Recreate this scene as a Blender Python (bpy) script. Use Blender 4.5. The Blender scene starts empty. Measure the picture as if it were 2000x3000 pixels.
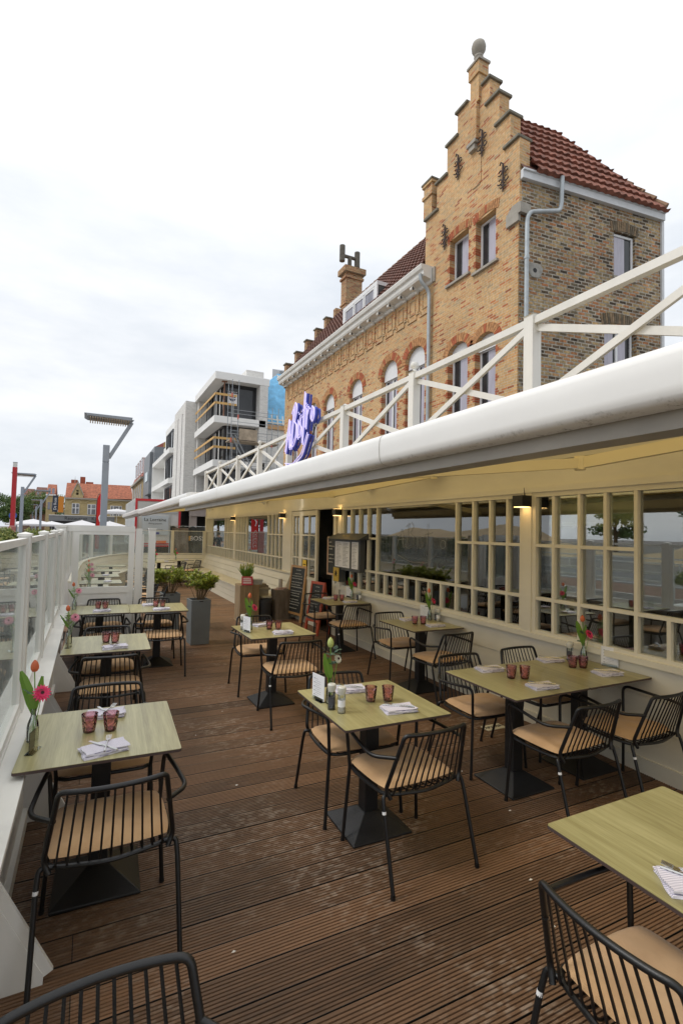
import bpy, bmesh, math, random
from mathutils import Vector, Matrix
R = math.radians
scene = bpy.context.scene
C = scene.collection
random.seed(7)

# ------------------------------------------------------------ camera
f_ = Vector((math.sin(R(26.32))*math.cos(R(2.32)), math.cos(R(26.32))*math.cos(R(2.32)), math.sin(R(2.32))))
r_ = Vector((math.cos(R(26.32)), -math.sin(R(26.32)), 0))
d_ = f_.cross(r_)
ro = R(-1.29)
r2 = r_*math.cos(ro) + d_*math.sin(ro)
d2 = -r_*math.sin(ro) + d_*math.cos(ro)
cam_d = bpy.data.cameras.new('camera'); cam = bpy.data.objects.new('camera', cam_d); C.objects.link(cam)
m3 = Matrix((r2, -d2, -f_)).transposed()
cam.matrix_world = Matrix.Translation((0, 0, 1.81)) @ m3.to_4x4()
cam_d.sensor_fit = 'VERTICAL'; cam_d.sensor_height = 36; cam_d.sensor_width = 24
cam_d.lens = 17.784; cam_d.clip_start = 0.05; cam_d.clip_end = 3000
scene.camera = cam

# ------------------------------------------------------------ sky, sun, exposure
world = bpy.data.worlds.new("World"); scene.world = world; world.use_nodes = True
nt = world.node_tree; nt.nodes.clear()
N = nt.nodes.new; Lk = nt.links.new
out = N('ShaderNodeOutputWorld'); bg = N('ShaderNodeBackground')
sky = N('ShaderNodeTexSky'); sky.sky_type = 'NISHITA'; sky.sun_disc = False
SUN_EL, SUN_AZ = 52, 285
sky.sun_elevation = R(SUN_EL); sky.sun_rotation = R(SUN_AZ); sky.dust_density = 3
tc = N('ShaderNodeTexCoord'); mp = N('ShaderNodeMapping'); mp.inputs['Scale'].default_value = (1.0, 1.0, 3.2)
Lk(tc.outputs['Generated'], mp.inputs['Vector'])
nz = N('ShaderNodeTexNoise'); nz.inputs['Scale'].default_value = 2.2; nz.inputs['Detail'].default_value = 8; nz.inputs['Roughness'].default_value = .55
Lk(mp.outputs['Vector'], nz.inputs['Vector'])
cr = N('ShaderNodeValToRGB'); e = cr.color_ramp.elements
e[0].position = .34; e[0].color = (4.75, 5.15, 5.65, 1); e[1].position = .62; e[1].color = (6.9, 7.0, 7.15, 1)
Lk(nz.outputs['Fac'], cr.inputs['Fac'])
sp = N('ShaderNodeSeparateXYZ'); Lk(tc.outputs['Generated'], sp.inputs['Vector'])
rr = N('ShaderNodeMapRange'); rr.inputs['From Min'].default_value = .30; rr.inputs['From Max'].default_value = .95
Lk(sp.outputs['Z'], rr.inputs['Value'])
hi = N('ShaderNodeMixRGB'); hi.inputs['Color2'].default_value = (9.0, 9.05, 9.15, 1)
Lk(rr.outputs['Result'], hi.inputs['Fac']); Lk(cr.outputs['Color'], hi.inputs['Color1'])
mix = N('ShaderNodeMixRGB'); mix.inputs['Fac'].default_value = .93
Lk(sky.outputs['Color'], mix.inputs['Color1']); Lk(hi.outputs['Color'], mix.inputs['Color2'])
Lk(mix.outputs['Color'], bg.inputs['Color']); bg.inputs['Strength'].default_value = .1
Lk(bg.outputs['Background'], out.inputs['Surface'])
sd = bpy.data.lights.new('sun', 'SUN'); sd.energy = .9; sd.angle = R(14); sd.color = (1, .96, .9)
so = bpy.data.objects.new('sun', sd); C.objects.link(so)
az = R(SUN_AZ); el = R(SUN_EL)
sdir = Vector((math.sin(az)*math.cos(el), math.cos(az)*math.cos(el), math.sin(el)))
so.rotation_euler = sdir.to_track_quat('Z', 'Y').to_euler(); so.location = sdir*60
scene.view_settings.view_transform = 'Standard'; scene.view_settings.look = 'None'
scene.view_settings.exposure = 0.60; scene.view_settings.gamma = 1
scene.render.resolution_x = 682; scene.render.resolution_y = 1024
scene.cycles.max_bounces = 10; scene.cycles.transparent_max_bounces = 24

# ------------------------------------------------------------ object helpers
def tag(o, label=None, cat=None, group=None, kind=None):
    if label: o['label'] = label
    if cat: o['category'] = cat
    if group: o['group'] = group
    if kind: o['kind'] = kind
    return o
def thing(name, label, cat, loc=(0, 0, 0), rz=0, group=None):
    o = bpy.data.objects.new(name, None); C.objects.link(o); o.empty_display_size = .1
    o.location = loc; o.rotation_euler = (0, 0, R(rz)); o['shift'] = list(loc)
    return tag(o, label, cat, group)
class MB:
    def __init__(s): s.v = []; s.f = []; s.mi = []; s.cur = 0
    def add(s, vs, fs):
        b = len(s.v); s.v += [tuple(p) for p in vs]
        s.f += [tuple(i+b for i in q) for q in fs]; s.mi += [s.cur]*len(fs)
        return s
    def box(s, x0, x1, y0, y1, z0, z1):
        return s.add([(x0,y0,z0),(x1,y0,z0),(x1,y1,z0),(x0,y1,z0),(x0,y0,z1),(x1,y0,z1),(x1,y1,z1),(x0,y1,z1)],
              [(0,3,2,1),(4,5,6,7),(0,1,5,4),(1,2,6,5),(2,3,7,6),(3,0,4,7)])
    def quad(s, a, b, c, d): return s.add([a,b,c,d], [(0,1,2,3)])
    def bar(s, a, b, w, h, up=(0,0,1)):
        a = Vector(a); b = Vector(b); d = (b-a).normalized(); u = Vector(up)
        if abs(d.dot(u)) > .98: u = Vector((1,0,0))
        sd = d.cross(u).normalized(); u = sd.cross(d).normalized()
        P = []
        for p in (a, b):
            for i, j in ((-1,-1),(1,-1),(1,1),(-1,1)): P.append(p + sd*(i*w/2) + u*(j*h/2))
        return s.add(P, [(0,3,2,1),(4,5,6,7),(0,1,5,4),(1,2,6,5),(2,3,7,6),(3,0,4,7)])
    def tube(s, pts, r, n=8, closed=False, caps=True):
        pts = [Vector(p) for p in pts]; m = len(pts)
        if m < 2: return s
        rs = r if isinstance(r, (list, tuple)) else [r]*m
        b = len(s.v); prev = None
        for i, p in enumerate(pts):
            if closed: t = pts[(i+1) % m] - pts[i-1]
            else: t = pts[min(i+1, m-1)] - pts[max(i-1, 0)]
            t = t.normalized() if t.length > 1e-9 else Vector((0,0,1))
            if prev is None:
                a = Vector((0,0,1)) if abs(t.z) < .9 else Vector((1,0,0))
                u = t.cross(a).normalized()
            else:
                u = (prev - t*prev.dot(t)); u = u.normalized() if u.length > 1e-6 else prev
            prev = u; w = t.cross(u)
            for k in range(n):
                a = 2*math.pi*k/n; s.v.append(tuple(p + (u*math.cos(a) + w*math.sin(a))*rs[i]))
        F = []
        for i in range(m if closed else m-1):
            j = (i+1) % m
            for k in range(n):
                k2 = (k+1) % n; F.append((b+i*n+k, b+i*n+k2, b+j*n+k2, b+j*n+k))
        if caps and not closed:
            F.append(tuple(b+k for k in reversed(range(n)))); F.append(tuple(b+(m-1)*n+k for k in range(n)))
        s.f += F; s.mi += [s.cur]*len(F); return s
    def lathe(s, prof, c=(0,0,0), n=20, flute=0):
        b = len(s.v); cx, cy, cz = c
        for i, (r, z) in enumerate(prof):
            for k in range(n):
                a = 2*math.pi*k/n; rr = r*(1 + flute*(1 if k % 2 else -1)*(1 if 0 < i < len(prof)-1 else 0))
                s.v.append((cx+rr*math.cos(a), cy+rr*math.sin(a), cz+z))
        F = []
        for i in range(len(prof)-1):
            for k in range(n):
                k2 = (k+1) % n; F.append((b+i*n+k, b+i*n+k2, b+(i+1)*n+k2, b+(i+1)*n+k))
        if prof[0][0] > 1e-5: F.append(tuple(b+k for k in reversed(range(n))))
        if prof[-1][0] > 1e-5: F.append(tuple(b+(len(prof)-1)*n+k for k in range(n)))
        s.f += F; s.mi += [s.cur]*len(F); return s
    def prism(s, poly, fn, d0, d1):
        """poly of (u,v); fn(u,v,d)->xyz"""
        n = len(poly); P = [fn(u, v, d0) for u, v in poly] + [fn(u, v, d1) for u, v in poly]
        F = [tuple(range(n)), tuple(reversed(range(n, 2*n)))] + [(i, i+n, (i+1) % n + n, (i+1) % n) for i in range(n)]
        return s.add(P, F)
    def xf(s, M, start=0):
        for i in range(start, len(s.v)): s.v[i] = tuple(M @ Vector(s.v[i]))
        return s
def obj(name, mb, mat, parent=None, smooth=False, world=False, rec=True):
    v = mb.v
    if world and parent is not None:
        r = parent; sh = Vector((0,0,0))
        while r is not None:
            if 'shift' in r: sh += Vector(r['shift'])
            r = r.parent
        v = [(a-sh.x, b-sh.y, c-sh.z) for a, b, c in v]
    me = bpy.data.meshes.new(name); me.from_pydata(v, [], mb.f)
    ms = mat if isinstance(mat, (list, tuple)) else [mat]
    for m in ms: me.materials.append(m)
    if len(ms) > 1: me.polygons.foreach_set('material_index', mb.mi)
    if rec and len(mb.f) < 60000:
        bm = bmesh.new(); bm.from_mesh(me); bmesh.ops.recalc_face_normals(bm, faces=bm.faces); bm.to_mesh(me); bm.free()
    if smooth:
        me.polygons.foreach_set('use_smooth', [True]*len(me.polygons))
        try: me.set_sharp_from_angle(angle=R(38))
        except Exception: pass
    me.update()
    o = bpy.data.objects.new(name, me); C.objects.link(o)
    if parent is not None: o.parent = parent
    return o
def lone(name, mb, mat, label, cat, group=None, smooth=False, kind=None):
    o = obj(name, mb, mat, None, smooth); return tag(o, label, cat, group, kind)
def copy_tree(o, parent=None):
    c = o.copy(); C.objects.link(c); c.parent = parent
    for ch in list(o.children): copy_tree(ch, c)
    return c
def place(proto, first, loc, rz, label, group=None):
    o = proto if first else copy_tree(proto)
    o.location = loc; o.rotation_euler = (0, 0, R(rz)); o['label'] = label
    if group: o['group'] = group
    return o
def bev(o, w=.004, seg=2):
    m = o.modifiers.new('bevel', 'BEVEL'); m.width = w; m.segments = seg; m.limit_method = 'ANGLE'; return o
def fillet(pts, r, n=5, closed=False):
    pts = [Vector(p) for p in pts]; out = []; m = len(pts)
    for i, p in enumerate(pts):
        if not closed and i in (0, m-1): out.append(p); continue
        a = pts[i-1]; b = pts[(i+1) % m]; ra = min(r, (a-p).length*.48, (b-p).length*.48)
        A = p + (a-p).normalized()*ra; B = p + (b-p).normalized()*ra
        for k in range(n+1):
            t = k/n; out.append(A*(1-t)**2 + p*2*t*(1-t) + B*t*t)
    return out
def lerp(a, b, t): return a + (b-a)*t
def text_mesh(name, s, size, mat, parent, loc, ux, uz, ext=.001, align='CENTER', shear=0, world=True, spacing=1):
    """text whose reading direction is ux and whose up is uz"""
    cu = bpy.data.curves.new(name, 'FONT'); cu.body = s; cu.size = size; cu.extrude = ext; cu.align_x = align; cu.align_y = 'CENTER'
    cu.shear = shear; cu.space_character = spacing; cu.resolution_u = 3
    t = bpy.data.objects.new('tmp', cu); C.objects.link(t); bpy.context.view_layer.update()
    me = bpy.data.meshes.new_from_object(t.evaluated_get(bpy.context.evaluated_depsgraph_get()))
    bpy.data.objects.remove(t); bpy.data.curves.remove(cu)
    ux = Vector(ux).normalized(); uz = Vector(uz).normalized(); un = ux.cross(uz)
    M = Matrix((ux, uz, un)).transposed().to_4x4(); M.translation = Vector(loc)
    if world and parent is not None:
        r = parent
        while r is not None:
            if 'shift' in r: M.translation -= Vector(r['shift'])
            r = r.parent
    me.transform(M); me.name = name; me.materials.clear(); me.materials.append(mat)
    o = bpy.data.objects.new(name, me); C.objects.link(o)
    if parent is not None: o.parent = parent
    return o

# ------------------------------------------------------------ materials
MATS = {}
def mat(name, col, rough=.6, metal=0, spec=.5, noise=None, bump=None, ncoord='Object', coat=0, trans=0):
    """noise=(scale, amount[, stretch xyz]) darkens/lightens; bump=(scale, strength)"""
    if name in MATS: return MATS[name]
    m = bpy.data.materials.new(name); m.use_nodes = True; t = m.node_tree; b = t.nodes['Principled BSDF']
    b.inputs['Base Color'].default_value = (*col, 1); b.inputs['Roughness'].default_value = rough
    b.inputs['Metallic'].default_value = metal; b.inputs['Specular IOR Level'].default_value = spec
    if coat: b.inputs['Coat Weight'].default_value = coat; b.inputs['Coat Roughness'].default_value = .15
    if noise or bump:
        tc = t.nodes.new('ShaderNodeTexCoord')
    if noise:
        mp = t.nodes.new('ShaderNodeMapping'); t.links.new(tc.outputs[ncoord], mp.inputs['Vector'])
        if len(noise) > 2: mp.inputs['Scale'].default_value = noise[2]
        nz = t.nodes.new('ShaderNodeTexNoise'); nz.inputs['Scale'].default_value = noise[0]; nz.inputs['Detail'].default_value = 7
        nz.inputs['Roughness'].default_value = .62
        t.links.new(mp.outputs['Vector'], nz.inputs['Vector'])
        cr = t.nodes.new('ShaderNodeValToRGB'); a = noise[1]
        cr.color_ramp.elements[0].position = .3; cr.color_ramp.elements[1].position = .7
        cr.color_ramp.elements[0].color = (*[min(1, c*(1-a)) for c in col], 1)
        cr.color_ramp.elements[1].color = (*[min(1, c*(1+a*.7)) for c in col], 1)
        t.links.new(nz.outputs['Fac'], cr.inputs['Fac']); t.links.new(cr.outputs['Color'], b.inputs['Base Color'])
    if bump:
        nb = t.nodes.new('ShaderNodeTexNoise'); nb.inputs['Scale'].default_value = bump[0]; nb.inputs['Detail'].default_value = 5
        t.links.new(tc.outputs[ncoord], nb.inputs['Vector'])
        bp = t.nodes.new('ShaderNodeBump'); bp.inputs['Strength'].default_value = bump[1]; bp.inputs['Distance'].default_value = .01
        t.links.new(nb.outputs['Fac'], bp.inputs['Height']); t.links.new(bp.outputs['Normal'], b.inputs['Normal'])
    if trans:
        tr = t.nodes.new('ShaderNodeBsdfTranslucent'); tr.inputs['Color'].default_value = (*col, 1)
        mx = t.nodes.new('ShaderNodeMixShader'); mx.inputs['Fac'].default_value = trans
        o = t.nodes['Material Output']
        t.links.new(b.outputs['BSDF'], mx.inputs[1]); t.links.new(tr.outputs['BSDF'], mx.inputs[2]); t.links.new(mx.outputs['Shader'], o.inputs['Surface'])
    MATS[name] = m; return m
def brickmat(name, axis, stops, mortar, bw=.19, rh=.06, mort=.011, bump=.6, rough=.9, grime=.2):
    """brick courses in world space; axis = expression picking the horizontal coordinate: 'x' or 'y'"""
    m = bpy.data.materials.new(name); m.use_nodes = True; t = m.node_tree; b = t.nodes['Principled BSDF']; n = t.nodes.new; l = t.links.new
    g = n('ShaderNodeNewGeometry'); s = n('ShaderNodeSeparateXYZ'); l(g.outputs['Position'], s.inputs[0])
    c = n('ShaderNodeCombineXYZ')
    nr = n('ShaderNodeSeparateXYZ'); l(g.outputs['Normal'], nr.inputs[0])
    # faces turned sideways use the other horizontal coordinate
    ab = n('ShaderNodeMath'); ab.operation = 'ABSOLUTE'; l(nr.outputs['X'], ab.inputs[0])
    gt = n('ShaderNodeMath'); gt.operation = 'GREATER_THAN'; gt.inputs[1].default_value = .6; l(ab.outputs[0], gt.inputs[0])
    mx = n('ShaderNodeMix'); l(gt.outputs[0], mx.inputs['Factor']); l(s.outputs['X'], mx.inputs['A']); l(s.outputs['Y'], mx.inputs['B'])
    l(mx.outputs['Result'], c.inputs['X']); l(s.outputs['Z'], c.inputs['Y'])
    wob = n('ShaderNodeTexNoise'); wob.inputs['Scale'].default_value = 3.5; wob.inputs['Detail'].default_value = 3; l(g.outputs['Position'], wob.inputs['Vector'])
    vm = n('ShaderNodeVectorMath'); vm.operation = 'MULTIPLY_ADD'; vm.inputs[1].default_value = (.004+.012*bump*bump, .004+.02*bump*bump, 0)
    l(wob.outputs['Color'], vm.inputs[0]); l(c.outputs[0], vm.inputs[2])
    br = n('ShaderNodeTexBrick'); br.inputs['Color1'].default_value = (0,0,0,1); br.inputs['Color2'].default_value = (1,1,1,1); br.inputs['Mortar'].default_value = (.5,.5,.5,1)
    br.inputs['Scale'].default_value = 1; br.inputs['Brick Width'].default_value = bw; br.inputs['Row Height'].default_value = rh
    br.inputs['Mortar Size'].default_value = mort/2; br.inputs['Mortar Smooth'].default_value = .25; br.inputs['Bias'].default_value = 0
    l(vm.outputs[0], br.inputs['Vector'])
    cr = n('ShaderNodeValToRGB'); cr.color_ramp.interpolation = 'LINEAR'
    while len(cr.color_ramp.elements) < len(stops): cr.color_ramp.elements.new(.5)
    for e, (p, col) in zip(cr.color_ramp.elements, stops): e.position = p; e.color = (*col, 1)
    l(br.outputs['Color'], cr.inputs['Fac'])
    n1 = n('ShaderNodeTexNoise'); n1.inputs['Scale'].default_value = 14; n1.inputs['Detail'].default_value = 6; l(g.outputs['Position'], n1.inputs['Vector'])
    n2 = n('ShaderNodeTexNoise'); n2.inputs['Scale'].default_value = .7; n2.inputs['Detail'].default_value = 6; n2.inputs['Roughness'].default_value = .7; l(g.outputs['Position'], n2.inputs['Vector'])
    mm = n('ShaderNodeMixRGB'); l(br.outputs['Fac'], mm.inputs['Fac']); l(cr.outputs['Color'], mm.inputs['Color1']); mm.inputs['Color2'].default_value = (*mortar, 1)
    a1 = n('ShaderNodeMapRange'); a1.inputs['From Min'].default_value = .3; a1.inputs['From Max'].default_value = .7; a1.inputs['To Min'].default_value = 1-grime; a1.inputs['To Max'].default_value = 1+grime*.6
    l(n1.outputs['Fac'], a1.inputs['Value'])
    a2 = n('ShaderNodeMapRange'); a2.inputs['From Min'].default_value = .3; a2.inputs['From Max'].default_value = .7; a2.inputs['To Min'].default_value = 1-grime; a2.inputs['To Max'].default_value = 1+grime*.4
    l(n2.outputs['Fac'], a2.inputs['Value'])
    pr = n('ShaderNodeMath'); pr.operation = 'MULTIPLY'; l(a1.outputs[0], pr.inputs[0]); l(a2.outputs[0], pr.inputs[1])
    sc = n('ShaderNodeVectorMath'); sc.operation = 'SCALE'; l(mm.outputs['Color'], sc.inputs[0]); l(pr.outputs[0], sc.inputs['Scale'])
    l(sc.outputs[0], b.inputs['Base Color'])
    h = n('ShaderNodeMath'); h.operation = 'MULTIPLY_ADD'; h.inputs[1].default_value = -1; l(br.outputs['Fac'], h.inputs[0]); l(n1.outputs['Fac'], h.inputs[2])
    bp = n('ShaderNodeBump'); bp.inputs['Strength'].default_value = bump; bp.inputs['Distance'].default_value = .02; l(h.outputs[0], bp.inputs['Height']); l(bp.outputs['Normal'], b.inputs['Normal'])
    b.inputs['Roughness'].default_value = rough; b.inputs['Specular IOR Level'].default_value = .25
    MATS[name] = m; return m
def glassmat(name, tint=(.93,.97,.95), rough=0.0, boost=1.5, wob=.0, base=0, haze=0):
    m = bpy.data.materials.new(name); m.use_nodes = True; t = m.node_tree; t.nodes.clear(); n = t.nodes.new; l = t.links.new
    o = n('ShaderNodeOutputMaterial'); tr = n('ShaderNodeBsdfTransparent'); tr.inputs['Color'].default_value = (*tint, 1)
    gl = n('ShaderNodeBsdfGlossy'); gl.inputs['Roughness'].default_value = rough; gl.inputs['Color'].default_value = (.95,.97,.97,1)
    fr = n('ShaderNodeFresnel'); fr.inputs['IOR'].default_value = 1.5
    ml = n('ShaderNodeMath'); ml.operation = 'MULTIPLY_ADD'; ml.inputs[1].default_value = boost; ml.inputs[2].default_value = base; ml.use_clamp = True
    if wob:
        g = n('ShaderNodeTexCoord'); nz = n('ShaderNodeTexNoise'); nz.inputs['Scale'].default_value = 1.6; l(g.outputs['Object'], nz.inputs['Vector'])
        bp = n('ShaderNodeBump'); bp.inputs['Strength'].default_value = wob; bp.inputs['Distance'].default_value = .01; l(nz.outputs['Fac'], bp.inputs['Height'])
        l(bp.outputs['Normal'], gl.inputs['Normal'])
    mx = n('ShaderNodeMixShader'); l(fr.outputs[0], ml.inputs[0]); l(ml.outputs[0], mx.inputs['Fac']); l(tr.outputs[0], mx.inputs[1]); l(gl.outputs[0], mx.inputs[2]); l(mx.outputs[0], o.inputs['Surface'])
    if haze:
        df = n('ShaderNodeBsdfDiffuse'); df.inputs['Color'].default_value = (.75,.8,.78,1); m3 = n('ShaderNodeMixShader'); m3.inputs['Fac'].default_value = haze
        l(mx.outputs[0], m3.inputs[1]); l(df.outputs[0], m3.inputs[2]); l(m3.outputs[0], o.inputs['Surface'])
    MATS[name] = m; return m
def emit(name, col, st):
    m = bpy.data.materials.new(name); m.use_nodes = True; b = m.node_tree.nodes['Principled BSDF']
    b.inputs['Base Color'].default_value = (*col, 1); b.inputs['Emission Color'].default_value = (*col, 1); b.inputs['Emission Strength'].default_value = st
    MATS[name] = m; return m

WHITE = mat('painted_wood_white', (.74,.73,.69), .45, noise=(2.2,.10,(1,1,.35)), bump=(60,.05))
CREAM = mat('painted_wood_cream', (.72,.675,.55), .5, noise=(1.6,.12,(1,.4,1)), bump=(40,.06))
AWNW = mat('awning_case_white', (.80,.79,.76), .32, noise=(1.3,.05), coat=.3)
def grime(m, z0, z1, col=(.16,.13,.09)):
    """mouldy specks that gather along the lower lip of the case (fixed to the object)"""
    t = m.node_tree; b = t.nodes['Principled BSDF']; n = t.nodes.new; l = t.links.new; src = b.inputs['Base Color'].links[0].from_socket
    g = n('ShaderNodeNewGeometry'); s = n('ShaderNodeSeparateXYZ'); l(g.outputs['Position'], s.inputs[0])
    mr = n('ShaderNodeMapRange'); mr.inputs['From Min'].default_value = z1; mr.inputs['From Max'].default_value = z0; l(s.outputs['Z'], mr.inputs['Value'])
    nz = n('ShaderNodeTexNoise'); nz.inputs['Scale'].default_value = 26; nz.inputs['Detail'].default_value = 9; nz.inputs['Roughness'].default_value = .8; l(g.outputs['Position'], nz.inputs['Vector'])
    m2 = n('ShaderNodeMapRange'); m2.inputs['From Min'].default_value = .53; m2.inputs['From Max'].default_value = .66; l(nz.outputs['Fac'], m2.inputs['Value'])
    mu = n('ShaderNodeMath'); mu.operation = 'MULTIPLY'; mu.use_clamp = True; l(mr.outputs[0], mu.inputs[0]); l(m2.outputs[0], mu.inputs[1])
    mx = n('ShaderNodeMixRGB'); mx.inputs['Color2'].default_value = (*col, 1); l(mu.outputs[0], mx.inputs['Fac']); l(src, mx.inputs['Color1']); l(mx.outputs[0], b.inputs['Base Color'])
AWN1 = mat('awning_case_white_grimy', (.80,.79,.76), .32, noise=(1.3,.05), coat=.3); grime(AWN1, 2.20, 2.235)
AWNG = mat('awning_rail_grey', (.36,.33,.28), .4, noise=(3,.15))
FABRIC = mat('awning_fabric', (.86,.66,.30), .9, noise=(1.2,.05), trans=.55)
BLACK = mat('black_powder_coat', (.007,.007,.0075), .40, noise=(30,.25), bump=(220,.08))
BLACKT = mat('black_cast_iron', (.008,.008,.0085), .48, noise=(12,.3), bump=(160,.2))
STEEL = mat('brushed_steel', (.62,.62,.60), .22, 1)
ZINC = mat('zinc_pipe', (.42,.46,.48), .45, .35, noise=(5,.18))
STICK = mat('white_sticker', (.8,.8,.8), .5)
GREYPL = mat('planter_grey', (.15,.165,.17), .55, noise=(1.6,.16), bump=(25,.15))
DARKGREY = mat('dark_grey_metal', (.06,.065,.07), .5, noise=(4,.15))
SOIL = mat('soil', (.03,.022,.015), .95, noise=(25,.4))
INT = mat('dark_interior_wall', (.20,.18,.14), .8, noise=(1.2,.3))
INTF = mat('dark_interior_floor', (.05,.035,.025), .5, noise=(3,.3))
PAPER = mat('paper_white', (.78,.78,.80), .7)
INK = mat('ink_black', (.02,.02,.02), .7)
CHALK = mat('chalk', (.75,.75,.72), .9)
BOARDM = mat('chalkboard', (.022,.026,.025), .6, noise=(6,.35))
OAK = mat('varnished_oak_frame', (.45,.25,.10), .45, noise=(5,.25,(1,1,6)))
REDW = mat('red_stained_wood', (.45,.075,.03), .5, noise=(6,.25))
STONE = mat('weathered_stone', (.36,.335,.29), .85, noise=(4,.25), bump=(20,.4))
CAPST = mat('mossy_coping', (.20,.185,.145), .9, noise=(5,.35), bump=(18,.5))
UPVC = mat('white_window_frame', (.74,.75,.76), .4)
BLIND = mat('roller_blind', (.85,.84,.66), .85, trans=.2)
GLASS = glassmat('window_glass', (.955,.975,.96), boost=1.7, wob=.006, base=.12)
GLASSF = glassmat('screen_glass', (.965,.985,.975), boost=.8, haze=.055)
GLASSD = glassmat('clear_vase_glass', (.90,.93,.92), boost=1.6)
GLASSB = mat('curtained_window_pane', (.26,.26,.31), .08, noise=(.9,.5,(1,2.2,.3)))
CURT = mat('lilac_net_curtain', (.40,.38,.45), .12, noise=(2.5,.18,(4,4,.5)), coat=.6)
GLASSK = mat('dark_window_pane', (.035,.038,.042), .04, noise=(.3,.5))
IRON = mat('rusty_wrought_iron', (.05,.03,.025), .7, noise=(20,.4))

yel = [(0.0,(.34,.125,.055)),(.07,(.50,.18,.07)),(.14,(.58,.31,.13)),(.5,(.66,.415,.19)),(.8,(.60,.385,.185)),(1,(.48,.35,.20))]
BRICK = brickmat('yellow_facade_brick', 'y', yel, (.58,.50,.38), .20, .062, .012, .45, grime=.2)
old = [(0,(.07,.055,.04)),(.15,(.17,.12,.075)),(.33,(.38,.22,.11)),(.48,(.50,.22,.10)),(.62,(.52,.37,.18)),(.85,(.42,.31,.17)),(1,(.15,.13,.09))]
BRICKO = brickmat('old_side_brick', 'x', old, (.47,.43,.36), .215, .083, .03, 1.0, grime=.36)
BRICKR = mat('orange_red_brick', (.40,.11,.045), .85, noise=(9,.3), bump=(30,.5))
BRICKA = mat('arch_brick', (.48,.24,.10), .85, noise=(9,.45), bump=(30,.5))
BRICKW = brickmat('white_brick', 'y', [(0,(.66,.65,.62)),(.5,(.74,.73,.70)),(1,(.78,.77,.74))], (.56,.55,.53), .24, .075, .014, .5, grime=.05)
BRICKC = brickmat('chimney_brick', 'x', [(0,(.25,.12,.06)),(.3,(.46,.20,.09)),(.6,(.55,.32,.15)),(1,(.42,.28,.14))], (.42,.36,.27), .2, .07, .02, .7, grime=.3)
TILE_R = mat('red_roof_tile', (.23,.085,.055), .75, noise=(5,.6), bump=(20,.4))
TILE_D = mat('dark_roof_tile', (.15,.062,.042), .7, noise=(3,.4), bump=(20,.4))
TILE_T = mat('tile_lichen_ridge', (.25,.15,.09), .85, noise=(4,.4), bump=(20,.5))

def woodtop():
    m = bpy.data.materials.new('oak_laminate'); m.use_nodes = True; t = m.node_tree; b = t.nodes['Principled BSDF']; n = t.nodes.new; l = t.links.new
    tc = n('ShaderNodeTexCoord'); oi = n('ShaderNodeObjectInfo')
    ad = n('ShaderNodeVectorMath'); l(tc.outputs['Object'], ad.inputs[0])
    cb = n('ShaderNodeCombineXYZ'); ml = n('ShaderNodeMath'); ml.operation = 'MULTIPLY'; ml.inputs[1].default_value = 13; l(oi.outputs['Random'], ml.inputs[0])
    l(ml.outputs[0], cb.inputs['X']); l(ml.outputs[0], cb.inputs['Z']); l(cb.outputs[0], ad.inputs[1])
    mp = n('ShaderNodeMapping'); mp.inputs['Scale'].default_value = (16, .9, 1); l(ad.outputs[0], mp.inputs['Vector'])
    a = n('ShaderNodeTexNoise'); a.inputs['Scale'].default_value = 1.4; a.inputs['Detail'].default_value = 9; a.inputs['Roughness'].default_value = .7; a.inputs['Distortion'].default_value = .6; l(mp.outputs[0], a.inputs['Vector'])
    mp2 = n('ShaderNodeMapping'); mp2.inputs['Scale'].default_value = (120, 4, 1); l(ad.outputs[0], mp2.inputs['Vector'])
    c = n('ShaderNodeTexNoise'); c.inputs['Scale'].default_value = 1.5; c.inputs['Detail'].default_value = 3; l(mp2.outputs[0], c.inputs['Vector'])
    # planks across the top
    sx = n('ShaderNodeSeparateXYZ'); l(tc.outputs['Object'], sx.inputs[0])
    pk = n('ShaderNodeMath'); pk.operation = 'MULTIPLY'; pk.inputs[1].default_value = 5.1; l(sx.outputs['X'], pk.inputs[0])
    fl = n('ShaderNodeMath'); fl.operation = 'FLOOR'; l(pk.outputs[0], fl.inputs[0])
    wn = n('ShaderNodeTexWhiteNoise'); wn.noise_dimensions = '2D'; cx = n('ShaderNodeCombineXYZ'); l(fl.outputs[0], cx.inputs['X']); l(oi.outputs['Random'], cx.inputs['Y']); l(cx.outputs[0], wn.inputs['Vector'])
    s = n('ShaderNodeMath'); s.operation = 'MULTIPLY_ADD'; s.inputs[1].default_value = .35; l(c.outputs['Fac'], s.inputs[0]); l(a.outputs['Fac'], s.inputs[2])
    s2 = n('ShaderNodeMath'); s2.operation = 'MULTIPLY_ADD'; s2.inputs[1].default_value = .16; l(wn.outputs['Value'], s2.inputs[0]); l(s.outputs[0], s2.inputs[2])
    cr = n('ShaderNodeValToRGB'); e = cr.color_ramp.elements
    e[0].position = .52; e[0].color = (.21,.18,.07,1); e[1].position = .95; e[1].color = (.42,.385,.19,1); q = e.new(.72); q.color = (.31,.28,.125,1)
    l(s2.outputs[0], cr.inputs['Fac']); l(cr.outputs['Color'], b.inputs['Base Color'])
    b.inputs['Roughness'].default_value = .36; b.inputs['Specular IOR Level'].default_value = .6; b.inputs['Coat Weight'].default_value = .35; b.inputs['Coat Roughness'].default_value = .3
    bp = n('ShaderNodeBump'); bp.inputs['Strength'].default_value = .12; bp.inputs['Distance'].default_value = .002; l(c.outputs['Fac'], bp.inputs['Height']); l(bp.outputs['Normal'], b.inputs['Normal'])
    return m
TOP = woodtop()
EDGE = mat('tabletop_dark_edge', (.07,.045,.04), .6)
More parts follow.
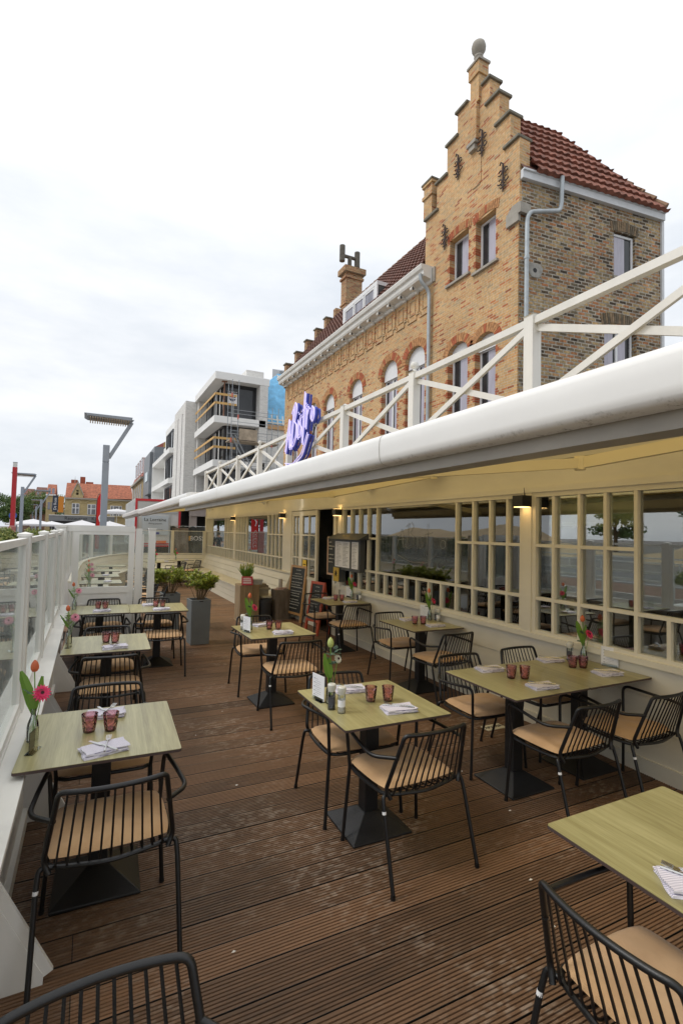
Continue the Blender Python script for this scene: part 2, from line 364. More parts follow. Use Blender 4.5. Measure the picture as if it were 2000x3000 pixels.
def fabric():
    m = bpy.data.materials.new('tan_cushion_fabric'); m.use_nodes = True; t = m.node_tree; b = t.nodes['Principled BSDF']; n = t.nodes.new; l = t.links.new
    tc = n('ShaderNodeTexCoord')
    nz = n('ShaderNodeTexNoise'); nz.inputs['Scale'].default_value = 7; nz.inputs['Detail'].default_value = 5; l(tc.outputs['Object'], nz.inputs['Vector'])
    cr = n('ShaderNodeValToRGB'); e = cr.color_ramp.elements; e[0].position = .3; e[0].color = (.47,.28,.135,1); e[1].position = .7; e[1].color = (.57,.36,.185,1)
    l(nz.outputs['Fac'], cr.inputs['Fac']); l(cr.outputs['Color'], b.inputs['Base Color']); b.inputs['Roughness'].default_value = .9
    wv = n('ShaderNodeTexWave'); wv.bands_direction = 'Y'; wv.inputs['Scale'].default_value = 70; wv.inputs['Distortion'].default_value = 1; l(tc.outputs['Object'], wv.inputs['Vector'])
    bp = n('ShaderNodeBump'); bp.inputs['Strength'].default_value = .25; bp.inputs['Distance'].default_value = .002; l(wv.outputs['Fac'], bp.inputs['Height'])
    bp2 = n('ShaderNodeBump'); bp2.inputs['Strength'].default_value = .5; bp2.inputs['Distance'].default_value = .02; l(nz.outputs['Fac'], bp2.inputs['Height']); l(bp.outputs['Normal'], bp2.inputs['Normal'])
    l(bp2.outputs['Normal'], b.inputs['Normal']); b.inputs['Sheen Weight'].default_value = .2
    return m
CUSH = fabric()
def napmat():
    m = bpy.data.materials.new('striped_linen'); m.use_nodes = True; t = m.node_tree; b = t.nodes['Principled BSDF']; n = t.nodes.new; l = t.links.new
    tc = n('ShaderNodeTexCoord'); wv = n('ShaderNodeTexWave'); wv.bands_direction = 'Y'; wv.inputs['Scale'].default_value = 38; wv.inputs['Distortion'].default_value = 1.2; wv.inputs['Detail'].default_value = 2; l(tc.outputs['Object'], wv.inputs['Vector'])
    cr = n('ShaderNodeValToRGB'); e = cr.color_ramp.elements; e[0].position = .1; e[0].color = (.30,.28,.38,1); e[1].position = .42; e[1].color = (.74,.71,.77,1)
    l(wv.outputs['Fac'], cr.inputs['Fac']); l(cr.outputs['Color'], b.inputs['Base Color']); b.inputs['Roughness'].default_value = .9
    return m
NAP = napmat()
def tumbler(name, per, gloss=1.6):
    m = bpy.data.materials.new(name); m.use_nodes = True; t = m.node_tree; t.nodes.clear(); n = t.nodes.new; l = t.links.new
    o = n('ShaderNodeOutputMaterial'); tr = n('ShaderNodeBsdfTransparent'); gl = n('ShaderNodeBsdfGlossy'); gl.inputs['Roughness'].default_value = .04; gl.inputs['Color'].default_value = (1,.93,.95,1)
    tc = n('ShaderNodeTexCoord'); nz = n('ShaderNodeTexVoronoi'); nz.inputs['Scale'].default_value = 60; l(tc.outputs['Object'], nz.inputs['Vector'])
    cr = n('ShaderNodeValToRGB'); cr.color_ramp.elements[0].color = (*[c*.84 for c in per], 1); cr.color_ramp.elements[1].color = (*[min(1, c*1.07) for c in per], 1); cr.color_ramp.elements[0].position = .1; cr.color_ramp.elements[1].position = .7
    l(nz.outputs['Distance'], cr.inputs['Fac']); l(cr.outputs['Color'], tr.inputs['Color'])
    fr = n('ShaderNodeFresnel'); fr.inputs['IOR'].default_value = 1.5; ml = n('ShaderNodeMath'); ml.operation = 'MULTIPLY'; ml.inputs[1].default_value = gloss; ml.use_clamp = True
    bp = n('ShaderNodeBump'); bp.inputs['Strength'].default_value = .8; bp.inputs['Distance'].default_value = .003; l(nz.outputs['Distance'], bp.inputs['Height']); l(bp.outputs['Normal'], gl.inputs['Normal'])
    mx = n('ShaderNodeMixShader'); l(fr.outputs[0], ml.inputs[0]); l(ml.outputs[0], mx.inputs['Fac']); l(tr.outputs[0], mx.inputs[1]); l(gl.outputs[0], mx.inputs[2]); l(mx.outputs[0], o.inputs['Surface'])
    MATS[name] = m; return m
TUMB = tumbler('purple_tumbler_glass', (.88,.68,.71)); TUMBB = mat('thick_purple_glass', (.10,.015,.03), .08)
def leafmat(name, a, c, rough=.45, tr=.25):
    m = bpy.data.materials.new(name); m.use_nodes = True; t = m.node_tree; b = t.nodes['Principled BSDF']; n = t.nodes.new; l = t.links.new
    g = n('ShaderNodeNewGeometry'); cr = n('ShaderNodeValToRGB'); cr.color_ramp.elements[0].color = (*a, 1); cr.color_ramp.elements[1].color = (*c, 1)
    l(g.outputs['Random Per Island'], cr.inputs['Fac']); l(cr.outputs['Color'], b.inputs['Base Color']); b.inputs['Roughness'].default_value = rough
    tl = n('ShaderNodeBsdfTranslucent'); l(cr.outputs['Color'], tl.inputs['Color']); mx = n('ShaderNodeMixShader'); mx.inputs['Fac'].default_value = tr
    l(b.outputs[0], mx.inputs[1]); l(tl.outputs[0], mx.inputs[2]); l(mx.outputs[0], t.nodes['Material Output'].inputs['Surface'])
    MATS[name] = m; return m
LEAF1 = leafmat('shrub_leaf', (.13,.21,.03), (.50,.52,.09))
LEAF2 = leafmat('tree_leaf', (.03,.07,.015), (.11,.17,.04), .6)
LEAF2B = leafmat('bright_tree_leaf', (.06,.11,.025), (.20,.26,.07), .6)
LEAF3 = leafmat('tulip_leaf', (.12,.25,.03), (.22,.38,.06), .4, .35)
LEAF4 = leafmat('eucalyptus_leaf', (.06,.11,.07), (.12,.19,.13), .5)
LEAF5 = leafmat('hedge_leaf', (.09,.16,.03), (.38,.38,.12), .5)
STEMM = mat('shrub_bark', (.16,.11,.06), .85, noise=(15,.3))
GSTEM = mat('green_stem', (.16,.30,.05), .5)
TULO = mat('tulip_orange', (.75,.20,.08), .45, noise=(30,.4), trans=.3)
TULW = mat('tulip_pale_green', (.55,.62,.22), .45, trans=.3)
GERB = mat('gerbera_pink', (.85,.07,.20), .5, trans=.25)
GERBP = mat('gerbera_pale_pink', (.80,.35,.45), .5, trans=.25)
WFLO = mat('white_bloom', (.80,.78,.66), .5, trans=.25)
# ============================================================ SETTING
def deckmat():
    m = bpy.data.materials.new('weathered_deck_wood'); m.use_nodes = True; t = m.node_tree; b = t.nodes['Principled BSDF']; n = t.nodes.new; l = t.links.new
    g = n('ShaderNodeNewGeometry'); s = n('ShaderNodeSeparateXYZ'); l(g.outputs['Position'], s.inputs[0])
    br = n('ShaderNodeTexBrick'); br.inputs['Color1'].default_value = (0,0,0,1); br.inputs['Color2'].default_value = (1,1,1,1)
    br.inputs['Scale'].default_value = 1; br.inputs['Brick Width'].default_value = 5.6; br.inputs['Row Height'].default_value = .162
    br.inputs['Mortar Size'].default_value = .0022; br.inputs['Mortar Smooth'].default_value = .1
    l(g.outputs['Position'], br.inputs['Vector'])
    st = n('ShaderNodeMapping'); st.inputs['Scale'].default_value = (1.3, 16, 1); l(g.outputs['Position'], st.inputs['Vector'])
    gr = n('ShaderNodeTexNoise'); gr.inputs['Scale'].default_value = 3; gr.inputs['Detail'].default_value = 8; gr.inputs['Roughness'].default_value = .7; l(st.outputs[0], gr.inputs['Vector'])
    big = n('ShaderNodeTexNoise'); big.inputs['Scale'].default_value = .75; big.inputs['Detail'].default_value = 5; l(g.outputs['Position'], big.inputs['Vector'])
    cr = n('ShaderNodeValToRGB'); e = cr.color_ramp.elements
    e[0].position = .1; e[0].position = .14; e[0].color = (.062,.037,.022,1); e[1].position = .86; e[1].color = (.44,.235,.11,1); q = e.new(.5); q.color = (.215,.116,.060,1)
    a = n('ShaderNodeMath'); a.operation = 'MULTIPLY_ADD'; a.inputs[1].default_value = .22; l(br.outputs['Color'], a.inputs[0])
    a2 = n('ShaderNodeMath'); a2.operation = 'MULTIPLY_ADD'; a2.inputs[1].default_value = .55; a2.inputs[2].default_value = -.05; l(gr.outputs['Fac'], a2.inputs[0]); l(a2.outputs[0], a.inputs[2])
    a3 = n('ShaderNodeMath'); a3.operation = 'MULTIPLY_ADD'; a3.inputs[1].default_value = .42; l(big.outputs['Fac'], a3.inputs[0])
    l(a.outputs[0], a3.inputs[2]); s4 = n('ShaderNodeMath'); s4.operation = 'SUBTRACT'; s4.inputs[1].default_value = .18; l(a3.outputs[0], s4.inputs[0])
    l(s4.outputs[0], cr.inputs['Fac'])
    # pale worn flecks along the ribs
    sx = n('ShaderNodeMath'); sx.operation = 'MULTIPLY'; sx.inputs[1].default_value = 15; l(s.outputs['X'], sx.inputs[0])
    ry = n('ShaderNodeMath'); ry.operation = 'MULTIPLY'; ry.inputs[1].default_value = 57.7; l(s.outputs['Y'], ry.inputs[0])
    rf = n('ShaderNodeMath'); rf.operation = 'FLOOR'; l(ry.outputs[0], rf.inputs[0]); rm = n('ShaderNodeMath'); rm.operation = 'MULTIPLY'; rm.inputs[1].default_value = 3.7; l(rf.outputs[0], rm.inputs[0])
    fl = n('ShaderNodeCombineXYZ'); l(sx.outputs[0], fl.inputs['X']); l(rm.outputs[0], fl.inputs['Y'])
    fn = n('ShaderNodeTexNoise'); fn.inputs['Scale'].default_value = 1.0; fn.inputs['Detail'].default_value = 4; l(fl.outputs[0], fn.inputs['Vector'])
    fm = n('ShaderNodeTexNoise'); fm.inputs['Scale'].default_value = 1.1; fm.inputs['Detail'].default_value = 5; fm.inputs['Roughness'].default_value = .65
    off = n('ShaderNodeVectorMath'); off.inputs[1].default_value = (7.3, 2.1, 0); l(g.outputs['Position'], off.inputs[0]); l(off.outputs[0], fm.inputs['Vector'])
    r1 = n('ShaderNodeMapRange'); r1.inputs['From Min'].default_value = .50; r1.inputs['From Max'].default_value = .62; l(fn.outputs['Fac'], r1.inputs['Value'])
    r2 = n('ShaderNodeMapRange'); r2.inputs['From Min'].default_value = .46; r2.inputs['From Max'].default_value = .64; l(fm.outputs['Fac'], r2.inputs['Value'])
    mu = n('ShaderNodeMath'); mu.operation = 'MULTIPLY'; l(r1.outputs[0], mu.inputs[0]); l(r2.outputs[0], mu.inputs[1])
    mu2 = n('ShaderNodeMath'); mu2.operation = 'MULTIPLY'; mu2.inputs[1].default_value = .36; l(mu.outputs[0], mu2.inputs[0])
    mx = n('ShaderNodeMixRGB'); mx.inputs['Color2'].default_value = (.50,.42,.33,1); l(mu2.outputs[0], mx.inputs['Fac']); l(cr.outputs['Color'], mx.inputs['Color1'])
    bl = n('ShaderNodeMixRGB'); bl.inputs['Color2'].default_value = (.008,.006,.005,1); l(br.outputs['Fac'], bl.inputs['Fac']); l(mx.outputs[0], bl.inputs['Color1'])
    l(bl.outputs[0], b.inputs['Base Color'])
    rg = n('ShaderNodeMapRange'); rg.inputs['To Min'].default_value = .38; rg.inputs['To Max'].default_value = .85; l(big.outputs['Fac'], rg.inputs['Value']); l(rg.outputs[0], b.inputs['Roughness'])
    bp = n('ShaderNodeBump'); bp.inputs['Strength'].default_value = .35; bp.inputs['Distance'].default_value = .003; l(gr.outputs['Fac'], bp.inputs['Height']); l(bp.outputs['Normal'], b.inputs['Normal'])
    b.inputs['Specular IOR Level'].default_value = .45
    return m
DECK = deckmat()
P_ = .162
def ribs(u0, n, ribbed=True):
    """profile (u, z) across n boards starting at u0"""
    pr = []; rnd = random.Random(3)
    for i in range(n):
        a = u0 + i*P_; h = rnd.uniform(-.0012, .0012); e = a + P_ - .006
        pr += [(a-.0001, -.02), (a+.0001, h-.001)]
        if ribbed:
            k = 9; w = (P_-.006)/k
            for j in range(k):
                s = a + j*w
                if j: pr += [(s-.0012, h-.008), (s+.001, h)]
                if j < k-1: pr += [(s+w-.006, h), (s+w-.0045, h-.008)]
                else: pr += [(e-.0005, h-.001)]
        else: pr += [(a+.004, h), (e-.004, h), (e-.0005, h-.001)]
        pr += [(e, -.02)]
    return pr
mb = MB()
def strip(pr, a, c, fn):
    b = len(mb.v)
    for u, z in pr: mb.v.append(fn(u, a, z)); mb.v.append(fn(u, c, z))
    for i in range(len(pr)-1): mb.f.append((b+2*i, b+2*i+1, b+2*i+3, b+2*i+2)); mb.mi.append(0)
strip(ribs(-1.134, 57), -.31, 3.93, lambda u, w, z: (w, u, z))
strip(ribs(10.0, 56, False), -.5, 3.93, lambda u, w, z: (w, u, z))
o = obj('terrace_deck', mb, DECK, rec=False); tag(o, kind='structure')
mb = MB(); strip(ribs(-.31, 26), 8.103, 9.998, lambda u, w, z: (u, w, z))
DECK2 = DECK.copy(); DECK2.name = 'weathered_deck_wood_lengthwise'
# the lengthwise boards use the same wood, turned
for nd in DECK2.node_tree.nodes:
    if nd.type == 'TEX_BRICK': nd.inputs['Row Height'].default_value = 30; nd.inputs['Brick Width'].default_value = .162
    if nd.type == 'COMBXYZ' and False: pass
    if nd.type == 'MAPPING': v = nd.inputs['Scale'].default_value; nd.inputs['Scale'].default_value = (v[1], v[0], 1)
o = obj('terrace_deck_walkway', mb, DECK2, rec=False); tag(o, kind='structure')
mb = MB(); mb.box(-.31, 3.95, -1.2, 19.1, -.14, -.025); o = obj('deck_substructure', mb, mat('deck_underside', (.02,.015,.012), .9)); tag(o, kind='structure')

def pavemat():
    m = bpy.data.materials.new('street_paving'); m.use_nodes = True; t = m.node_tree; b = t.nodes['Principled BSDF']; n = t.nodes.new; l = t.links.new
    g = n('ShaderNodeNewGeometry')
    wb = n('ShaderNodeTexNoise'); wb.inputs['Scale'].default_value = 1.2; l(g.outputs['Position'], wb.inputs['Vector'])
    vm = n('ShaderNodeVectorMath'); vm.operation = 'MULTIPLY_ADD'; vm.inputs[1].default_value = (.04,.04,0); l(wb.outputs['Color'], vm.inputs[0]); l(g.outputs['Position'], vm.inputs[2])
    br = n('ShaderNodeTexBrick'); br.inputs['Color1'].default_value = (.13,.12,.11,1); br.inputs['Color2'].default_value = (.22,.20,.18,1); br.inputs['Mortar'].default_value = (.04,.037,.033,1)
    br.inputs['Scale'].default_value = 1; br.inputs['Brick Width'].default_value = .42; br.inputs['Row Height'].default_value = .21; br.inputs['Mortar Size'].default_value = .006
    l(vm.outputs[0], br.inputs['Vector'])
    nz = n('ShaderNodeTexNoise'); nz.inputs['Scale'].default_value = .35; nz.inputs['Detail'].default_value = 8; nz.inputs['Roughness'].default_value = .7; l(g.outputs['Position'], nz.inputs['Vector'])
    mr = n('ShaderNodeMapRange'); mr.inputs['From Min'].default_value = .3; mr.inputs['From Max'].default_value = .7; mr.inputs['To Min'].default_value = .75; mr.inputs['To Max'].default_value = 1.2; l(nz.outputs['Fac'], mr.inputs['Value'])
    sc = n('ShaderNodeVectorMath'); sc.operation = 'SCALE'; l(br.outputs['Color'], sc.inputs[0]); l(mr.outputs[0], sc.inputs['Scale']); l(sc.outputs[0], b.inputs['Base Color'])
    b.inputs['Roughness'].default_value = .8
    bp = n('ShaderNodeBump'); bp.inputs['Strength'].default_value = .3; bp.inputs['Distance'].default_value = .01; bp.invert = True; l(br.outputs['Fac'], bp.inputs['Height']); l(bp.outputs['Normal'], b.inputs['Normal'])
    return m
PAVE = pavemat()
mb = MB(); mb.quad((-600,-500,-.16),(600,-500,-.16),(600,900,-.16),(-600,900,-.16)); o = obj('ground', mb, PAVE); tag(o, kind='structure')
ASPH = mat('pale_worn_asphalt', (.15,.15,.155), .85, noise=(.8,.2))
mb = MB(); mb.box(-22, -13.5, -60, 400, -.158, -.148); o = obj('road', mb, ASPH); tag(o, kind='structure')
mb = MB(); mb.box(-40, -31, -60, 400, -.158, -.148); o = obj('quay_parking', mb, ASPH); tag(o, kind='structure')
PATH = mat('brown_paving', (.19,.11,.075), .85, noise=(1.5,.2))
mb = MB(); mb.box(-13.2, -9.6, -60, 400, -.158, -.150); o = obj('cycle_path', mb, PATH); tag(o, kind='structure')
PAINT = mat('road_paint', (.72,.72,.70), .7)
mb = MB()
for x in (-13.9, -21.7, -9.5): mb.box(x-.07, x+.07, -60, 300, -.147, -.143)
o = obj('road_markings', mb, PAINT); tag(o, kind='structure')

# ============================================================ RESTAURANT PAVILION (glazed front on the right)
WX = 3.93
rest = thing('restaurant_pavilion', 'cream painted wooden restaurant front with small-paned windows along the deck', 'restaurant', (WX, 5, 0))
def siding(mb, x, y0, y1, z0, z1, h=.215, lap=.006):
    z = z0
    while z < z1-1e-4:
        t = min(z+h, z1)
        mb.add([(x+.04,y0,z),(x-lap-.006,y0,z),(x-.006,y0,t-.004),(x+.04,y0,t-.004),(x+.04,y1,z),(x-lap-.006,y1,z),(x-.006,y1,t-.004),(x+.04,y1,t-.004)],
               [(0,1,2,3),(7,6,5,4),(0,4,5,1),(1,5,6,2),(2,6,7,3),(3,7,4,0)])
        z = t
    return mb
mb = MB(); siding(mb, WX, -1.3, 7.92, .10, .83, .245); mb.box(WX-.03, WX+.02, -1.3, 7.92, -.02, .115)
siding(mb, WX, 10.29, 19.3, .0, .83, .245)
o = obj('siding_base', mb, CREAM, rest, world=True)
mb = MB(); siding(mb, WX, -1.3, 19.42, 2.30, 3.03, .245, .012); mb.box(WX-.05, WX+.05, -1.3, 19.42, 2.245, 2.30); mb.box(WX-.03, WX+.4, 19.36, 19.44, 0, 3.0)
o = obj('fascia', mb, CREAM, rest, world=True)
mb = MB(); mb.box(WX-.08, 8.45, -1.3, 19.45, 3.03, 3.12); obj('flat_roof', mb, mat('roofing_felt', (.12,.12,.12), .9), rest, world=True)
mb = MB(); mb.box(WX-.055, WX+.03, -1.3, 7.9, .83, .88); mb.box(WX-.055, WX+.03, 10.8, 19.3, .83, .88); obj('window_sill', mb, CREAM, rest, world=True)
# posts between the windows
for a, b in ((3.64,3.755),(7.85,7.935),(10.27,10.80),(19.26,19.42),(15.02,15.16)):
    mb = MB(); mb.box(WX-.045, WX+.05, a, b, .83 if b < 10 or b > 11 else 0, 2.245); obj('post', mb, CREAM, rest, world=True)
Z0, Z1, Z2, Z3 = .88, 1.214, 1.727, 2.245
def window(y0, y1, cols, big=None, low=None, label=None):
    """cols: mullion positions; big=(a,b): pane without the middle bar; low: extra mullions in the bottom row"""
    cols = sorted(cols); mb = MB(); t = .030; xa, xb = WX-.028, WX+.03
    mb.box(xa-.004, xb, y0, y0+.045, Z0, Z3); mb.box(xa-.004, xb, y1-.045, y1, Z0, Z3)
    mb.box(xa-.004, xb, y0+.045, y1-.045, Z3-.045, Z3); mb.box(xa-.004, xb, y0+.045, y1-.045, Z0, Z0+.03)
    for c in cols: mb.box(xa, xb-.002, c-t/2, c+t/2, Z0+.03, Z3-.045)
    ya, yb = y0+.045, y1-.045
    edges = [ya] + [c for c in cols if y0+.05 < c < y1-.05] + [yb]
    for a, b in zip(edges, edges[1:]):
        aa, bb = a+(t/2 if a != ya else 0), b-(t/2 if b != yb else 0)
        mb.box(xa+.003, xb-.004, aa, bb, Z1-t/2, Z1+t/2)
        if not (big and big[0]-.02 <= (a+b)/2 <= big[1]+.02): mb.box(xa+.003, xb-.004, aa, bb, Z2-t/2, Z2+t/2)
    for c in (low or []): mb.box(xa+.002, xb-.003, c-t/2, c+t/2, Z0+.03, Z1-t/2)
    w = obj('window', mb, CREAM, rest, world=True)
    g = MB(); g.box(WX+.008, WX+.014, y0+.04, y1-.04, Z0+.02, Z3-.04); obj('pane', g, GLASS, w, world=True)
    if label: w['label'] = label
    return w
window(-1.2, 3.64, [3.39, 3.11, 2.854, 2.584, .35, .08,-.2,-.48], (.35, 2.584), [2.33, 2.05, 1.77, 1.5, 1.22, .94, .66])
wB = window(3.755, 7.85, [3.98, 4.235, 4.509, 4.803, 6.669, 6.95, 7.227, 7.52], (4.803, 6.669), [5.09, 5.347, 5.613, 5.888, 6.177, 6.43])
window(10.80, 15.02, [11.1, 11.38, 11.66, 11.96, 13.88, 14.18, 14.46, 14.75], (11.96, 13.88), [12.24,12.52,12.8,13.08,13.36,13.62])
window(15.16, 19.26, [15.45,15.76,16.07,16.4,18.36,18.6,18.84,19.05], (16.4, 18.36), [16.68,16.96,17.24,17.52,17.8,18.08])
# etched signature on the big pane: "'t Bistro"
LINE = mat('etched_line', (.36,.37,.35), .6)
def script_strokes():
    S = [ [(0,0),(.12,.3),(.22,.62),(.26,.3),(.30,-.02)], [(.02,.22),(.34,.26)],
          [(.42,-.05),(.44,.35),(.50,.72)], [(.36,.62),(.60,.78),(.68,.62),(.52,.42),(.70,.34),(.74,.08),(.50,-.04),(.34,.06)],
          [(.84,.34),(.84,0)], [(.84,.46),(.85,.48)], [(1.08,.34),(.96,.36),(.94,.24),(1.06,.14),(1.0,0),(.90,.02)],
          [(1.20,.72),(1.18,.3),(1.17,-.2)], [(1.08,.40),(1.34,.46)], [(1.36,.36),(1.34,.02)], [(1.35,.24),(1.46,.36),(1.52,.32)],
          [(1.70,.26),(1.62,.16),(1.68,.02),(1.80,.08),(1.78,.24),(1.70,.27)], [(.05,-.24),(.6,-.42),(1.2,-.40),(1.5,-.12)] ]
    return [fillet([(a, b, 0) for a, b in s], .12, 4) if len(s) > 2 else [Vector((a, b, 0)) for a, b in s] for s in S]
mb = MB()
for s in script_strokes(): mb.tube([(WX-.001, 6.15 - p.x*.62, 1.62 + p.y*.46) for p in s], .0022, 4)
obj('window_lettering', mb, LINE, wB, world=True)
# door leaf, fixed side panels
def smalldoor(name, y0, y1, rows, zt=2.235, low=.86, parent=rest, ncol=2, panel=True):
    mb = MB(); xa, xb = WX-.03, WX+.015; st = .085
    mb.box(xa, xb, y0, y0+st, 0, zt); mb.box(xa, xb, y1-st, y1, 0, zt); mb.box(xa, xb, y0+st, y1-st, zt-.10, zt)
    mb.box(xa+.012, xb, y0+st, y1-st, .0, low); mb.box(xa, xb, y0+st, y1-st, low, low+.05)
    if panel: mb.box(xa, xb, y0+st, y1-st, 0, .16); mb.box(xa, xb, y0+st, y1-st, .48, .56)
    for k in range(1, ncol):
        c = y0+st+(y1-y0-2*st)*k/ncol; mb.box(xa+.004, xb-.002, c-.014, c+.014, low+.05, zt-.10)
    for z in rows:
        mb.box(xa+.006, xb-.004, y0+st, y1-st, z-.014, z+.014)
    d = obj(name, mb, CREAM, parent, world=True)
    g = MB(); g.box(WX-.006, WX, y0+st-.01, y1-st+.01, low+.04, zt-.09); obj('pane', g, GLASS, d, world=True)
    return d
dr = smalldoor('door', 8.92, 9.77, (1.27, 1.74))
mb = MB(); mb.box(WX-.034, WX-.03, 9.42, 9.60, .95, 1.24); obj('door_sticker', mb, mat('yellow_sticker', (.75,.48,.03), .5), dr, world=True)
text_mesh('sticker_text', 'welkom', .04, INK, dr, (WX-.036, 9.51, 1.15), (0,-1,0), (0,0,1))
smalldoor('side_panel', 9.77, 10.27, (1.27, 1.74))
smalldoor('side_panel', 7.935, 8.19, (1.27, 1.74), ncol=1)
mb = MB(); mb.box(WX-.04, WX+.04, 8.16, 9.0, 2.235, 2.246); mb.box(WX-.03, WX+.05, 8.185, 8.20, 0, 2.24); obj('door_frame', mb, CREAM, rest, world=True)
# dark room inside
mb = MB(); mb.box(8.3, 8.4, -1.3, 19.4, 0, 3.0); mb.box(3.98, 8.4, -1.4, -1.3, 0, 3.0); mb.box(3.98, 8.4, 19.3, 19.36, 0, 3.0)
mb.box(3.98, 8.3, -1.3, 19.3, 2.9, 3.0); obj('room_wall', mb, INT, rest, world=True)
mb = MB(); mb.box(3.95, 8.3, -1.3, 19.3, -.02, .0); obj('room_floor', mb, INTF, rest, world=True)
BL2 = mat('roller_blind_green', (.62,.64,.34), .85, trans=.15)
for a, b, z in ((2.62, 3.6, 1.93), (-.6, 1.42, 1.22)):
    mb = MB(); mb.box(4.02, 4.026, a, b, z, 2.24); mb.tube([(4.02, a, z), (4.02, b, z)], .022, 10); obj('roller_blind', mb, BL2, rest, world=True)

for a, b in ((3.9,7.8),(11,15),(15.3,19)):
    mb = MB(); mb.box(4.00, 4.006, a, b, 2.0, 2.24); obj('roller_blind', mb, BLIND, rest, world=True)
# ------------------------------------------------------------ wall lamps and flood lamps
GLOW = emit('lamp_glow', (1.0,.62,.22), 3)
def wall_lamp(y, label):
    t = thing('wall_lamp', label, 'wall lamp', (WX-.05, y, 2.10), group='black box lamps on the restaurant front')
    mb = MB(); mb.box(WX-.17, WX-.045, y-.065, y+.065, 2.105, 2.215); o = obj('lamp_housing', mb, BLACK, t, world=True)
    mb = MB(); mb.box(WX-.16, WX-.055, y-.055, y+.055, 2.099, 2.1045); (mb.box(WX-.16, WX-.055, y-.055, y+.055, 2.2155, 2.219) if y > 5 else 0); obj('lamp_diffuser', mb, GLOW, t, world=True)
    mb = MB(); mb.tube([(WX-.05, y+.02, 2.22), (WX-.045, y+.03, 2.3)], .006, 6); obj('cable', mb, BLACK, t, world=True)
    for z, up in (((2.09, 0),) if y < 5 else ((2.09, 0), (2.226, math.pi))):
        ld = bpy.data.lights.new('lamp_light', 'AREA'); ld.energy = .045; ld.size = .08; ld.color = (1,.6,.25)
        lo = bpy.data.objects.new('lamp_light', ld); C.objects.link(lo); lo.parent = t; lo.location = (-.06, 0, z-2.10); lo.rotation_euler = (up, 0, 0)
    return t
wall_lamp(3.70, 'black box wall lamp glowing on the post beside the double table')
wall_lamp(7.90, 'black box wall lamp glowing above the hanging menu case')
wall_lamp(10.72, 'black box wall lamp left of the restaurant door')
wall_lamp(15.08, 'small black box wall lamp farthest away above the built-in bench')
def flood(y, label):
    t = thing('flood_lamp', label, 'flood lamp', (WX-.02, y, 2.62), group='white flood lamps on the fascia under the awning')
    mb = MB(); mb.box(WX-.06, WX-.01, y-.04, y+.04, 2.56, 2.64); obj('bracket', mb, WHITE, t, world=True)
    mb = MB(); M = Matrix.Translation((WX-.13, y, 2.56)) @ Matrix.Rotation(R(-58), 4, 'Y')
    mb.lathe([(.0,.10),(.035,.10),(.045,.06),(.06,-.02),(.07,-.09),(.062,-.09),(.05,-.05),(0,-.045)], n=18); mb.xf(M); obj('lamp_head', mb, WHITE, t, smooth=True, world=True)
flood(6.85, 'white flood lamp on the fascia, nearest the camera'); flood(12.1, 'white flood lamp on the fascia, middle one'); flood(18.4, 'white flood lamp on the fascia at the far corner')

# ------------------------------------------------------------ menu case, chalkboards
t = thing('menu_case', 'dark lit menu case with two white menu sheets hanging beside the door', 'menu case', (WX-.05, 7.45, 1.2))
mb = MB(); mb.box(WX-.13, WX-.03, 7.0, 7.93, 1.18, 1.70); o = obj('case_body', mb, DARKGREY, t, world=True); bev(o, .006)
mb = MB(); mb.add([(WX-.03,6.9,1.80),(WX-.03,7.98,1.80),(WX-.24,6.86,1.70),(WX-.24,8.04,1.70),(WX-.03,6.9,1.70),(WX-.03,7.98,1.70)], [(0,1,3,2),(0,2,4),(1,5,3),(4,2,3,5)])
obj('canopy', mb, DARKGREY, t, world=True)
text_mesh('canopy_letters', 'M E N U', .07, mat('brass_letters', (.35,.27,.13), .4, .6), t, (WX-.15, 7.45, 1.752), (0,-1,0), (.45,0,1))
mb = MB(); mb.box(WX-.136, WX-.1305, 7.34, 7.88, 1.23, 1.66); mb.box(WX-.136, WX-.1305, 7.05, 7.27, 1.23, 1.66); sh = obj('menu_sheet', mb, PAPER, t, world=True)
mb = MB(); rnd = random.Random(5)
for z in range(17):
    zz = 1.63 - z*.023
    for a, b in ((7.84,7.64),(7.58,7.38),(7.25,7.08)):
        L = (a-b)*rnd.uniform(.5,1); mb.box(WX-.1385, WX-.1362, a-L, a, zz, zz+.0055)
obj('menu_print', mb, mat('print_grey', (.25,.25,.27), .8), sh, world=True)
def squiggle(mb, p0, ux, uz, L, h, rnd, r=.0022):
    pts = []; n = max(4, int(L/(h*.9))); p0 = Vector(p0); ux = Vector(ux); uz = Vector(uz)
    for i in range(n*2+1):
        if rnd.random() < .12 and len(pts) > 2: mb.tube(pts, r, 3, caps=False); pts = []
        pts.append(p0 + ux*(L*i/(2*n)) + uz*(h*(.5+(.5 if i % 2 else -.5)*rnd.uniform(.5,1))))
    if len(pts) > 1: mb.tube(pts, r, 3, caps=False)
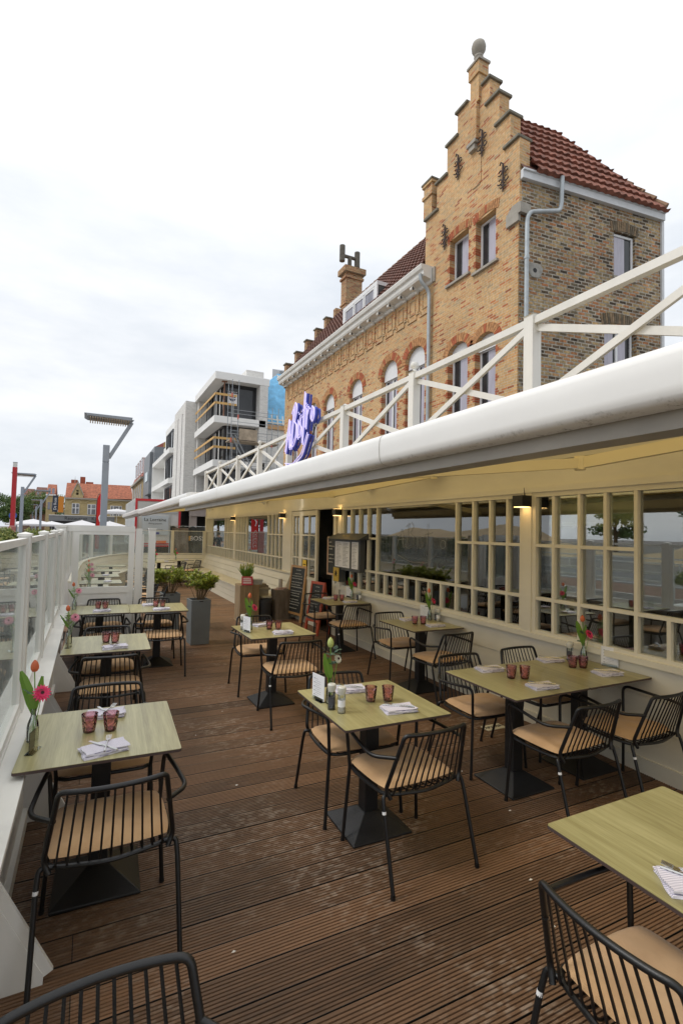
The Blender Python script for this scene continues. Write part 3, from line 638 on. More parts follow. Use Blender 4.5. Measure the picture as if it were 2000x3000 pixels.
def easel(label, base, ux, lean, w, h, leg, frame, lines, seed, name='chalkboard_easel'):
    """base: floor point of the left foot, ux: direction along the board, lean: horizontal lean of the top"""
    t = thing(name, label, 'chalkboard', base); ux = Vector(ux).normalized(); lean = Vector(lean); up = (Vector((0,0,1))*math.sqrt(1-lean.length_squared) + lean).normalized(); nn = up.cross(ux).normalized()
    if nn.dot(Vector(base)*-1) < 0: nn = -nn
    B = Vector((0,0,0)); mb = MB()
    def fb(u0, u1, v0, v1, d0, d1):
        P = [B+ux*u+up*v+nn*d for d in (d0, d1) for u, v in ((u0,v0),(u1,v0),(u1,v1),(u0,v1))]
        mb.add(P, [(0,1,2,3),(7,6,5,4),(0,4,5,1),(1,5,6,2),(2,6,7,3),(3,7,4,0)])
    fw = .045
    fb(0, fw, 0, h, -.02, .012); fb(w-fw, w, 0, h, -.02, .012); fb(fw, w-fw, h-fw, h, -.02, .012); fb(fw, w-fw, leg, leg+fw, -.02, .012)
    # rear strut frame
    for u in (.01, w-.045):
        a = B+ux*u+up*(h*.97)-nn*.03; b2 = B+ux*u-Vector((nn.x,nn.y,0)).normalized()*(.30*h); b2.z = 0; mb.bar(a, b2, .035, .02, nn)
    obj('frame', mb, frame, t)
    mb = MB(); fb(fw, w-fw, leg+fw, h-fw, -.012, 0); bo = obj('board', mb, BOARDM, t)
    mb = MB(); rnd = random.Random(seed); z = h-fw-.06; x0 = fw+.03; Wd = w-2*fw-.06
    for k in range(lines):
        if z < leg+fw+.03: break
        c = k < 2; L = Wd*(rnd.uniform(.35,.55) if c else rnd.uniform(.7,1)); o0 = (Wd-L)/2 if c else 0
        squiggle(mb, B+ux*(x0+o0)+up*z+nn*.004, ux, up, L, .022, rnd)
        z -= .05 if (k % 3) else .075
    obj('chalk_writing', mb, CHALK, bo)
    return t
easel('tall chalkboard in a light oak frame leaning beside the door panel', (3.70, 9.98, 0), (.10,-.62,0), (.10,0,0), .60, 1.12, .13, OAK, 22, 4)
easel('small red framed chalkboard easel standing in front of the doorway', (3.52, 8.52, 0), (.08,-.42,0), (.14,0,0), .42, .93, .22, REDW, 14, 9)
t = thing('wall_chalkboard', 'narrow chalkboard in a pale pink frame hung beside the doorway', 'chalkboard', (WX-.04, 8.1, 1.05))
mb = MB(); PK = mat('pale_wood_frame', (.55,.36,.24), .5)
for a, b, c, d in ((7.92,8.34,1.05,1.085),(7.92,8.34,1.695,1.73),(8.305,8.34,1.085,1.695),(7.92,7.955,1.085,1.695)): mb.box(WX-.075, WX-.045, a, b, c, d)
obj('frame', mb, PK, t, world=True); mb = MB(); mb.box(WX-.065, WX-.05, 7.955, 8.305, 1.085, 1.695); bo = obj('board', mb, BOARDM, t, world=True)
mb = MB(); rnd = random.Random(2)
for z, L in ((1.62,.12),(1.55,.22),(1.50,.14),(1.40,.2),(1.33,.22),(1.27,.16)): squiggle(mb, (WX-.068, 8.28, z), (0,-1,0), (0,0,1), L, .026, rnd, .003)
obj('chalk_writing', mb, CHALK, bo, world=True)
t = thing('yellow_notice', 'small yellow notice with a dark emblem mounted under the menu case', 'notice', (WX-.14, 7.72, 1.0))
mb = MB(); mb.box(WX-.16, WX-.05, 7.66, 7.88, .98, 1.22); obj('notice_box', mb, DARKGREY, t, world=True)
mb = MB(); mb.box(WX-.166, WX-.161, 7.665, 7.875, .985, 1.215); nb = obj('notice_face', mb, mat('ochre_face', (.55,.36,.04), .5), t, world=True)
mb = MB()
for a, b in (((7.77,1.17),(7.77,1.06)),((7.81,1.15),(7.73,1.08)),((7.73,1.15),(7.81,1.08)),((7.82,1.11),(7.72,1.12))): mb.tube([(WX-.168, *a), (WX-.168, *b)], .006, 4)
obj('emblem', mb, INK, nb, world=True)

# ============================================================ AWNINGS
def awning(y0, y1, xf, zf, label, arms, zw=2.72):
    t = thing('awning', label, 'awning', (WX, (y0+y1)/2, 2.9), group='cream retractable awnings over the terrace')
    # front rail: white rounded outer case and grey inner channel
    prof = [(.30,.160),(.02,.150),(-.022,.128),(-.03,.08),(-.026,.0),(-.012,-.028),(.02,-.037),(.065,-.037)]
    pr = fillet([(a, 0, b) for a, b in prof], .03, 3); mb = MB(); n = len(pr)
    for y in (y0, y1):
        for p in pr: mb.v.append((xf+p.x, y, zf+p.z))
    for i in range(n-1): mb.f.append((i, i+1, n+i+1, n+i)); mb.mi.append(0)
    obj('front_rail', mb, AWN1 if zf < 2.3 else AWNW, t, smooth=True, world=True)
    mb = MB(); mb.box(xf+.074, xf+.20, y0, y1, zf-.094, zf-.0); mb.box(xf+.225, xf+.25, y0, y1, zf-.05, zf+.05); obj('inner_channel', mb, AWNG, t, world=True)
    mb = MB(); mb.prism([(p.x, p.z) for p in pr] + [(.22,-.024),(.24,.02)], lambda u, v, d: (xf+u, d, zf+v), y1, y1+.025); mb.prism([(p.x, p.z) for p in pr] + [(.22,-.024),(.24,.02)], lambda u, v, d: (xf+u, d, zf+v), y0-.025, y0)
    obj('end_cap', mb, AWNW, t, world=True)
    for yj in (y0+3.9, y0+8.1):
        if yj > y1-1: continue
        mb = MB(); k = 1.012; mb.v += [(xf+p.x*1.0-(.0012), y, zf+p.z*1.0+(.0012 if p.z > .1 else -.0012 if p.z < -.02 else 0)) for y in (yj, yj+.006) for p in pr]
        for i in range(n-1): mb.f.append((i, i+1, n+i+1, n+i)); mb.mi.append(0)
        obj('rail_joint', mb, AWNG, t, world=True)
    mb = MB(); N = 14; K = 24
    for j in range(K+1):
        y = lerp(y0+.05, y1-.05, j/K)
        for i in range(N+1):
            s = i/N; x = lerp(xf+.20, WX-.06, s); z = lerp(zf+.12, zw, s) - .02*math.sin(math.pi*s)
            mb.v.append((x, y, z))
    for j in range(K):
        for i in range(N): a = j*(N+1)+i; mb.f.append((a, a+1, a+N+2, a+N+1)); mb.mi.append(0)
    obj('fabric', mb, FABRIC, t, smooth=True, world=True, rec=False)
    mb = MB(); mb.box(WX-.16, WX-.02, y0, y1, zw-.02, zw+.09); o = obj('wall_cassette', mb, AWNW, t, world=True); bev(o, .02)
    for sy, ey, fy in arms:     # shoulder y (wall), elbow (x,y), front y
        mb = MB(); s = Vector((WX-.14, sy, zw-.16)); e = Vector((ey[0], ey[1], ey[2])); f = Vector((xf+.23, fy, zf-.03))
        mb.bar(s, e, .05, .085); mb.bar(e, f, .045, .075); obj('arm', mb, FABARM, t, world=True)
        mb = MB(); mb.tube([e+Vector((0,0,-.052)), e+Vector((0,0,.052))], .042, 14); obj('elbow_joint', mb, FABARM, t, world=True); mb = MB(); mb.tube([s+Vector((0,0,-.06)), s+Vector((0,0,.06))], .04, 12); obj('shoulder_joint', mb, FABARM, t, world=True)
FABARM = mat('cream_arm_coating', (.80,.70,.44), .45)
awning(-1.4, 9.80, 1.50, 2.24, 'large cream awning with white front rail over the nearest tables', [(1.0,(3.30,2.62,2.375),3.0),(5.1,(3.26,6.9,2.385),6.9)])
awning(9.86, 20.6, 1.62, 2.36, 'second cream awning farther along, above the built-in bench', [(11.0,(3.2,12.9,2.50),13.4),(15.6,(3.2,17.2,2.50),17.6)], 2.82)
awning(20.7, 31.0, 1.62, 2.40, 'third awning whose far tip reaches over the street', [], 2.82)
# ============================================================ ROOF RAILING
t = thing('roof_railing', 'white cross-braced timber railing along the edge of the flat roof', 'railing', (4.0, 9, 3.12))
py = [-.6, 1.58, 3.75, 5.87, 8.05, 10.85, 13.1, 15.3, 17.8, 20.1]; ball = (5.87, 13.1, 17.8)
for y in py:
    mb = MB(); mb.box(3.94, 4.06, y-.06, y+.06, 3.12, 4.08); mb.add([(3.93,y-.07,4.08),(4.07,y-.07,4.08),(4.07,y+.07,4.08),(3.93,y+.07,4.08),(4,y,4.12)], [(0,1,2,3),(0,4,1),(1,4,2),(2,4,3),(3,4,0)])
    if y in ball: mb.lathe([(.0,.02),(.03,.03),(.025,.05),(.05,.07),(.062,.10),(.05,.14),(.0,.155)], (4.0,y,4.08), 14)
    obj('post', mb, WHITE, t, world=True, smooth=True)
mb = MB()
for a, b in zip(py, py[1:]): mb.bar((4.0, a+.06, 4.02), (4.0, b-.06, 4.02), .075, .075)
obj('top_rail', mb, WHITE, t, world=True)
for a, b in zip(py, py[1:]):
    mb = MB(); mb.bar((3.985, a+.06, 3.95), (3.985, b-.06, 3.17), .035, .07); mb.bar((4.022, a+.06, 3.17), (4.022, b-.06, 3.95), .035, .07)
    obj('cross_brace', mb, WHITE, t, world=True)
# ------------------------------------------------------------ blue neon script sign on the railing
BLUE = mat('blue_sign_body', (.03,.05,.36), .4); NEON = emit('violet_neon_tube', (.66,.60,.98), .30)
t = thing('neon_sign', 'blue and violet tubular script sign fixed to the roof railing', 'neon sign', (3.86, 10.2, 3.3))
mb = MB(); m2 = MB()
for s in script_strokes():
    P = [(0, 10.55 - p.x*.86 - .10*p.y, 3.52 + (p.y*1.12 + p.x*.24)) for p in s]
    mb.tube([(3.86, y, z) for _, y, z in P], .038, 8); mb.tube([(3.90, y-.07, z-.03) for _, y, z in P], .022, 6); m2.tube([(3.80, y-.03, z) for _, y, z in P], .013, 6); m2.tube([(3.81, y+.05, z+.05) for _, y, z in P], .011, 6)
obj('sign_letters', mb, BLUE, t, world=True, smooth=True); obj('neon_tubes', m2, NEON, t, world=True, smooth=True)
mb = MB(); mb.tube(fillet([(3.95,9.2,3.95),(3.93,9.6,3.5),(3.92,10.2,3.35)], .3), .012, 6); obj('cable', mb, BLACK, t, world=True)

# ============================================================ GLASS SCREEN ON THE LEFT
fx = -.345
t = thing('glass_screen', 'white timber windbreak with glass panels along the left of the deck', 'glass screen', (fx, 4, 0))
PY = [-.55, .8, 2.17, 3.55, 4.92, 6.30, 7.62]
for y in PY:
    mb = MB(); mb.box(fx-.032, fx+.032, y-.04, y+.04, .0, 1.745); mb.box(fx-.038, fx+.038, y-.046, y+.046, 1.7451, 1.76)
    mb.add([(fx-.038,y-.046,1.76),(fx+.038,y-.046,1.76),(fx+.038,y+.046,1.76),(fx-.038,y+.046,1.76),(fx,y,1.772)], [(0,4,1),(1,4,2),(2,4,3),(3,4,0)])
    obj('post', mb, WHITE, t, world=True)
mb = MB()
mb.box(fx-.05, -.215, -1.2, 8.05, .69, .715); mb.box(fx-.022, fx+.022, -1.2, 8.05, .7151, .735); mb.box(-.325, -.30, -1.2, 8.05, .0, .69); mb.box(-.30, -.275, -1.2, 8.05, .0, .09); mb.box(-.30, -.28, -1.2, 8.05, .60, .689)
obj('sill_board', mb, WHITE, t, world=True)
for a, b in zip(PY, PY[1:] + [8.03]):
    a += .042; b -= .042; mb = MB(); X0, X1 = fx-.018, fx+.018
    mb.box(X0, X1, a, a+.045, .736, 1.735); mb.box(X0, X1, b-.045, b, .736, 1.735); mb.box(X0, X1, a+.045, b-.045, 1.70, 1.735); mb.box(X0, X1, a+.045, b-.045, .736, .78)
    fr = obj('panel_frame', mb, WHITE, t, world=True)
    g = MB(); g.box(fx-.003, fx+.003, a+.04, b-.04, .775, 1.705); obj('pane', g, GLASSF, fr, world=True)
for y in (2.36, 3.66, 4.98, 6.36):
    mb = MB(); mb.prism([(-.30,.0),(-.10,.0),(-.10,.035),(-.30,.42)], lambda u, v, d: (u, d, v), y, y+.03)
    mb.bar((-.09,y+.015,.03), (-.29,y+.015,.425), .055, .02, (0,1,0)); obj('brace', mb, WHITE, t, world=True)
# ------------------------------------------------------------ gate and posts closing the deck
t = thing('glass_gate', 'wide white gate with one glass pane behind the third screen table', 'gate', (.2, 8.1, 0))
mb = MB()
mb.box(-.30, .60, 8.07, 8.13, 1.745, 1.83); mb.box(-.21, -.13, 8.075, 8.125, .1, 1.745); mb.box(.52, .60, 8.075, 8.125, .1, 1.745)
mb.box(-.13, .52, 8.075, 8.125, .86, .95); mb.box(-.13, .52, 8.085, 8.115, .2, .86); mb.box(-.13, .52, 8.075, 8.125, .1, .2); mb.box(-.13, .52, 8.075, 8.125, 1.70, 1.745); mb.box(-.13,.52,8.06,8.075,.70,.715)
gf = obj('gate_frame', mb, WHITE, t, world=True)
g = MB(); g.box(-.135, .525, 8.097, 8.103, .945, 1.705); obj('pane', g, GLASSF, t, world=True)
mb = MB(); mb.tube(fillet([(.60,8.06,.92),(.60,8.02,.92),(.60,8.02,.4),(.62,8.02,.1)], .02), .006, 6); obj('latch_rod', mb, STEEL, t, world=True)
mb = MB(); mb.box(.50, .58, 8.06, 8.066, 1.0, 1.1); 
t = thing('gate_post', 'square white gate post carrying the hinge of the glass gate', 'post', (.66, 8.12, 0), group='white posts beside the gate')
mb = MB(); mb.box(.615, .70, 8.08, 8.16, 0, 1.80); mb.box(.702, .725, 8.09, 8.15, 0, 1.72); obj('post', mb, WHITE, t, world=True)
lone('corner_post', MB().box(-.42,-.30,8.02,8.12,0,1.80).box(-.43,-.29,8.01,8.13,1.80,1.83), WHITE, 'square white corner post where the glass screen meets the gate', 'post', 'white posts beside the gate')
lone('gate_post', MB().box(.80,.893,8.12,8.21,0,1.79).box(.79,.903,8.11,8.22,1.79,1.81), WHITE, 'single free-standing white post just left of the two potted shrubs', 'post', 'white posts beside the gate')
t = thing('upper_glass', 'narrow clear glass strip between the gate and the white post', 'glass panel', (.85, 8.13, .9))
mb = MB(); mb.box(.70, .80, 8.16, 8.166, .9, 1.74); obj('pane', mb, GLASSF, t, world=True)
# ============================================================ BUILT-IN BENCHES AND FAR GLASS
def sweep(path, inward, sec):
    """path: XY points, inward: +1 left / -1 right of travel; sec: list of (offset, z)"""
    P = [Vector((a, b)) for a, b in path]; nrm = []
    for i in range(len(P)):
        t = (P[min(i+1, len(P)-1)] - P[max(i-1, 0)]).normalized(); nrm.append(Vector((-t.y, t.x))*inward)
    mb = MB(); n = len(sec)
    for p, q in zip(P, nrm):
        for o, z in sec: w = p + q*o; mb.v.append((w.x, w.y, z))
    for i in range(len(P)-1):
        for k in range(n): k2 = (k+1) % n; mb.f.append((i*n+k, i*n+k2, (i+1)*n+k2, (i+1)*n+k)); mb.mi.append(0)
    mb.f.append(tuple(range(n))); mb.f.append(tuple((len(P)-1)*n+k for k in reversed(range(n)))); mb.mi += [0, 0]
    return mb
def slats(n, a, b, th=.02):
    """siding courses between back-rest points a=(off,z) low and b=(off,z) high, tiny shadow gaps"""
    out = []
    for i in range(n):
        t0 = i/n; t1 = (i+1)/n - .02; p = (lerp(a[0], b[0], t0), lerp(a[1], b[1], t0)); q = (lerp(a[0], b[0], t1), lerp(a[1], b[1], t1))
        out.append([p, q, (q[0]-th, q[1]), (p[0]-th, p[1])])
    return out
def bench(name, label, path, inward, group):
    t = thing(name, label, 'bench', (path[0][0], path[0][1], 0), group=group)
    for i, s in enumerate(slats(3, (.24, .46), (.07, .90))): obj('back_board', sweep(path, inward, s), CREAM, t, world=True)
    obj('back_cap', sweep(path, inward, [(-.02,.905),(.09,.905),(.09,.935),(-.02,.935)]), CREAM, t, world=True)
    obj('seat', sweep(path, inward, [(.22,.425),(.68,.425),(.68,.455),(.22,.455)]), CREAM, t, world=True)
    for s in slats(3, (.65, .0), (.65, .42)): obj('front_board', sweep(path, inward, s), CREAM, t, world=True)
    return t
G = 'built-in cream bench running round the far deck'
rb = bench('built_in_bench', 'long cream slatted bench with sloping back under the far window', [(3.90, 10.1), (3.90, 14), (3.90, 18.9)], 1, G)
mb = MB(); mb.prism([(3.62,0),(3.90,0),(3.90,.90),(3.81,.90),(3.64,.46)], lambda u, v, d: (u, d, v), 10.06, 10.10); obj('end_panel', mb, CREAM, rb, world=True)
bench('built_in_bench', 'cream slatted bench across the far end under the glass panels', [(3.88, 18.95), (2.3, 19.05), (1.25, 19.1)], 1, G)
arc = [(1.22, 19.1), (.85, 18.5), (.45, 17.6), (.12, 16.4), (-.10, 15.2), (-.22, 14.0), (-.26, 12.6), (-.27, 11.0), (-.27, 9.2)]
cb = []
for i in range(len(arc)-1):
    for k in range(4):
        t = k/4; cb.append((lerp(arc[i][0], arc[i+1][0], t), lerp(arc[i][1], arc[i+1][1], t)))
cb.append(arc[-1]); bench('built_in_bench', 'curved pale bench with sloping back seen through the gate glass', cb, 1, G)
t = thing('far_glass_screen', 'row of clear glass panels on posts above the far bench', 'glass screen', (2.4, 19.2, .93))
far = [(3.80,19.1),(2.68,19.17),(1.3,19.22),(.62,18.2),(.05,16.6),(-.22,15.0),(-.36,13.0),(-.38,11.2),(-.38,9.4),(-.38,8.2)]
for i, (x, y) in enumerate(far): mb = MB(); mb.box(x-.05, x+.05, y-.05, y+.05, .0, 1.75); obj('post', mb, CREAM if i < 3 else WHITE, t, world=True)
for a, b in zip(far, far[1:]):
    mb = MB(); mb.bar((*a, 1.33), (*b, 1.33), .008, .78); obj('pane', mb, GLASSF, t, world=True)
    mb = MB(); mb.bar((*a, 1.735), (*b, 1.735), .03, .02); obj('glass_top_rail', mb, WHITE, t, world=True)

# ============================================================ FURNITURE PROTOTYPES
def cushion_mesh(w, d, th, seed, z0=0):
    rnd = random.Random(seed); mb = MB(); n = 16; ph = [rnd.uniform(0, 6) for _ in range(4)]
    def pt(i, j):
        u = i/n*2-1; v = j/n*2-1
        # square -> rounded square
        e = .13; x = u*(1 - e*v*v*abs(v)*.6*abs(u)); y = v*(1 - e*u*u*abs(u)*.6*abs(v)); return x*w/2, y*d/2, u, v
    top = []
    for s in (1, -1):
        for j in range(n+1):
            for i in range(n+1):
                x, y, u, v = pt(i, j); q = max(0, (1-abs(u)**5))*max(0, (1-abs(v)**5)); h = q**.42
                wr = .0035*math.sin(9*u+ph[0]+2*v)*q + .003*math.sin(7*v+ph[1]+3*u)*q - .008*math.exp(-((u*u+v*v)/.12))
                z = z0 + th*.42 + (th*.55*h + (wr if s > 0 else 0))*(1 if s > 0 else -.75)
                mb.v.append((x, y, z))
    m = (n+1)*(n+1)
    for s in (0, 1):
        for j in range(n):
            for i in range(n):
                a = s*m + j*(n+1)+i; q = (a, a+1, a+n+2, a+n+1); mb.f.append(q if not s else q[::-1]); mb.mi.append(0)
    return mb
def make_chair():
    t = thing('armchair', '', 'armchair', group='black metal armchairs with tan seat cushions')
    TR = .0110; SR = .0048
    def back_y(x, z): t = (z-.437)/.338; return -.145 - .090*t - .036*(1-(x/.21)**2)*t
    lp = fillet([(.243,-.128,.437),(.252,.08,.432),(.238,.268,.432),(-.238,.268,.432),(-.252,.08,.432),(-.243,-.128,.437),(0,-.175,.432)], .07, 5, True)
    mb = MB(); mb.tube(lp, TR*.9, 8, True)
    for i in range(11):
        q = -1+.2*i; xt = q*.168; xb = q*.205
        def bx(z): return lerp(xb, xt, (z-.437)/.338)
        mb.tube(fillet([(bx(.52), back_y(xb,.52), .52),(xb, back_y(xb,.45)+.0, .432),(xb*1.02, -.08, .416),(xb*1.05, .14, .416),(xb*1.05, .266, .432)], .03, 3), SR, 6, caps=False)
    obj('seat_frame', mb, BLACK, t, smooth=True)
    mb = MB()
    tp = [(x, back_y(x,.772), .773 - .004*(1-(x/.2)**2)) for x in (-.15,-.08,0,.08,.15)]
    path = fillet([(-.225,-.155,.425),(-.248,-.140,.47),(-.200,-.237,.776)] + [(x, y-.002, .776) for x, y, z in tp] + [(.200,-.237,.776),(.248,-.140,.47),(.225,-.155,.425)], .05, 6)
    mb.tube(path, TR, 10)
    for i in range(11):
        q = -1+.2*i; xt = q*.168; xb = q*.205
        mb.tube([(lerp(xb,xt,(z-.437)/.338), back_y(q*.17,z)-(.001 if z > .7 else 0), z) for z in (.52,.65,.771)], SR, 6, caps=False)
    obj('backrest', mb, BLACK, t, smooth=True)
    for s in (-1, 1):
        mb = MB(); mb.tube(fillet([(s*.240,.255,.432),(s*.258,.272,.664),(s*.290,.08,.650),(s*.310,-.09,.638),(s*.214,-.205,.652)], .055, 6), TR*.95, 10)
        obj('armrest', mb, BLACK, t, smooth=True)
        mb = MB(); mb.tube([(s*.240,.255,.432),(s*.266,.275,.02)], TR*.95, 10); mb.tube([(s*.266,.275,.02),(s*.267,.276,0)], TR*1.15, 10); obj('leg', mb, BLACK, t, smooth=True)
        mb = MB(); mb.tube(fillet([(s*.215,-.130,.437),(s*.262,-.136,.446),(s*.268,-.158,.38),(s*.275,-.262,.02)], .03, 5), TR*.95, 10); mb.tube([(s*.275,-.262,.02),(s*.276,-.263,0)], TR*1.15, 10); obj('leg', mb, BLACK, t, smooth=True)
    cm = cushion_mesh(.492, .425, .055, 3, .437); cm.xf(Matrix.Translation((0, .085, 0))); c = obj('seat_cushion', cm, CUSH, t, smooth=True)
    mb = MB(); mb.box(.240,.250,.10,.125,.446,.458); obj('cushion_tag', mb, BLACK, c)
    return t
def make_table():
    t = thing('table', '', 'table', group='square tables with pale oak tops and black pedestals')
    mb = MB(); w, d, r = .35, .37, .015
    P = fillet([(-w,-d,0),(w,-d,0),(w,d,0),(-w,d,0)], r, 3, True)
    mb.prism([(p.x, p.y) for p in P], lambda u, v, q: (u, v, q), .7385, .75); o = obj('tabletop', mb, [TOP], t)
    mb = MB(); mb.prism([(p.x*.999, p.y*.999) for p in P], lambda u, v, q: (u, v, q), .7355, .738); mb2 = MB()
    # dark edge band just proud of the laminate
    P2 = [(p.x*1.0022, p.y*1.0022) for p in P]; n = len(P2); mb.v += [(x, y, z) for z in (.7365,.7485) for x, y in P2]; b = len(mb.v)-2*n
    for i in range(n): mb.f.append((b+i, b+(i+1) % n, b+n+(i+1) % n, b+n+i)); mb.mi.append(0)
    obj('edge_band', mb, EDGE, t)
    mb = MB(); mb.box(-.045,.045,-.045,.045,.085,.72); mb.box(-.15,.15,-.15,.15,.722,.7355); o = obj('column', mb, BLACKT, t); bev(o, .004)
    mb = MB(); a, b, c = .20, .05, .012
    mb.add([(-a,-a,.0),(a,-a,.0),(a,a,.0),(-a,a,.0),(-a,-a,c),(a,-a,c),(a,a,c),(-a,a,c),(-b,-b,.10),(b,-b,.10),(b,b,.10),(-b,b,.10)],
       [(3,2,1,0)] + [(i, (i+1) % 4, (i+1) % 4+4, i+4) for i in range(4)] + [(i+4, (i+1) % 4+4, (i+1) % 4+8, i+8) for i in range(4)] + [(8,9,10,11)])
    o = obj('pedestal_base', mb, BLACKT, t); bev(o, .004)
    return t
chair0 = make_chair(); table0 = make_table()
T = dict(
 L1=('front left table beside the glass screen', .10, 2.945, -2), L2=('second table along the glass screen', .18, 5.14, -2),
 L3=('third screen table', .15, 7.26, -2), L4=('table joined to the right of the third screen table', .853, 7.215, -2),
 T=('middle table nearest the camera', 1.62, 2.81, -1), M=('middle table farther back', 1.79, 5.22, 1),
 R1=('left half of the double table', 2.86, 2.83, 0), R2=('wall half of the double table', 3.562, 2.83, 0),
 N=('single wall table behind the double table', 3.545, 4.99, 0), O=('wall table nearest the open doorway', 3.50, 7.07, 0),
 F=('right foreground table', 1.90, 1.00, 0))
tl = dict(L1='pale oak table at the front left beside the glass screen', L2='pale oak table second along the glass screen',
 L3='pale oak table third along the glass screen, in front of the gate', L4='pale oak table joined to the right of the third screen table',
 T='oak table in the middle of the deck, nearest the camera', M='oak table in the middle, farther back, before the wooden stump',
 R1='left half of the double oak table by the window wall', R2='right half of the double oak table, against the window wall',
 N='single oak table at the wall just behind the double table', O='small oak table at the wall nearest the open doorway', F='oak table cut off at the right edge of the foreground')
TB = {}; first = True
for k, (d, x, y, rz) in T.items(): TB[k] = place(table0, first, (x, y, 0), rz, tl[k]); first = False
CH = [(.13,2.51,0,'armchair nearest the camera at the front left table, its back to us'),(.135,3.43,178,'armchair on the far side of the front left table, facing us'),
 (.20,4.72,-3,'armchair on the near side of the second screen table'),(.20,5.55,179,'armchair on the far side of the second screen table'),
 (.18,6.80,-2,'armchair on the near side of the third screen table'),(.21,7.80,178,'armchair between the third screen table and the gate'),
 (.86,6.76,-5,'armchair near side of the joined table, beside the tall planter'),(.87,7.72,176,'armchair behind the joined table, before the gate post'),
 (.065,1.045,182,'armchair cut off by the bottom left corner, facing the camera'),(1.495,.93,-89,'armchair in the bottom right corner facing the foreground table'),
 (1.675,2.45,2,'armchair on the near side of the middle table nearest the camera'),(1.63,3.12,177,'armchair on the far side of the middle table nearest the camera'),
 (2.89,2.385,1,'armchair on the near side of the double table, left one'),(3.53,2.335,1,'armchair on the near side of the double table, beside the wall'),
 (2.87,3.25,178,'armchair on the far side of the double table, left one'),(3.575,3.265,180,'armchair on the far side of the double table, beside the wall'),
 (1.83,4.70,-3,'armchair on the near side of the farther middle table'),(1.79,5.72,176,'armchair on the far side of the farther middle table'),
 (3.50,4.49,2,'armchair on the near side of the single wall table'),(3.52,5.44,178,'armchair on the far side of the single wall table'),
 (3.475,6.64,0,'armchair on the near side of the table by the doorway'),(3.44,7.60,181,'armchair on the far side of the table by the doorway')]
first = True
for x, y, rz, lb in CH: place(chair0, first, (x, y, 0), rz, 'black metal ' + lb); first = False
# tiny leg stickers on the chairs that show them
for x, y, rz, s in ((.13,2.51,0,-1),(1.675,2.45,2,-1),(2.89,2.385,1,-1),(3.53,2.335,1,-1),(1.495,.93,-89,-1),(1.83,4.70,-3,-1),(3.475,6.64,0,-1)):
    for ob in C.objects:
        if ob.get('category') == 'armchair' and (ob.location-Vector((x, y, 0))).length < .01:
            mb = MB(); mb.tube([(s*.2682,-.160,.376),(s*.2686,-.163,.362)], .0108, 10); obj('leg_sticker', mb, STICK, ob)
# the tables and chairs beyond the gate (bench side)
BT = [(.22,9.55),(.22,10.9),(.24,12.3),(.32,13.8),(.55,15.4),(2.0,17.05),(2.75,17.9)]
bl = ['nearest of the oak tables along the curved bench beyond the gate','second oak table along the curved bench beyond the gate','third oak table along the curved bench beyond the gate','fourth oak table along the curved bench beyond the gate','fifth oak table where the curved bench bends','oak table before the far end bench, left one','oak table before the far end bench, right one']
for (x, y), lb in zip(BT, bl): copy_ = place(table0, False, (x, y, 0), 90 if y < 16 else 20, lb, 'oak tables along the far benches')
BC = [(1.02,9.6,88),(1.05,10.9,90),(1.08,12.3,90),(1.14,13.8,92),(1.42,15.3,95),(2.45,16.4,100),(3.05,17.2,105)]
bl2 = ['nearest black armchair facing the curved bench beyond the gate','second black armchair facing the curved bench','third black armchair facing the curved bench','fourth black armchair facing the curved bench','fifth black armchair facing the curved bench bend','black armchair at the far end tables, left one','black armchair at the far end tables, right one beside the bench']
for (x, y, rz), lb in zip(BC, bl2): place(chair0, False, (x, y, 0), rz, lb, 'black armchairs facing the far benches')
mb = cushion_mesh(1.0, .42, .06, 5, .455); mb.xf(Matrix.Translation((-.02, 10.9, 0)) @ Matrix.Rotation(R(90), 4, 'Z')); lone('bench_cushion', mb, CUSH, 'long tan cushion lying on the curved bench behind the gate glass', 'cushion', smooth=True)
# dim room furniture behind the windows
rx = [(4.9,2.1,'near'),(5.0,4.9,'middle'),(4.9,6.6,'far')]
for x, y, w in rx:
    place(table0, False, (x, y, 0), 0, f'dim oak table inside the restaurant behind the {w} part of the window', 'tables inside the restaurant')
    for s, q in ((-.45, 'near'), (.45, 'far')):
        place(chair0, False, (x, y+s, 0), 0 if s < 0 else 180, f'dim armchair at the {q} side of the {w} indoor table', 'armchairs inside the restaurant')

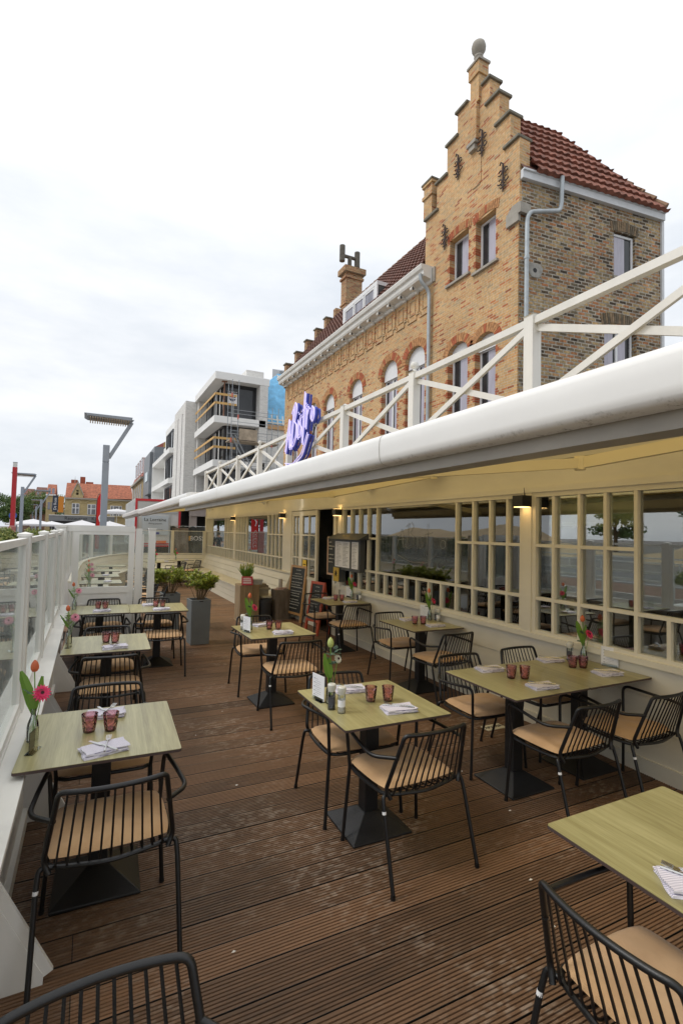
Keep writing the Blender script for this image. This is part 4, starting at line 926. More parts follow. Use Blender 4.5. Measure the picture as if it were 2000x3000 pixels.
# ============================================================ TABLEWARE
def make_tumbler():
    t = thing('water_glass', '', 'glass', group='purple tumblers set in pairs on the tables')
    pr = [(.0,0),(.026,0),(.029,.004),(.0355,.045),(.040,.092),(.0385,.0925),(.034,.046),(.0275,.012),(0,.010)]
    mb = MB(); mb.lathe(pr, n=22, flute=.018); obj('glass_body', mb, TUMB, t, smooth=True)
    mb = MB(); mb.lathe([(0,.0015),(.0262,.0015),(.0275,.011),(0,.012)], n=18); obj('thick_base', mb, TUMBB, t, smooth=True)
    return t
def make_napkin(v):
    t = thing('folded_napkin', '', 'napkin', group='folded striped napkins on the tables')
    rnd = random.Random(v); mb = MB(); w, d = .098, .062; L = 5
    for k in range(L):
        z = .0045*k; o = rnd.uniform(-.004,.004); q = rnd.uniform(-.004,.004); sh = .012*(k/L)
        nx, ny = 8, 6; b = len(mb.v)
        for s in (0, 1):
            for j in range(ny+1):
                for i in range(nx+1):
                    u = i/nx*2-1; vv = j/ny*2-1
                    x = u*(w-sh*.3)+o + .004*math.sin(3*vv+k); y = vv*(d-sh*.4)+q + .005*math.sin(2.2*u+k*2)
                    zz = z + (.0042 if s else 0) + .0035*k/L*math.sin(3*u+v)*math.cos(2*vv) + (.006*(k/L)*max(0, u)**2)
                    mb.v.append((x, y, max(zz, .0005)))
        m = (nx+1)*(ny+1)
        for j in range(ny):
            for i in range(nx):
                a = b+j*(nx+1)+i; mb.f.append((a+m, a+m+1, a+m+nx+2, a+m+nx+1)); mb.f.append((a, a+nx+1, a+nx+2, a+1)); mb.mi += [0, 0]
        ring = [(i, 0) for i in range(nx)] + [(nx, j) for j in range(ny)] + [(i, ny) for i in range(nx, 0, -1)] + [(0, j) for j in range(ny, 0, -1)]
        ids = [b+j*(nx+1)+i for i, j in ring]
        for p, q2 in zip(ids, ids[1:]+ids[:1]): mb.f.append((p, q2, q2+m, p+m)); mb.mi.append(0)
    obj('napkin_cloth', mb, NAP, t, smooth=True)
    return t
def make_fork():
    t = thing('fork', '', 'fork', group='steel forks lying on the napkins'); mb = MB()
    mb.tube([(-.085,0,.0),(-.03,0,.003),(.03,0,.003),(.045,0,.0035)], [.0042,.0028,.0024,.003], 6)
    mb.add([(.042,-.004,.002),(.055,-.011,.001),(.066,-.012,.002),(.066,.012,.002),(.055,.011,.001),(.042,.004,.002)], [(0,1,2,3,4,5)])
    for k in range(4): y = -.0105+.007*k; mb.bar((.064,y,.002), (.096,y*.9,.006), .003, .0018)
    obj('fork_body', mb, STEEL, t, smooth=True); return t
def make_knife():
    t = thing('knife', '', 'knife', group='steel knives lying on the napkins'); mb = MB()
    mb.tube([(-.095,0,0),(-.04,0,.001),(.01,0,.001)], [.0045,.0038,.0032], 6); mb.bar((.01,.001,.001), (.095,.003,.001), .014, .0016)
    obj('knife_body', mb, STEEL, t, smooth=True); return t
g0, f0, k0 = make_tumbler(), make_fork(), make_knife(); n0 = make_napkin(1); n1 = make_napkin(4)
ZT = .7505; cnt = {'g': 0, 'n': 0}
D = dict(L1='front left table', L2='second screen table', L3='third screen table', L4='joined fourth table', T='nearest middle table',
   M='farther middle table', R1='double table, left half', R2='double table, wall half', N='single wall table', O='doorway table', F='right foreground table')
GL = dict(L1=((.035,2.955),(.135,2.935)), L2=((.17,5.17),(.245,5.13)), L3=((.13,7.32),(.215,7.29)), L4=((.83,7.26),(.915,7.23)), T=((1.625,2.81),(1.73,2.775)), M=((1.77,5.27),(1.855,5.22)),
   R1=((2.86,2.86),(2.945,2.81)), R2=((3.57,2.90),(3.645,2.86)), N=((3.47,5.0),(3.565,4.965)), O=((3.45,7.11),(3.545,7.08)))
fg = True
for k, (a, b) in GL.items():
    for (x, y), w in ((a, 'left'), (b, 'right')):
        place(g0, fg, (x, y, ZT), 7*len(k)+x*90, f'purple tumbler, {w} of the pair on the {D[k]}'); fg = False
NP = dict(L1=((.10,2.68,12,1),(.12,3.17,-5,0)), L2=((.235,4.90,4,1),), L3=((.17,7.05,0,1),), L4=((.87,6.98,0,1),(.78,7.42,10,0)), T=((1.70,2.60,-8,0),(1.60,3.05,-12,1)), M=((1.83,5.00,-8,1),(1.76,5.50,20,0)),
   R1=((2.895,2.60,-8,0),(2.86,3.09,-10,1)), R2=((3.66,2.655,-14,1),(3.57,3.12,-12,0)), N=((3.62,4.80,-6,0),(3.55,5.25,0,1)), O=((3.58,6.87,-5,1),(3.46,7.34,0,0)), F=((1.70,.93,-35,0),))
fn = {0: True, 1: True}; ff = True
for k, L in NP.items():
    for i, (x, y, rz, v) in enumerate(L):
        s = 'near' if i == 0 else 'far'
        w = f'on the {s} side of the {D[k]}' if len(L) > 1 else f'on the {D[k]}'
        place((n0, n1)[v], fn[v], (x, y, ZT), rz, f'folded white striped napkin {w}'); fn[v] = False
        place(f0, ff, (x+.01, y+.005, ZT+.0285), rz+(70 if k in ('L1','L2') else 150), f'steel fork on the napkin {w}')
        place(k0, ff, (x-.005, y, ZT+.026), rz+(115 if k in ('L1','L2') else -30), f'steel knife on the napkin {w}'); ff = False
# ------------------------------------------------------------ vases, flowers, grinders, menu cards
def make_vase():
    t = thing('glass_vase', '', 'vase', group='clear bottle vases on the tables')
    pr = [(0,0),(.024,0),(.027,.006),(.027,.07),(.024,.09),(.012,.125),(.0105,.15),(.013,.16),(.0115,.16),(.009,.15),(.0105,.125),(.022,.09),(.025,.07),(.025,.01),(0,.008)]
    mb = MB(); mb.lathe(pr, n=18); obj('vase_glass', mb, GLASSD, t, smooth=True); return t
def petal(mb, base, d, up, L, w, curl):
    side = d.cross(up).normalized(); n = 5; b = len(mb.v)
    for i in range(n+1):
        s = i/n; ww = w*math.sin(math.pi*min(.97, s*.9+.08)); c = base + d*(L*s) + up*(curl*L*s*s)
        mb.v += [tuple(c-side*ww/2), tuple(c+up*(-.15*ww)), tuple(c+side*ww/2)]
    for i in range(n):
        for q in (0, 1): a = b+3*i+q; mb.f.append((a, a+1, a+4, a+3)); mb.mi.append(0)
def tulip(parent, base, top, m, s=1):
    mb = MB(); b = Vector(base); t = Vector(top); ax = (t-b).normalized()
    pr = [(0,0),(.010,.003),(.016,.014),(.0165,.026),(.012,.040),(.004,.050),(0,.052)]
    mb.lathe([(r*s, z*s) for r, z in pr], n=12); q = ax.to_track_quat('Z', 'Y').to_matrix().to_4x4(); q.translation = t; mb.xf(q)
    obj('tulip_head', mb, m, parent, smooth=True)
    mb = MB(); mb.tube([b, (b+t)/2 + Vector((.006,0,0)), t], .0028, 6); obj('stem', mb, GSTEM, parent, smooth=True)
def gerbera(parent, base, top, m, r=.036, face=(.3,-.8,.5)):
    t = Vector(top); b = Vector(base); f = Vector(face).normalized(); mb = MB()
    u = f.cross(Vector((0,0,1))).normalized(); v = f.cross(u)
    for ring, (n, rr, c) in enumerate(((16, r, -.15), (13, r*.75, .15), (10, r*.45, .5))):
        for k in range(n):
            a = 2*math.pi*(k+.5*ring)/n; d = (u*math.cos(a)+v*math.sin(a)); petal(mb, t+d*.004+f*.002*ring, d, f, rr, r*.34, c)
    obj('flower_head', mb, m, parent)
    mb = MB(); mb.tube([t-f*.004, t+f*.008], [.006,.008], 10); obj('flower_centre', mb, mat('flower_centre_dark', (.05,.02,.02), .9), parent)
    mb = MB(); mb.tube([b, (b+t)/2, t-f*.004], .002, 5); obj('stem', mb, GSTEM, parent)
def leafy(parent, base, n, h, seed, m, w=.022, L=.05, spread=.05, name='foliage'):
    rnd = random.Random(seed); mb = MB(); b = Vector(base)
    for k in range(n):
        a = rnd.uniform(0, 6.28); z = rnd.uniform(.3, 1)*h; c = b + Vector((math.cos(a)*spread*rnd.random(), math.sin(a)*spread*rnd.random(), z))
        d = Vector((math.cos(a), math.sin(a), rnd.uniform(-.2,.7))).normalized(); petal(mb, c, d, d.cross(Vector((math.sin(a), -math.cos(a), .1))).normalized(), L*rnd.uniform(.6,1.1), w*rnd.uniform(.7,1.2), rnd.uniform(-.2,.3))
    return obj(name, mb, m, parent)
def long_leaf(parent, pts, w):
    mb = MB(); P = [Vector(p) for p in pts]; n = len(P); b = 0
    for i, p in enumerate(P):
        d = (P[min(i+1,n-1)]-P[max(i-1,0)]).normalized(); s = d.cross(Vector((.2,1,.1))).normalized(); ww = w*math.sin(math.pi*min(.98,(i+.6)/(n)))
        mb.v += [tuple(p-s*ww/2), tuple(p+d.cross(s)*ww*.2), tuple(p+s*ww/2)]
    for i in range(n-1):
        for q in (0, 1): a = 3*i+q; mb.f.append((a, a+1, a+4, a+3)); mb.mi.append(0)
    obj('leaf', mb, LEAF3, parent, smooth=True)
v0 = make_vase(); fv = True
def bouquet(kind, x, y, label, s=1, rz=0):
    t = thing('flower_bunch', label, 'flowers', (x, y, ZT), rz, 'small flower bunches in the table vases')
    g0, p0 = (0,0,.02), Vector((0,0,.15))
    if kind == 'tulgerb':
        tulip(t, (0,0,.03), (-.004,.01,.335), TULO, 1.15); gerbera(t, (.003,0,.03), (.035,-.03,.24), GERB, .04)
        long_leaf(t, [(0,0,.13),(-.015,0,.19),(-.03,.01,.25),(-.05,.01,.31),(-.062,.01,.345)], .05); long_leaf(t, [(0,.01,.13),(.01,.01,.2),(.024,.015,.26),(.03,.015,.31)], .035)
        leafy(t, (0,0,.12), 9, .13, 3, LEAF4, .035, .042, .03)
    elif kind == 'pink':
        tulip(t, (0,0,.03), (-.015,.01,.29), TULO, 1.1); gerbera(t, (0,0,.03), (.045,-.03,.24), GERBP, .04); leafy(t, (0,0,.10), 110, .17, 5, LEAF3, .008, .045, .035); leafy(t, (0,0,.15), 7, .1, 8, LEAF4, .025, .04, .05)
        long_leaf(t, [(0,0,.13),(-.02,0,.17),(-.05,.0,.22),(-.075,.0,.26)], .02)
    elif kind == 'white':
        tulip(t, (0,0,.03), (.0,.01,.34), TULW, 1.25); gerbera(t, (0,0,.03), (.04,-.02,.275), WFLO, .026); leafy(t, (.02,0,.16), 12, .17, 11, LEAF4, .04, .045, .035)
        long_leaf(t, [(0,0,.14),(-.02,0,.19),(-.035,.0,.25),(-.045,.0,.31)], .04); long_leaf(t, [(0,.01,.12),(.0,.01,.2),(-.01,.015,.28)], .04)
    return t
# (key, vase x, y, bouquet kind, card?, grinders)
TABLESET = [('L1',-.215,2.93,'tulgerb',0),('L2',-.135,5.22,'pink',0),('L3',-.145,7.35,'pink',0),('T',1.37,2.87,'white',0),('M',1.565,5.30,'tulgerb',0),('R2',3.83,3.00,'tulgerb',0),('N',3.80,5.16,'tulgerb',0),('O',3.79,7.22,'tulgerb',0)]
BD = dict(tulgerb='orange tulip and pink gerbera', pink='orange tulip and pale pink flower', white='white tulip and cream bloom')
for k, x, y, kd, _ in TABLESET:
    place(v0, fv, (x, y, ZT), 0, f'clear glass bottle vase on the {D[k]}'); fv = False
    bouquet(kd, x, y, f'{BD[kd]} in the vase on the {D[k]}', 1, {'T':0,'M':20,'R2':-15,'N':10}.get(k, 0))
def make_grinder(m, name, label):
    t = thing('spice_grinder', label, 'grinder', group='glass salt and pepper grinders')
    mb = MB(); mb.lathe([(0,.0),(.019,0),(.0195,.012),(.018,.014),(.018,.085),(.015,.088)], n=16); obj('grinder_glass', mb, GLASSD, t, smooth=True)
    mb = MB(); mb.lathe([(0,.002),(.017,.002),(.017,.055),(0,.058)], n=14); obj('spice_filling', mb, m, t, smooth=True)
    mb = MB(); mb.lathe([(0,.088),(.0165,.088),(.0175,.095),(.021,.104),(.021,.120),(.017,.124),(0,.124)], n=16); obj('grinder_cap', mb, mat('clear_plastic_cap', (.62,.61,.55), .25), t, smooth=True)
    mb = MB(); mb.lathe([(.0184,.03),(.0184,.062)], n=16); obj('grinder_label', mb, mat('grinder_label_dark', (.06,.06,.07), .5) if name == 'p' else PAPER, t, smooth=True)
    for c_ in t.children:
        c_.data.transform(Matrix.Scale(1.22, 4))
    return t
gp = make_grinder(mat('peppercorns', (.05,.035,.03), .8, noise=(90,.8)), 'p', ''); gs = make_grinder(mat('coarse_salt', (.68,.60,.48), .8, noise=(90,.3)), 's', '')
first = True
for k, (xp, yp), (xs, ys) in (('T',(1.335,2.775),(1.365,2.70)),('M',(1.515,5.40),(1.495,5.34)),('R2',(3.75,3.08),(3.79,3.10)),('N',(3.87,5.12),(3.855,5.06)),('O',(3.83,7.10),(3.85,7.06))):
    place(gp, first, (xp, yp, ZT), 0, f'black pepper grinder on the {D[k]}'); place(gs, first, (xs, ys, ZT), 30, f'pale salt grinder on the {D[k]}'); first = False
def make_card():
    t = thing('menu_card', '', 'menu card', group='white menu cards in clear stands')
    mb = MB(); mb.box(-.066,.066,-.0015,.0015,.008,.160); o = obj('card', mb, PAPER, t)
    mb = MB()
    for s in (-1, 1):
        for i in range(9):
            z = .13-.0125*i; L = (.03,.06,.055,.04,.062,.05,.06,.058,.035)[i]
            mb.box(-.03, -.03+L, *(sorted((s*.0017, s*.0023))), z, z+.0011)
            if i % 2 == 0: mb.box(-.048, -.034, *(sorted((s*.0017, s*.0023))), z-.001, z+.003)
    obj('print', mb, mat('print_dark', (.22,.22,.25), .7), o)
    mb = MB(); mb.box(-.058,.058,-.018,.018,0,.004); mb.box(-.058,.058,-.005,-.002,.004,.022); mb.box(-.058,.058,.002,.005,.004,.022); obj('stand', mb, GLASSD, t)
    return t
c0 = make_card(); first = True
for k, x, y, rz in (('T',1.325,2.95,-80),('M',1.50,5.20,-72),('R2',3.89,2.80,-72),('N',3.84,5.33,-75),('O',3.84,7.42,-75)):
    place(c0, first, (x, y, ZT), rz, f'white printed menu card standing on the {D[k]}'); first = False

# ============================================================ PLANTERS, STUMPS, SIDE OBJECTS
def planter(label, x, y, w, d, h, rz=0):
    t = thing('planter', label, 'planter', (x, y, 0), rz, 'tall grey tapered planters')
    mb = MB(); s = .93
    mb.add([(-w/2*s,-d/2*s,0),(w/2*s,-d/2*s,0),(w/2*s,d/2*s,0),(-w/2*s,d/2*s,0),(-w/2,-d/2,h),(w/2,-d/2,h),(w/2,d/2,h),(-w/2,d/2,h),(-w/2+.02,-d/2+.02,h),(w/2-.02,-d/2+.02,h),(w/2-.02,d/2-.02,h),(-w/2+.02,d/2-.02,h),(-w/2+.02,-d/2+.02,h-.05),(w/2-.02,-d/2+.02,h-.05),(w/2-.02,d/2-.02,h-.05),(-w/2+.02,d/2-.02,h-.05)],
      [(3,2,1,0)] + [(i,(i+1)%4,(i+1)%4+4,i+4) for i in range(4)] + [(i+4,(i+1)%4+4,(i+1)%4+8,i+8) for i in range(4)] + [(i+8,(i+1)%4+8,(i+1)%4+12,i+12) for i in range(4)])
    o = obj('planter_box', mb, GREYPL, t); bev(o, .006)
    mb = MB(); mb.box(-w/2+.021, w/2-.021, -d/2+.021, d/2-.021, h-.06, h-.045); obj('soil', mb, SOIL, t)
    mb = MB(); mb.box(-.03, .03, -d/2-.004, -d/2+.01, h-.03, h-.016); obj('handle_slot', mb, BLACK, t)
    return t
def leaf_quad(mb, c, d, n, L, w):
    s = d.cross(n).normalized(); mb.add([c, c+d*L*.35-s*w/2+n*w*.1, c+d*L*.75-s*w*.38, c+d*L, c+d*L*.75+s*w*.38, c+d*L*.35+s*w/2+n*w*.1], [(0,1,2,3),(0,3,4,5)])
def shrub(label, x, y, z, rad, h, seed, nst=26, group='leafy evergreen shrubs in the grey planters'):
    t = thing('potted_shrub', label, 'shrub', (x, y, z), 0, group); rnd = random.Random(seed); ms = MB(); ml = MB(); tips = []
    for k in range(nst):
        a = rnd.uniform(0, 6.28); r = math.sqrt(rnd.random()); top = Vector((math.cos(a)*rad*r, math.sin(a)*rad*r*.9, h*(.72+.38*(1-r*r*.6)*rnd.random()**.5)))
        base = Vector((math.cos(a)*.05*r, math.sin(a)*.05*r, 0)); mid = base.lerp(top, .5) + Vector((0,0,-h*.06)) - Vector((math.cos(a), math.sin(a), 0))*rad*.08*r
        ms.tube([base, mid, top], [.006,.004,.0022], 5); tips.append((mid, top)); 
        for q in range(3):
            b2 = mid.lerp(top, rnd.uniform(.0,.7)); a2 = a + rnd.uniform(-1.4,1.4); tp = b2 + Vector((math.cos(a2)*rad*.36, math.sin(a2)*rad*.36, h*rnd.uniform(.10,.34))); ms.tube([b2, tp], [.003,.0015], 4); tips.append((b2.lerp(tp, .4), tp))
    for m_, tp in tips:
        for q in range(24):
            s = rnd.random()**.75; c = m_.lerp(tp, .25+.75*s); a = rnd.uniform(0, 6.28); el = rnd.uniform(-.1, 1.1)
            d = Vector((math.cos(a)*math.cos(el), math.sin(a)*math.cos(el), math.sin(el))); n = Vector((rnd.uniform(-.4,.4), rnd.uniform(-.4,.4), 1)).normalized(); leaf_quad(ml, c, d, n, rnd.uniform(.035,.06), rnd.uniform(.016,.026))
    obj('stems', ms, STEMM, t); obj('foliage', ml, LEAF1, t, rec=False); return t
planter('tall grey square planter holding the nearer shrub, beside the joined table', 1.60, 8.30, .31, .31, .70, 4)
shrub('rounded leafy shrub in the nearer tall grey planter', 1.60, 8.30, .64, .30, .44, 21, 34)
planter('grey square planter holding the farther shrub, behind the nearer planter', 1.33, 9.55, .30, .30, .66, 4)
shrub('rounded leafy shrub in the farther grey planter', 1.33, 9.55, .61, .34, .46, 33, 34)
def stump(name, label, x, y, rx, h, m, seed, sides=9, group=None, ry=None):
    rnd = random.Random(seed); mb = MB(); n = 72; ry = ry or rx
    ph = [rnd.uniform(0, 6.28) for _ in range(sides)]
    for j, z in enumerate((0, h*.02, h*.5, h-.01, h)):
        for k in range(n):
            a = 2*math.pi*k/n; c = max(abs(math.cos(a)), abs(math.sin(a))); sq = 1/c**.72
            g = 1 - .035*abs(math.sin(a*sides/2+ph[0]))**.25*(-1) - .035 + .012*math.sin(5*a+ph[1]); q = (1.04 if j == 0 else 1.0)*(.985 if j == 4 else 1)
            mb.v.append((x+rx*sq*g*q*math.cos(a)*.8, y+ry*sq*g*q*math.sin(a)*.8, z))
    for j in range(4):
        for k in range(n): k2 = (k+1) % n; mb.f.append((j*n+k, j*n+k2, (j+1)*n+k2, (j+1)*n+k)); mb.mi.append(0)
    mb.f.append(tuple(4*n+k for k in range(n))); mb.mi.append(0)
    return lone(name, mb, m, label, 'stump table', group)
LOG1 = mat('split_log_wood', (.30,.215,.125), .85, noise=(5,.38,(5,5,.45)), bump=(30,.5)); LOG2 = mat('grey_weathered_log', (.155,.125,.10), .9, noise=(4,.45,(4,4,.6)), bump=(30,.5))
stump('wooden_stump', 'tall pale split-wood stump carrying the potted tulips and red sign', 2.90, 10.1, .27, .72, LOG1, 3, 8)
stump('wooden_stump', 'dark weathered wooden stump between the door panel and the black bucket', 3.60, 10.05, .22, .60, LOG2, 8, 7)
mb = MB(); mb.lathe([(0,0),(.11,0),(.115,.02),(.13,.36),(.14,.37),(.14,.42),(.128,.42),(.12,.34),(0,.33)], (3.25,9.95,0), 26)
lone('black_bucket', mb, mat('dark_rubber', (.03,.032,.035), .5, noise=(5,.2)), 'round dark grey bucket on the deck between the two stumps', 'bucket', smooth=True)
t = thing('wooden_box_table', 'weathered pale box table with a dish on top behind the bucket', 'side table', (3.20, 10.35, 0))
mb = MB(); mb.add([(3.05,10.25,.0),(3.35,10.25,0),(3.35,10.5,0),(3.05,10.5,0),(3.02,10.22,.58),(3.40,10.22,.58),(3.40,10.52,.58),(3.02,10.52,.58)], [(0,1,5,4),(1,2,6,5),(2,3,7,6),(3,0,4,7)]); mb.box(2.99,3.43,10.19,10.54,.58,.62); obj('box_body', mb, mat('pale_worn_wood', (.36,.33,.27), .8, noise=(6,.3)), t, world=True)
mb = MB(); mb.box(3.02,3.40,10.24,10.5,.6205,.665); mb.box(3.05,3.36,10.26,10.48,.666,.70); lone('dish_lid', mb, mat('mottled_clay', (.26,.22,.17), .9, noise=(14,.4)), 'mottled grey brown lid lying on the pale box table', 'lid')
mb = MB(); mb.lathe([(0,0),(.07,0),(.095,.05),(.10,.10),(.09,.135),(.096,.15),(.08,.15),(.07,.12),(0,.11)], (2.86,10.02,.723), 20); lone('clay_pot', mb, mat('pale_clay_pot', (.42,.32,.25), .8, noise=(7,.35)), 'mottled pale clay pot on the tall stump', 'pot', smooth=True)
t = thing('potted_tulips', 'bunch of closed pale green tulips growing in the clay pot', 'flowers', (2.86, 10.02, .84)); rnd = random.Random(12); ml = MB(); mh = MB(); ms = MB()
for k in range(46):
    a = rnd.uniform(0, 6.28); r = math.sqrt(rnd.random()); b = Vector((math.cos(a)*.06*r, math.sin(a)*.06*r, 0)); tp = Vector((math.cos(a)*.15*r, math.sin(a)*.15*r, .22+.09*rnd.random()-.05*r)); ms.tube([b, tp], .0035, 4)
    if k < 34:
        q = (tp-b).normalized().to_track_quat('Z', 'Y').to_matrix().to_4x4(); q.translation = tp; s = len(mh.v); mh.lathe([(0,0),(.011,.008),(.012,.025),(.003,.045),(0,.046)], n=7); mh.xf(q, s)
    for _ in range(2): d = (tp-b).normalized() + Vector((rnd.uniform(-.35,.35), rnd.uniform(-.35,.35), 0)); petal(ml, b, d.normalized(), Vector((math.cos(a), math.sin(a), 0)), rnd.uniform(.16,.26), .022, .1)
obj('stems', ms, GSTEM, t); obj('leaves', ml, LEAF3, t, rec=False); obj('tulip_heads', mh, mat('tulip_buds_yellow_green', (.50,.50,.14), .5, trans=.2), t, smooth=True)
t = thing('red_sign', 'small red card sign with white print leaning on the clay pot', 'sign', (2.83, 9.86, .723), -12)
mb = MB(); M = Matrix.Rotation(R(-14), 4, 'X'); mb.box(-.11,.11,-.004,.004,0,.175); mb.xf(M); so_ = obj('sign_card', mb, mat('red_card', (.42,.03,.05), .5), t)
mb = MB(); rnd = random.Random(8)
for z, a, b in ((.135,-.08,.05),(.118,-.08,.08),(.095,-.08,.07),(.078,-.08,.08),(.05,-.08,.08),(.035,-.08,.08)): mb.box(a, b, -.0065, -.0045, z, z+.009)
mb.xf(M); obj('sign_print', mb, PAPER, so_)
mb = MB(); rnd = random.Random(4)
for k in range(9): o = rnd.uniform(-.008,.008); mb.box(2.99+o, 3.17+o, 9.93, 10.15, .7225+.011*k, .7225+.011*k+.0095)
lone('leaflet_stack', mb, mat('leaflet_paper', (.45,.46,.45), .6, noise=(9,.3)), 'stack of grey leaflets on the tall stump beside the red sign', 'leaflets')
mb = MB(); mb.box(3.44,3.62,9.93,10.08,.602,.612); mb.box(3.52,3.72,9.98,10.1,.6135,.635); lone('leaflet_pile', mb, mat('mixed_leaflets', (.45,.30,.28), .6, noise=(20,.7)), 'small pile of coloured leaflets on the dark stump', 'leaflets')
mb = MB(); mb.lathe([(0,0),(.04,0),(.04,.16),(.035,.17),(0,.17)], (3.62,10.12,.637), 16); lone('candle_jar', mb, mat('grey_candle', (.40,.36,.32), .7), 'grey cylindrical candle jar on the dark stump', 'candle', smooth=True)
t = thing('deck_plate', 'small cream plate with lettering lying on the deck near the wall', 'plate', (3.48, 3.70, .003), 0)
mb = MB(); mb.box(-.11,.11,-.055,.055,-.001,.004); obj('plate', mb, mat('cream_plate', (.62,.57,.42), .6), t)
text_mesh('plate_text', 'AFVOER', .055, INK, t, (0,0,.0055), (1,0,0), (0,1,0), world=False)
mb = MB(); rnd = random.Random(77)
for x, y in ((2.62,3.12),(1.0,3.6),(1.25,5.1),(.62,2.2),(2.0,1.72),(2.15,2.0),(1.32,1.5),(2.55,2.55),(2.3,4.0),(.9,4.6)):
    a = rnd.uniform(0, 6); r = rnd.uniform(.006,.014); mb.add([(x+r*math.cos(a+q), y+r*.6*math.sin(a+q), .0015+.002*(i % 2)) for i, q in enumerate((0,1.4,2.9,4.4))], [(0,1,2,3)])
o = lone('fallen_petals', mb, mat('fallen_petal_white', (.7,.66,.6), .8), 'scattered tiny white crumbs and petals on the deck boards', 'litter', kind='stuff')

def acrylic(x, y, rz, label):
    t = thing('acrylic_stand', label, 'card stand', (x, y, ZT), rz, 'empty clear acrylic stands on the left tables')
    mb = MB(); mb.box(-.045,.045,-.0015,.0015,.004,.10); mb.box(-.05,.05,-.018,.018,0,.004); obj('clear_plate', mb, GLASSD, t)
acrylic(-.20, 2.80, 72, 'empty clear acrylic stand beside the front left vase'); acrylic(-.13, 5.06, 75, 'empty clear acrylic stand on the second screen-side table')

for i, (x, y) in enumerate(((2.0,17.05),(2.75,17.9),(.12,12.3),(.12,10.9),(.12,9.55))):
    w = ('left far end table','right far end table','third table beyond the gate','second table beyond the gate','first table beyond the gate')[i]
    place(v0, False, (x-.1, y+.1, ZT), 0, f'clear glass bottle vase on the {w}'); bouquet('tulgerb' if i < 2 else 'pink', x-.1, y+.1, f'orange tulip and flower on the {w}')
    place(n0, False, (x+.22, y-.05, ZT), 80, f'folded napkin on the {w}')
# ============================================================ WALL BUILDER
def gridwall(mb, fn, outline, holes, thick, ub=(), vb=()):
    """outline: list of rects (u0,u1,v0,v1) union; holes: rects; fn(u,v,d)"""
    us = sorted(set([q for r in outline+holes for q in r[:2]] + list(ub))); vs = sorted(set([q for r in outline+holes for q in r[2:4]] + list(vb)))
    def solid(u, v):
        return any(r[0] < u < r[1] and r[2] < v < r[3] for r in outline) and not any(r[0] < u < r[1] and r[2] < v < r[3] for r in holes)
    S = {}
    for i in range(len(us)-1):
        for j in range(len(vs)-1): S[i, j] = solid((us[i]+us[i+1])/2, (vs[j]+vs[j+1])/2)
    for (i, j), s in S.items():
        if not s: continue
        a, b, c, d = us[i], us[i+1], vs[j], vs[j+1]
        mb.quad(fn(a,c,0), fn(b,c,0), fn(b,d,0), fn(a,d,0)); mb.quad(fn(a,c,thick), fn(a,d,thick), fn(b,d,thick), fn(b,c,thick))
        if not S.get((i-1, j)): mb.quad(fn(a,c,0), fn(a,d,0), fn(a,d,thick), fn(a,c,thick))
        if not S.get((i+1, j)): mb.quad(fn(b,c,0), fn(b,c,thick), fn(b,d,thick), fn(b,d,0))
        if not S.get((i, j-1)): mb.quad(fn(a,c,0), fn(a,c,thick), fn(b,c,thick), fn(b,c,0))
        if not S.get((i, j+1)): mb.quad(fn(a,d,0), fn(b,d,0), fn(b,d,thick), fn(a,d,thick))
def arch_fill(mb, fn, u0, u1, vs, vt, thick, n=14):
    """fill between rectangle top and a (semi-)elliptic arch springing at vs, crown vt"""
    c = (u0+u1)/2; r = (u1-u0)/2; P = [(c+r*math.cos(math.pi*k/n), vs+(vt-vs)*math.sin(math.pi*k/n)) for k in range(n+1)]
    for (a, b), (a2, b2) in zip(P, P[1:]):
        mb.quad(fn(a,b,0), fn(a,vt+.002,0), fn(a2,vt+.002,0), fn(a2,b2,0)); mb.quad(fn(a,b,0), fn(a2,b2,0), fn(a2,b2,thick), fn(a,b,thick))
def arch_ring(mb, fn, u0, u1, vs, vt, w, proud=.015, n=17, jit=None, k0=0):
    c = (u0+u1)/2; r = (u1-u0)/2
    for k in range(n):
        a0 = math.pi*(k+.07)/n; a1 = math.pi*(k+.93)/n; P = []
        for a, e in ((a0,0),(a1,0),(a1,w),(a0,w)): P.append((c+(r+e)*math.cos(a), vs+((vt-vs)+e)*math.sin(a)))
        mb.cur = 1 if (jit and jit.random() < .3) else 0
        mb.prism(P, fn, -proud, .05); mb.cur = 0
def soldier(mb, fn, u0, u1, v, w, rise=.08, proud=.015, jit=None):
    n = int((u1-u0+.16)/.065)
    for k in range(n):
        a = u0-.08 + (u1-u0+.16)*k/n; b = a + (u1-u0+.16)/n*.86; m = ((a+b)/2-(u0+u1)/2)/((u1-u0)/2+.08); z = v + rise*(1-m*m); t = m*.05
        mb.cur = 1 if (jit and jit.random() < .35) else 0
        mb.prism([(a,z),(b,z),(b+t,z+w),(a+t,z+w)], fn, -proud, .05); mb.cur = 0
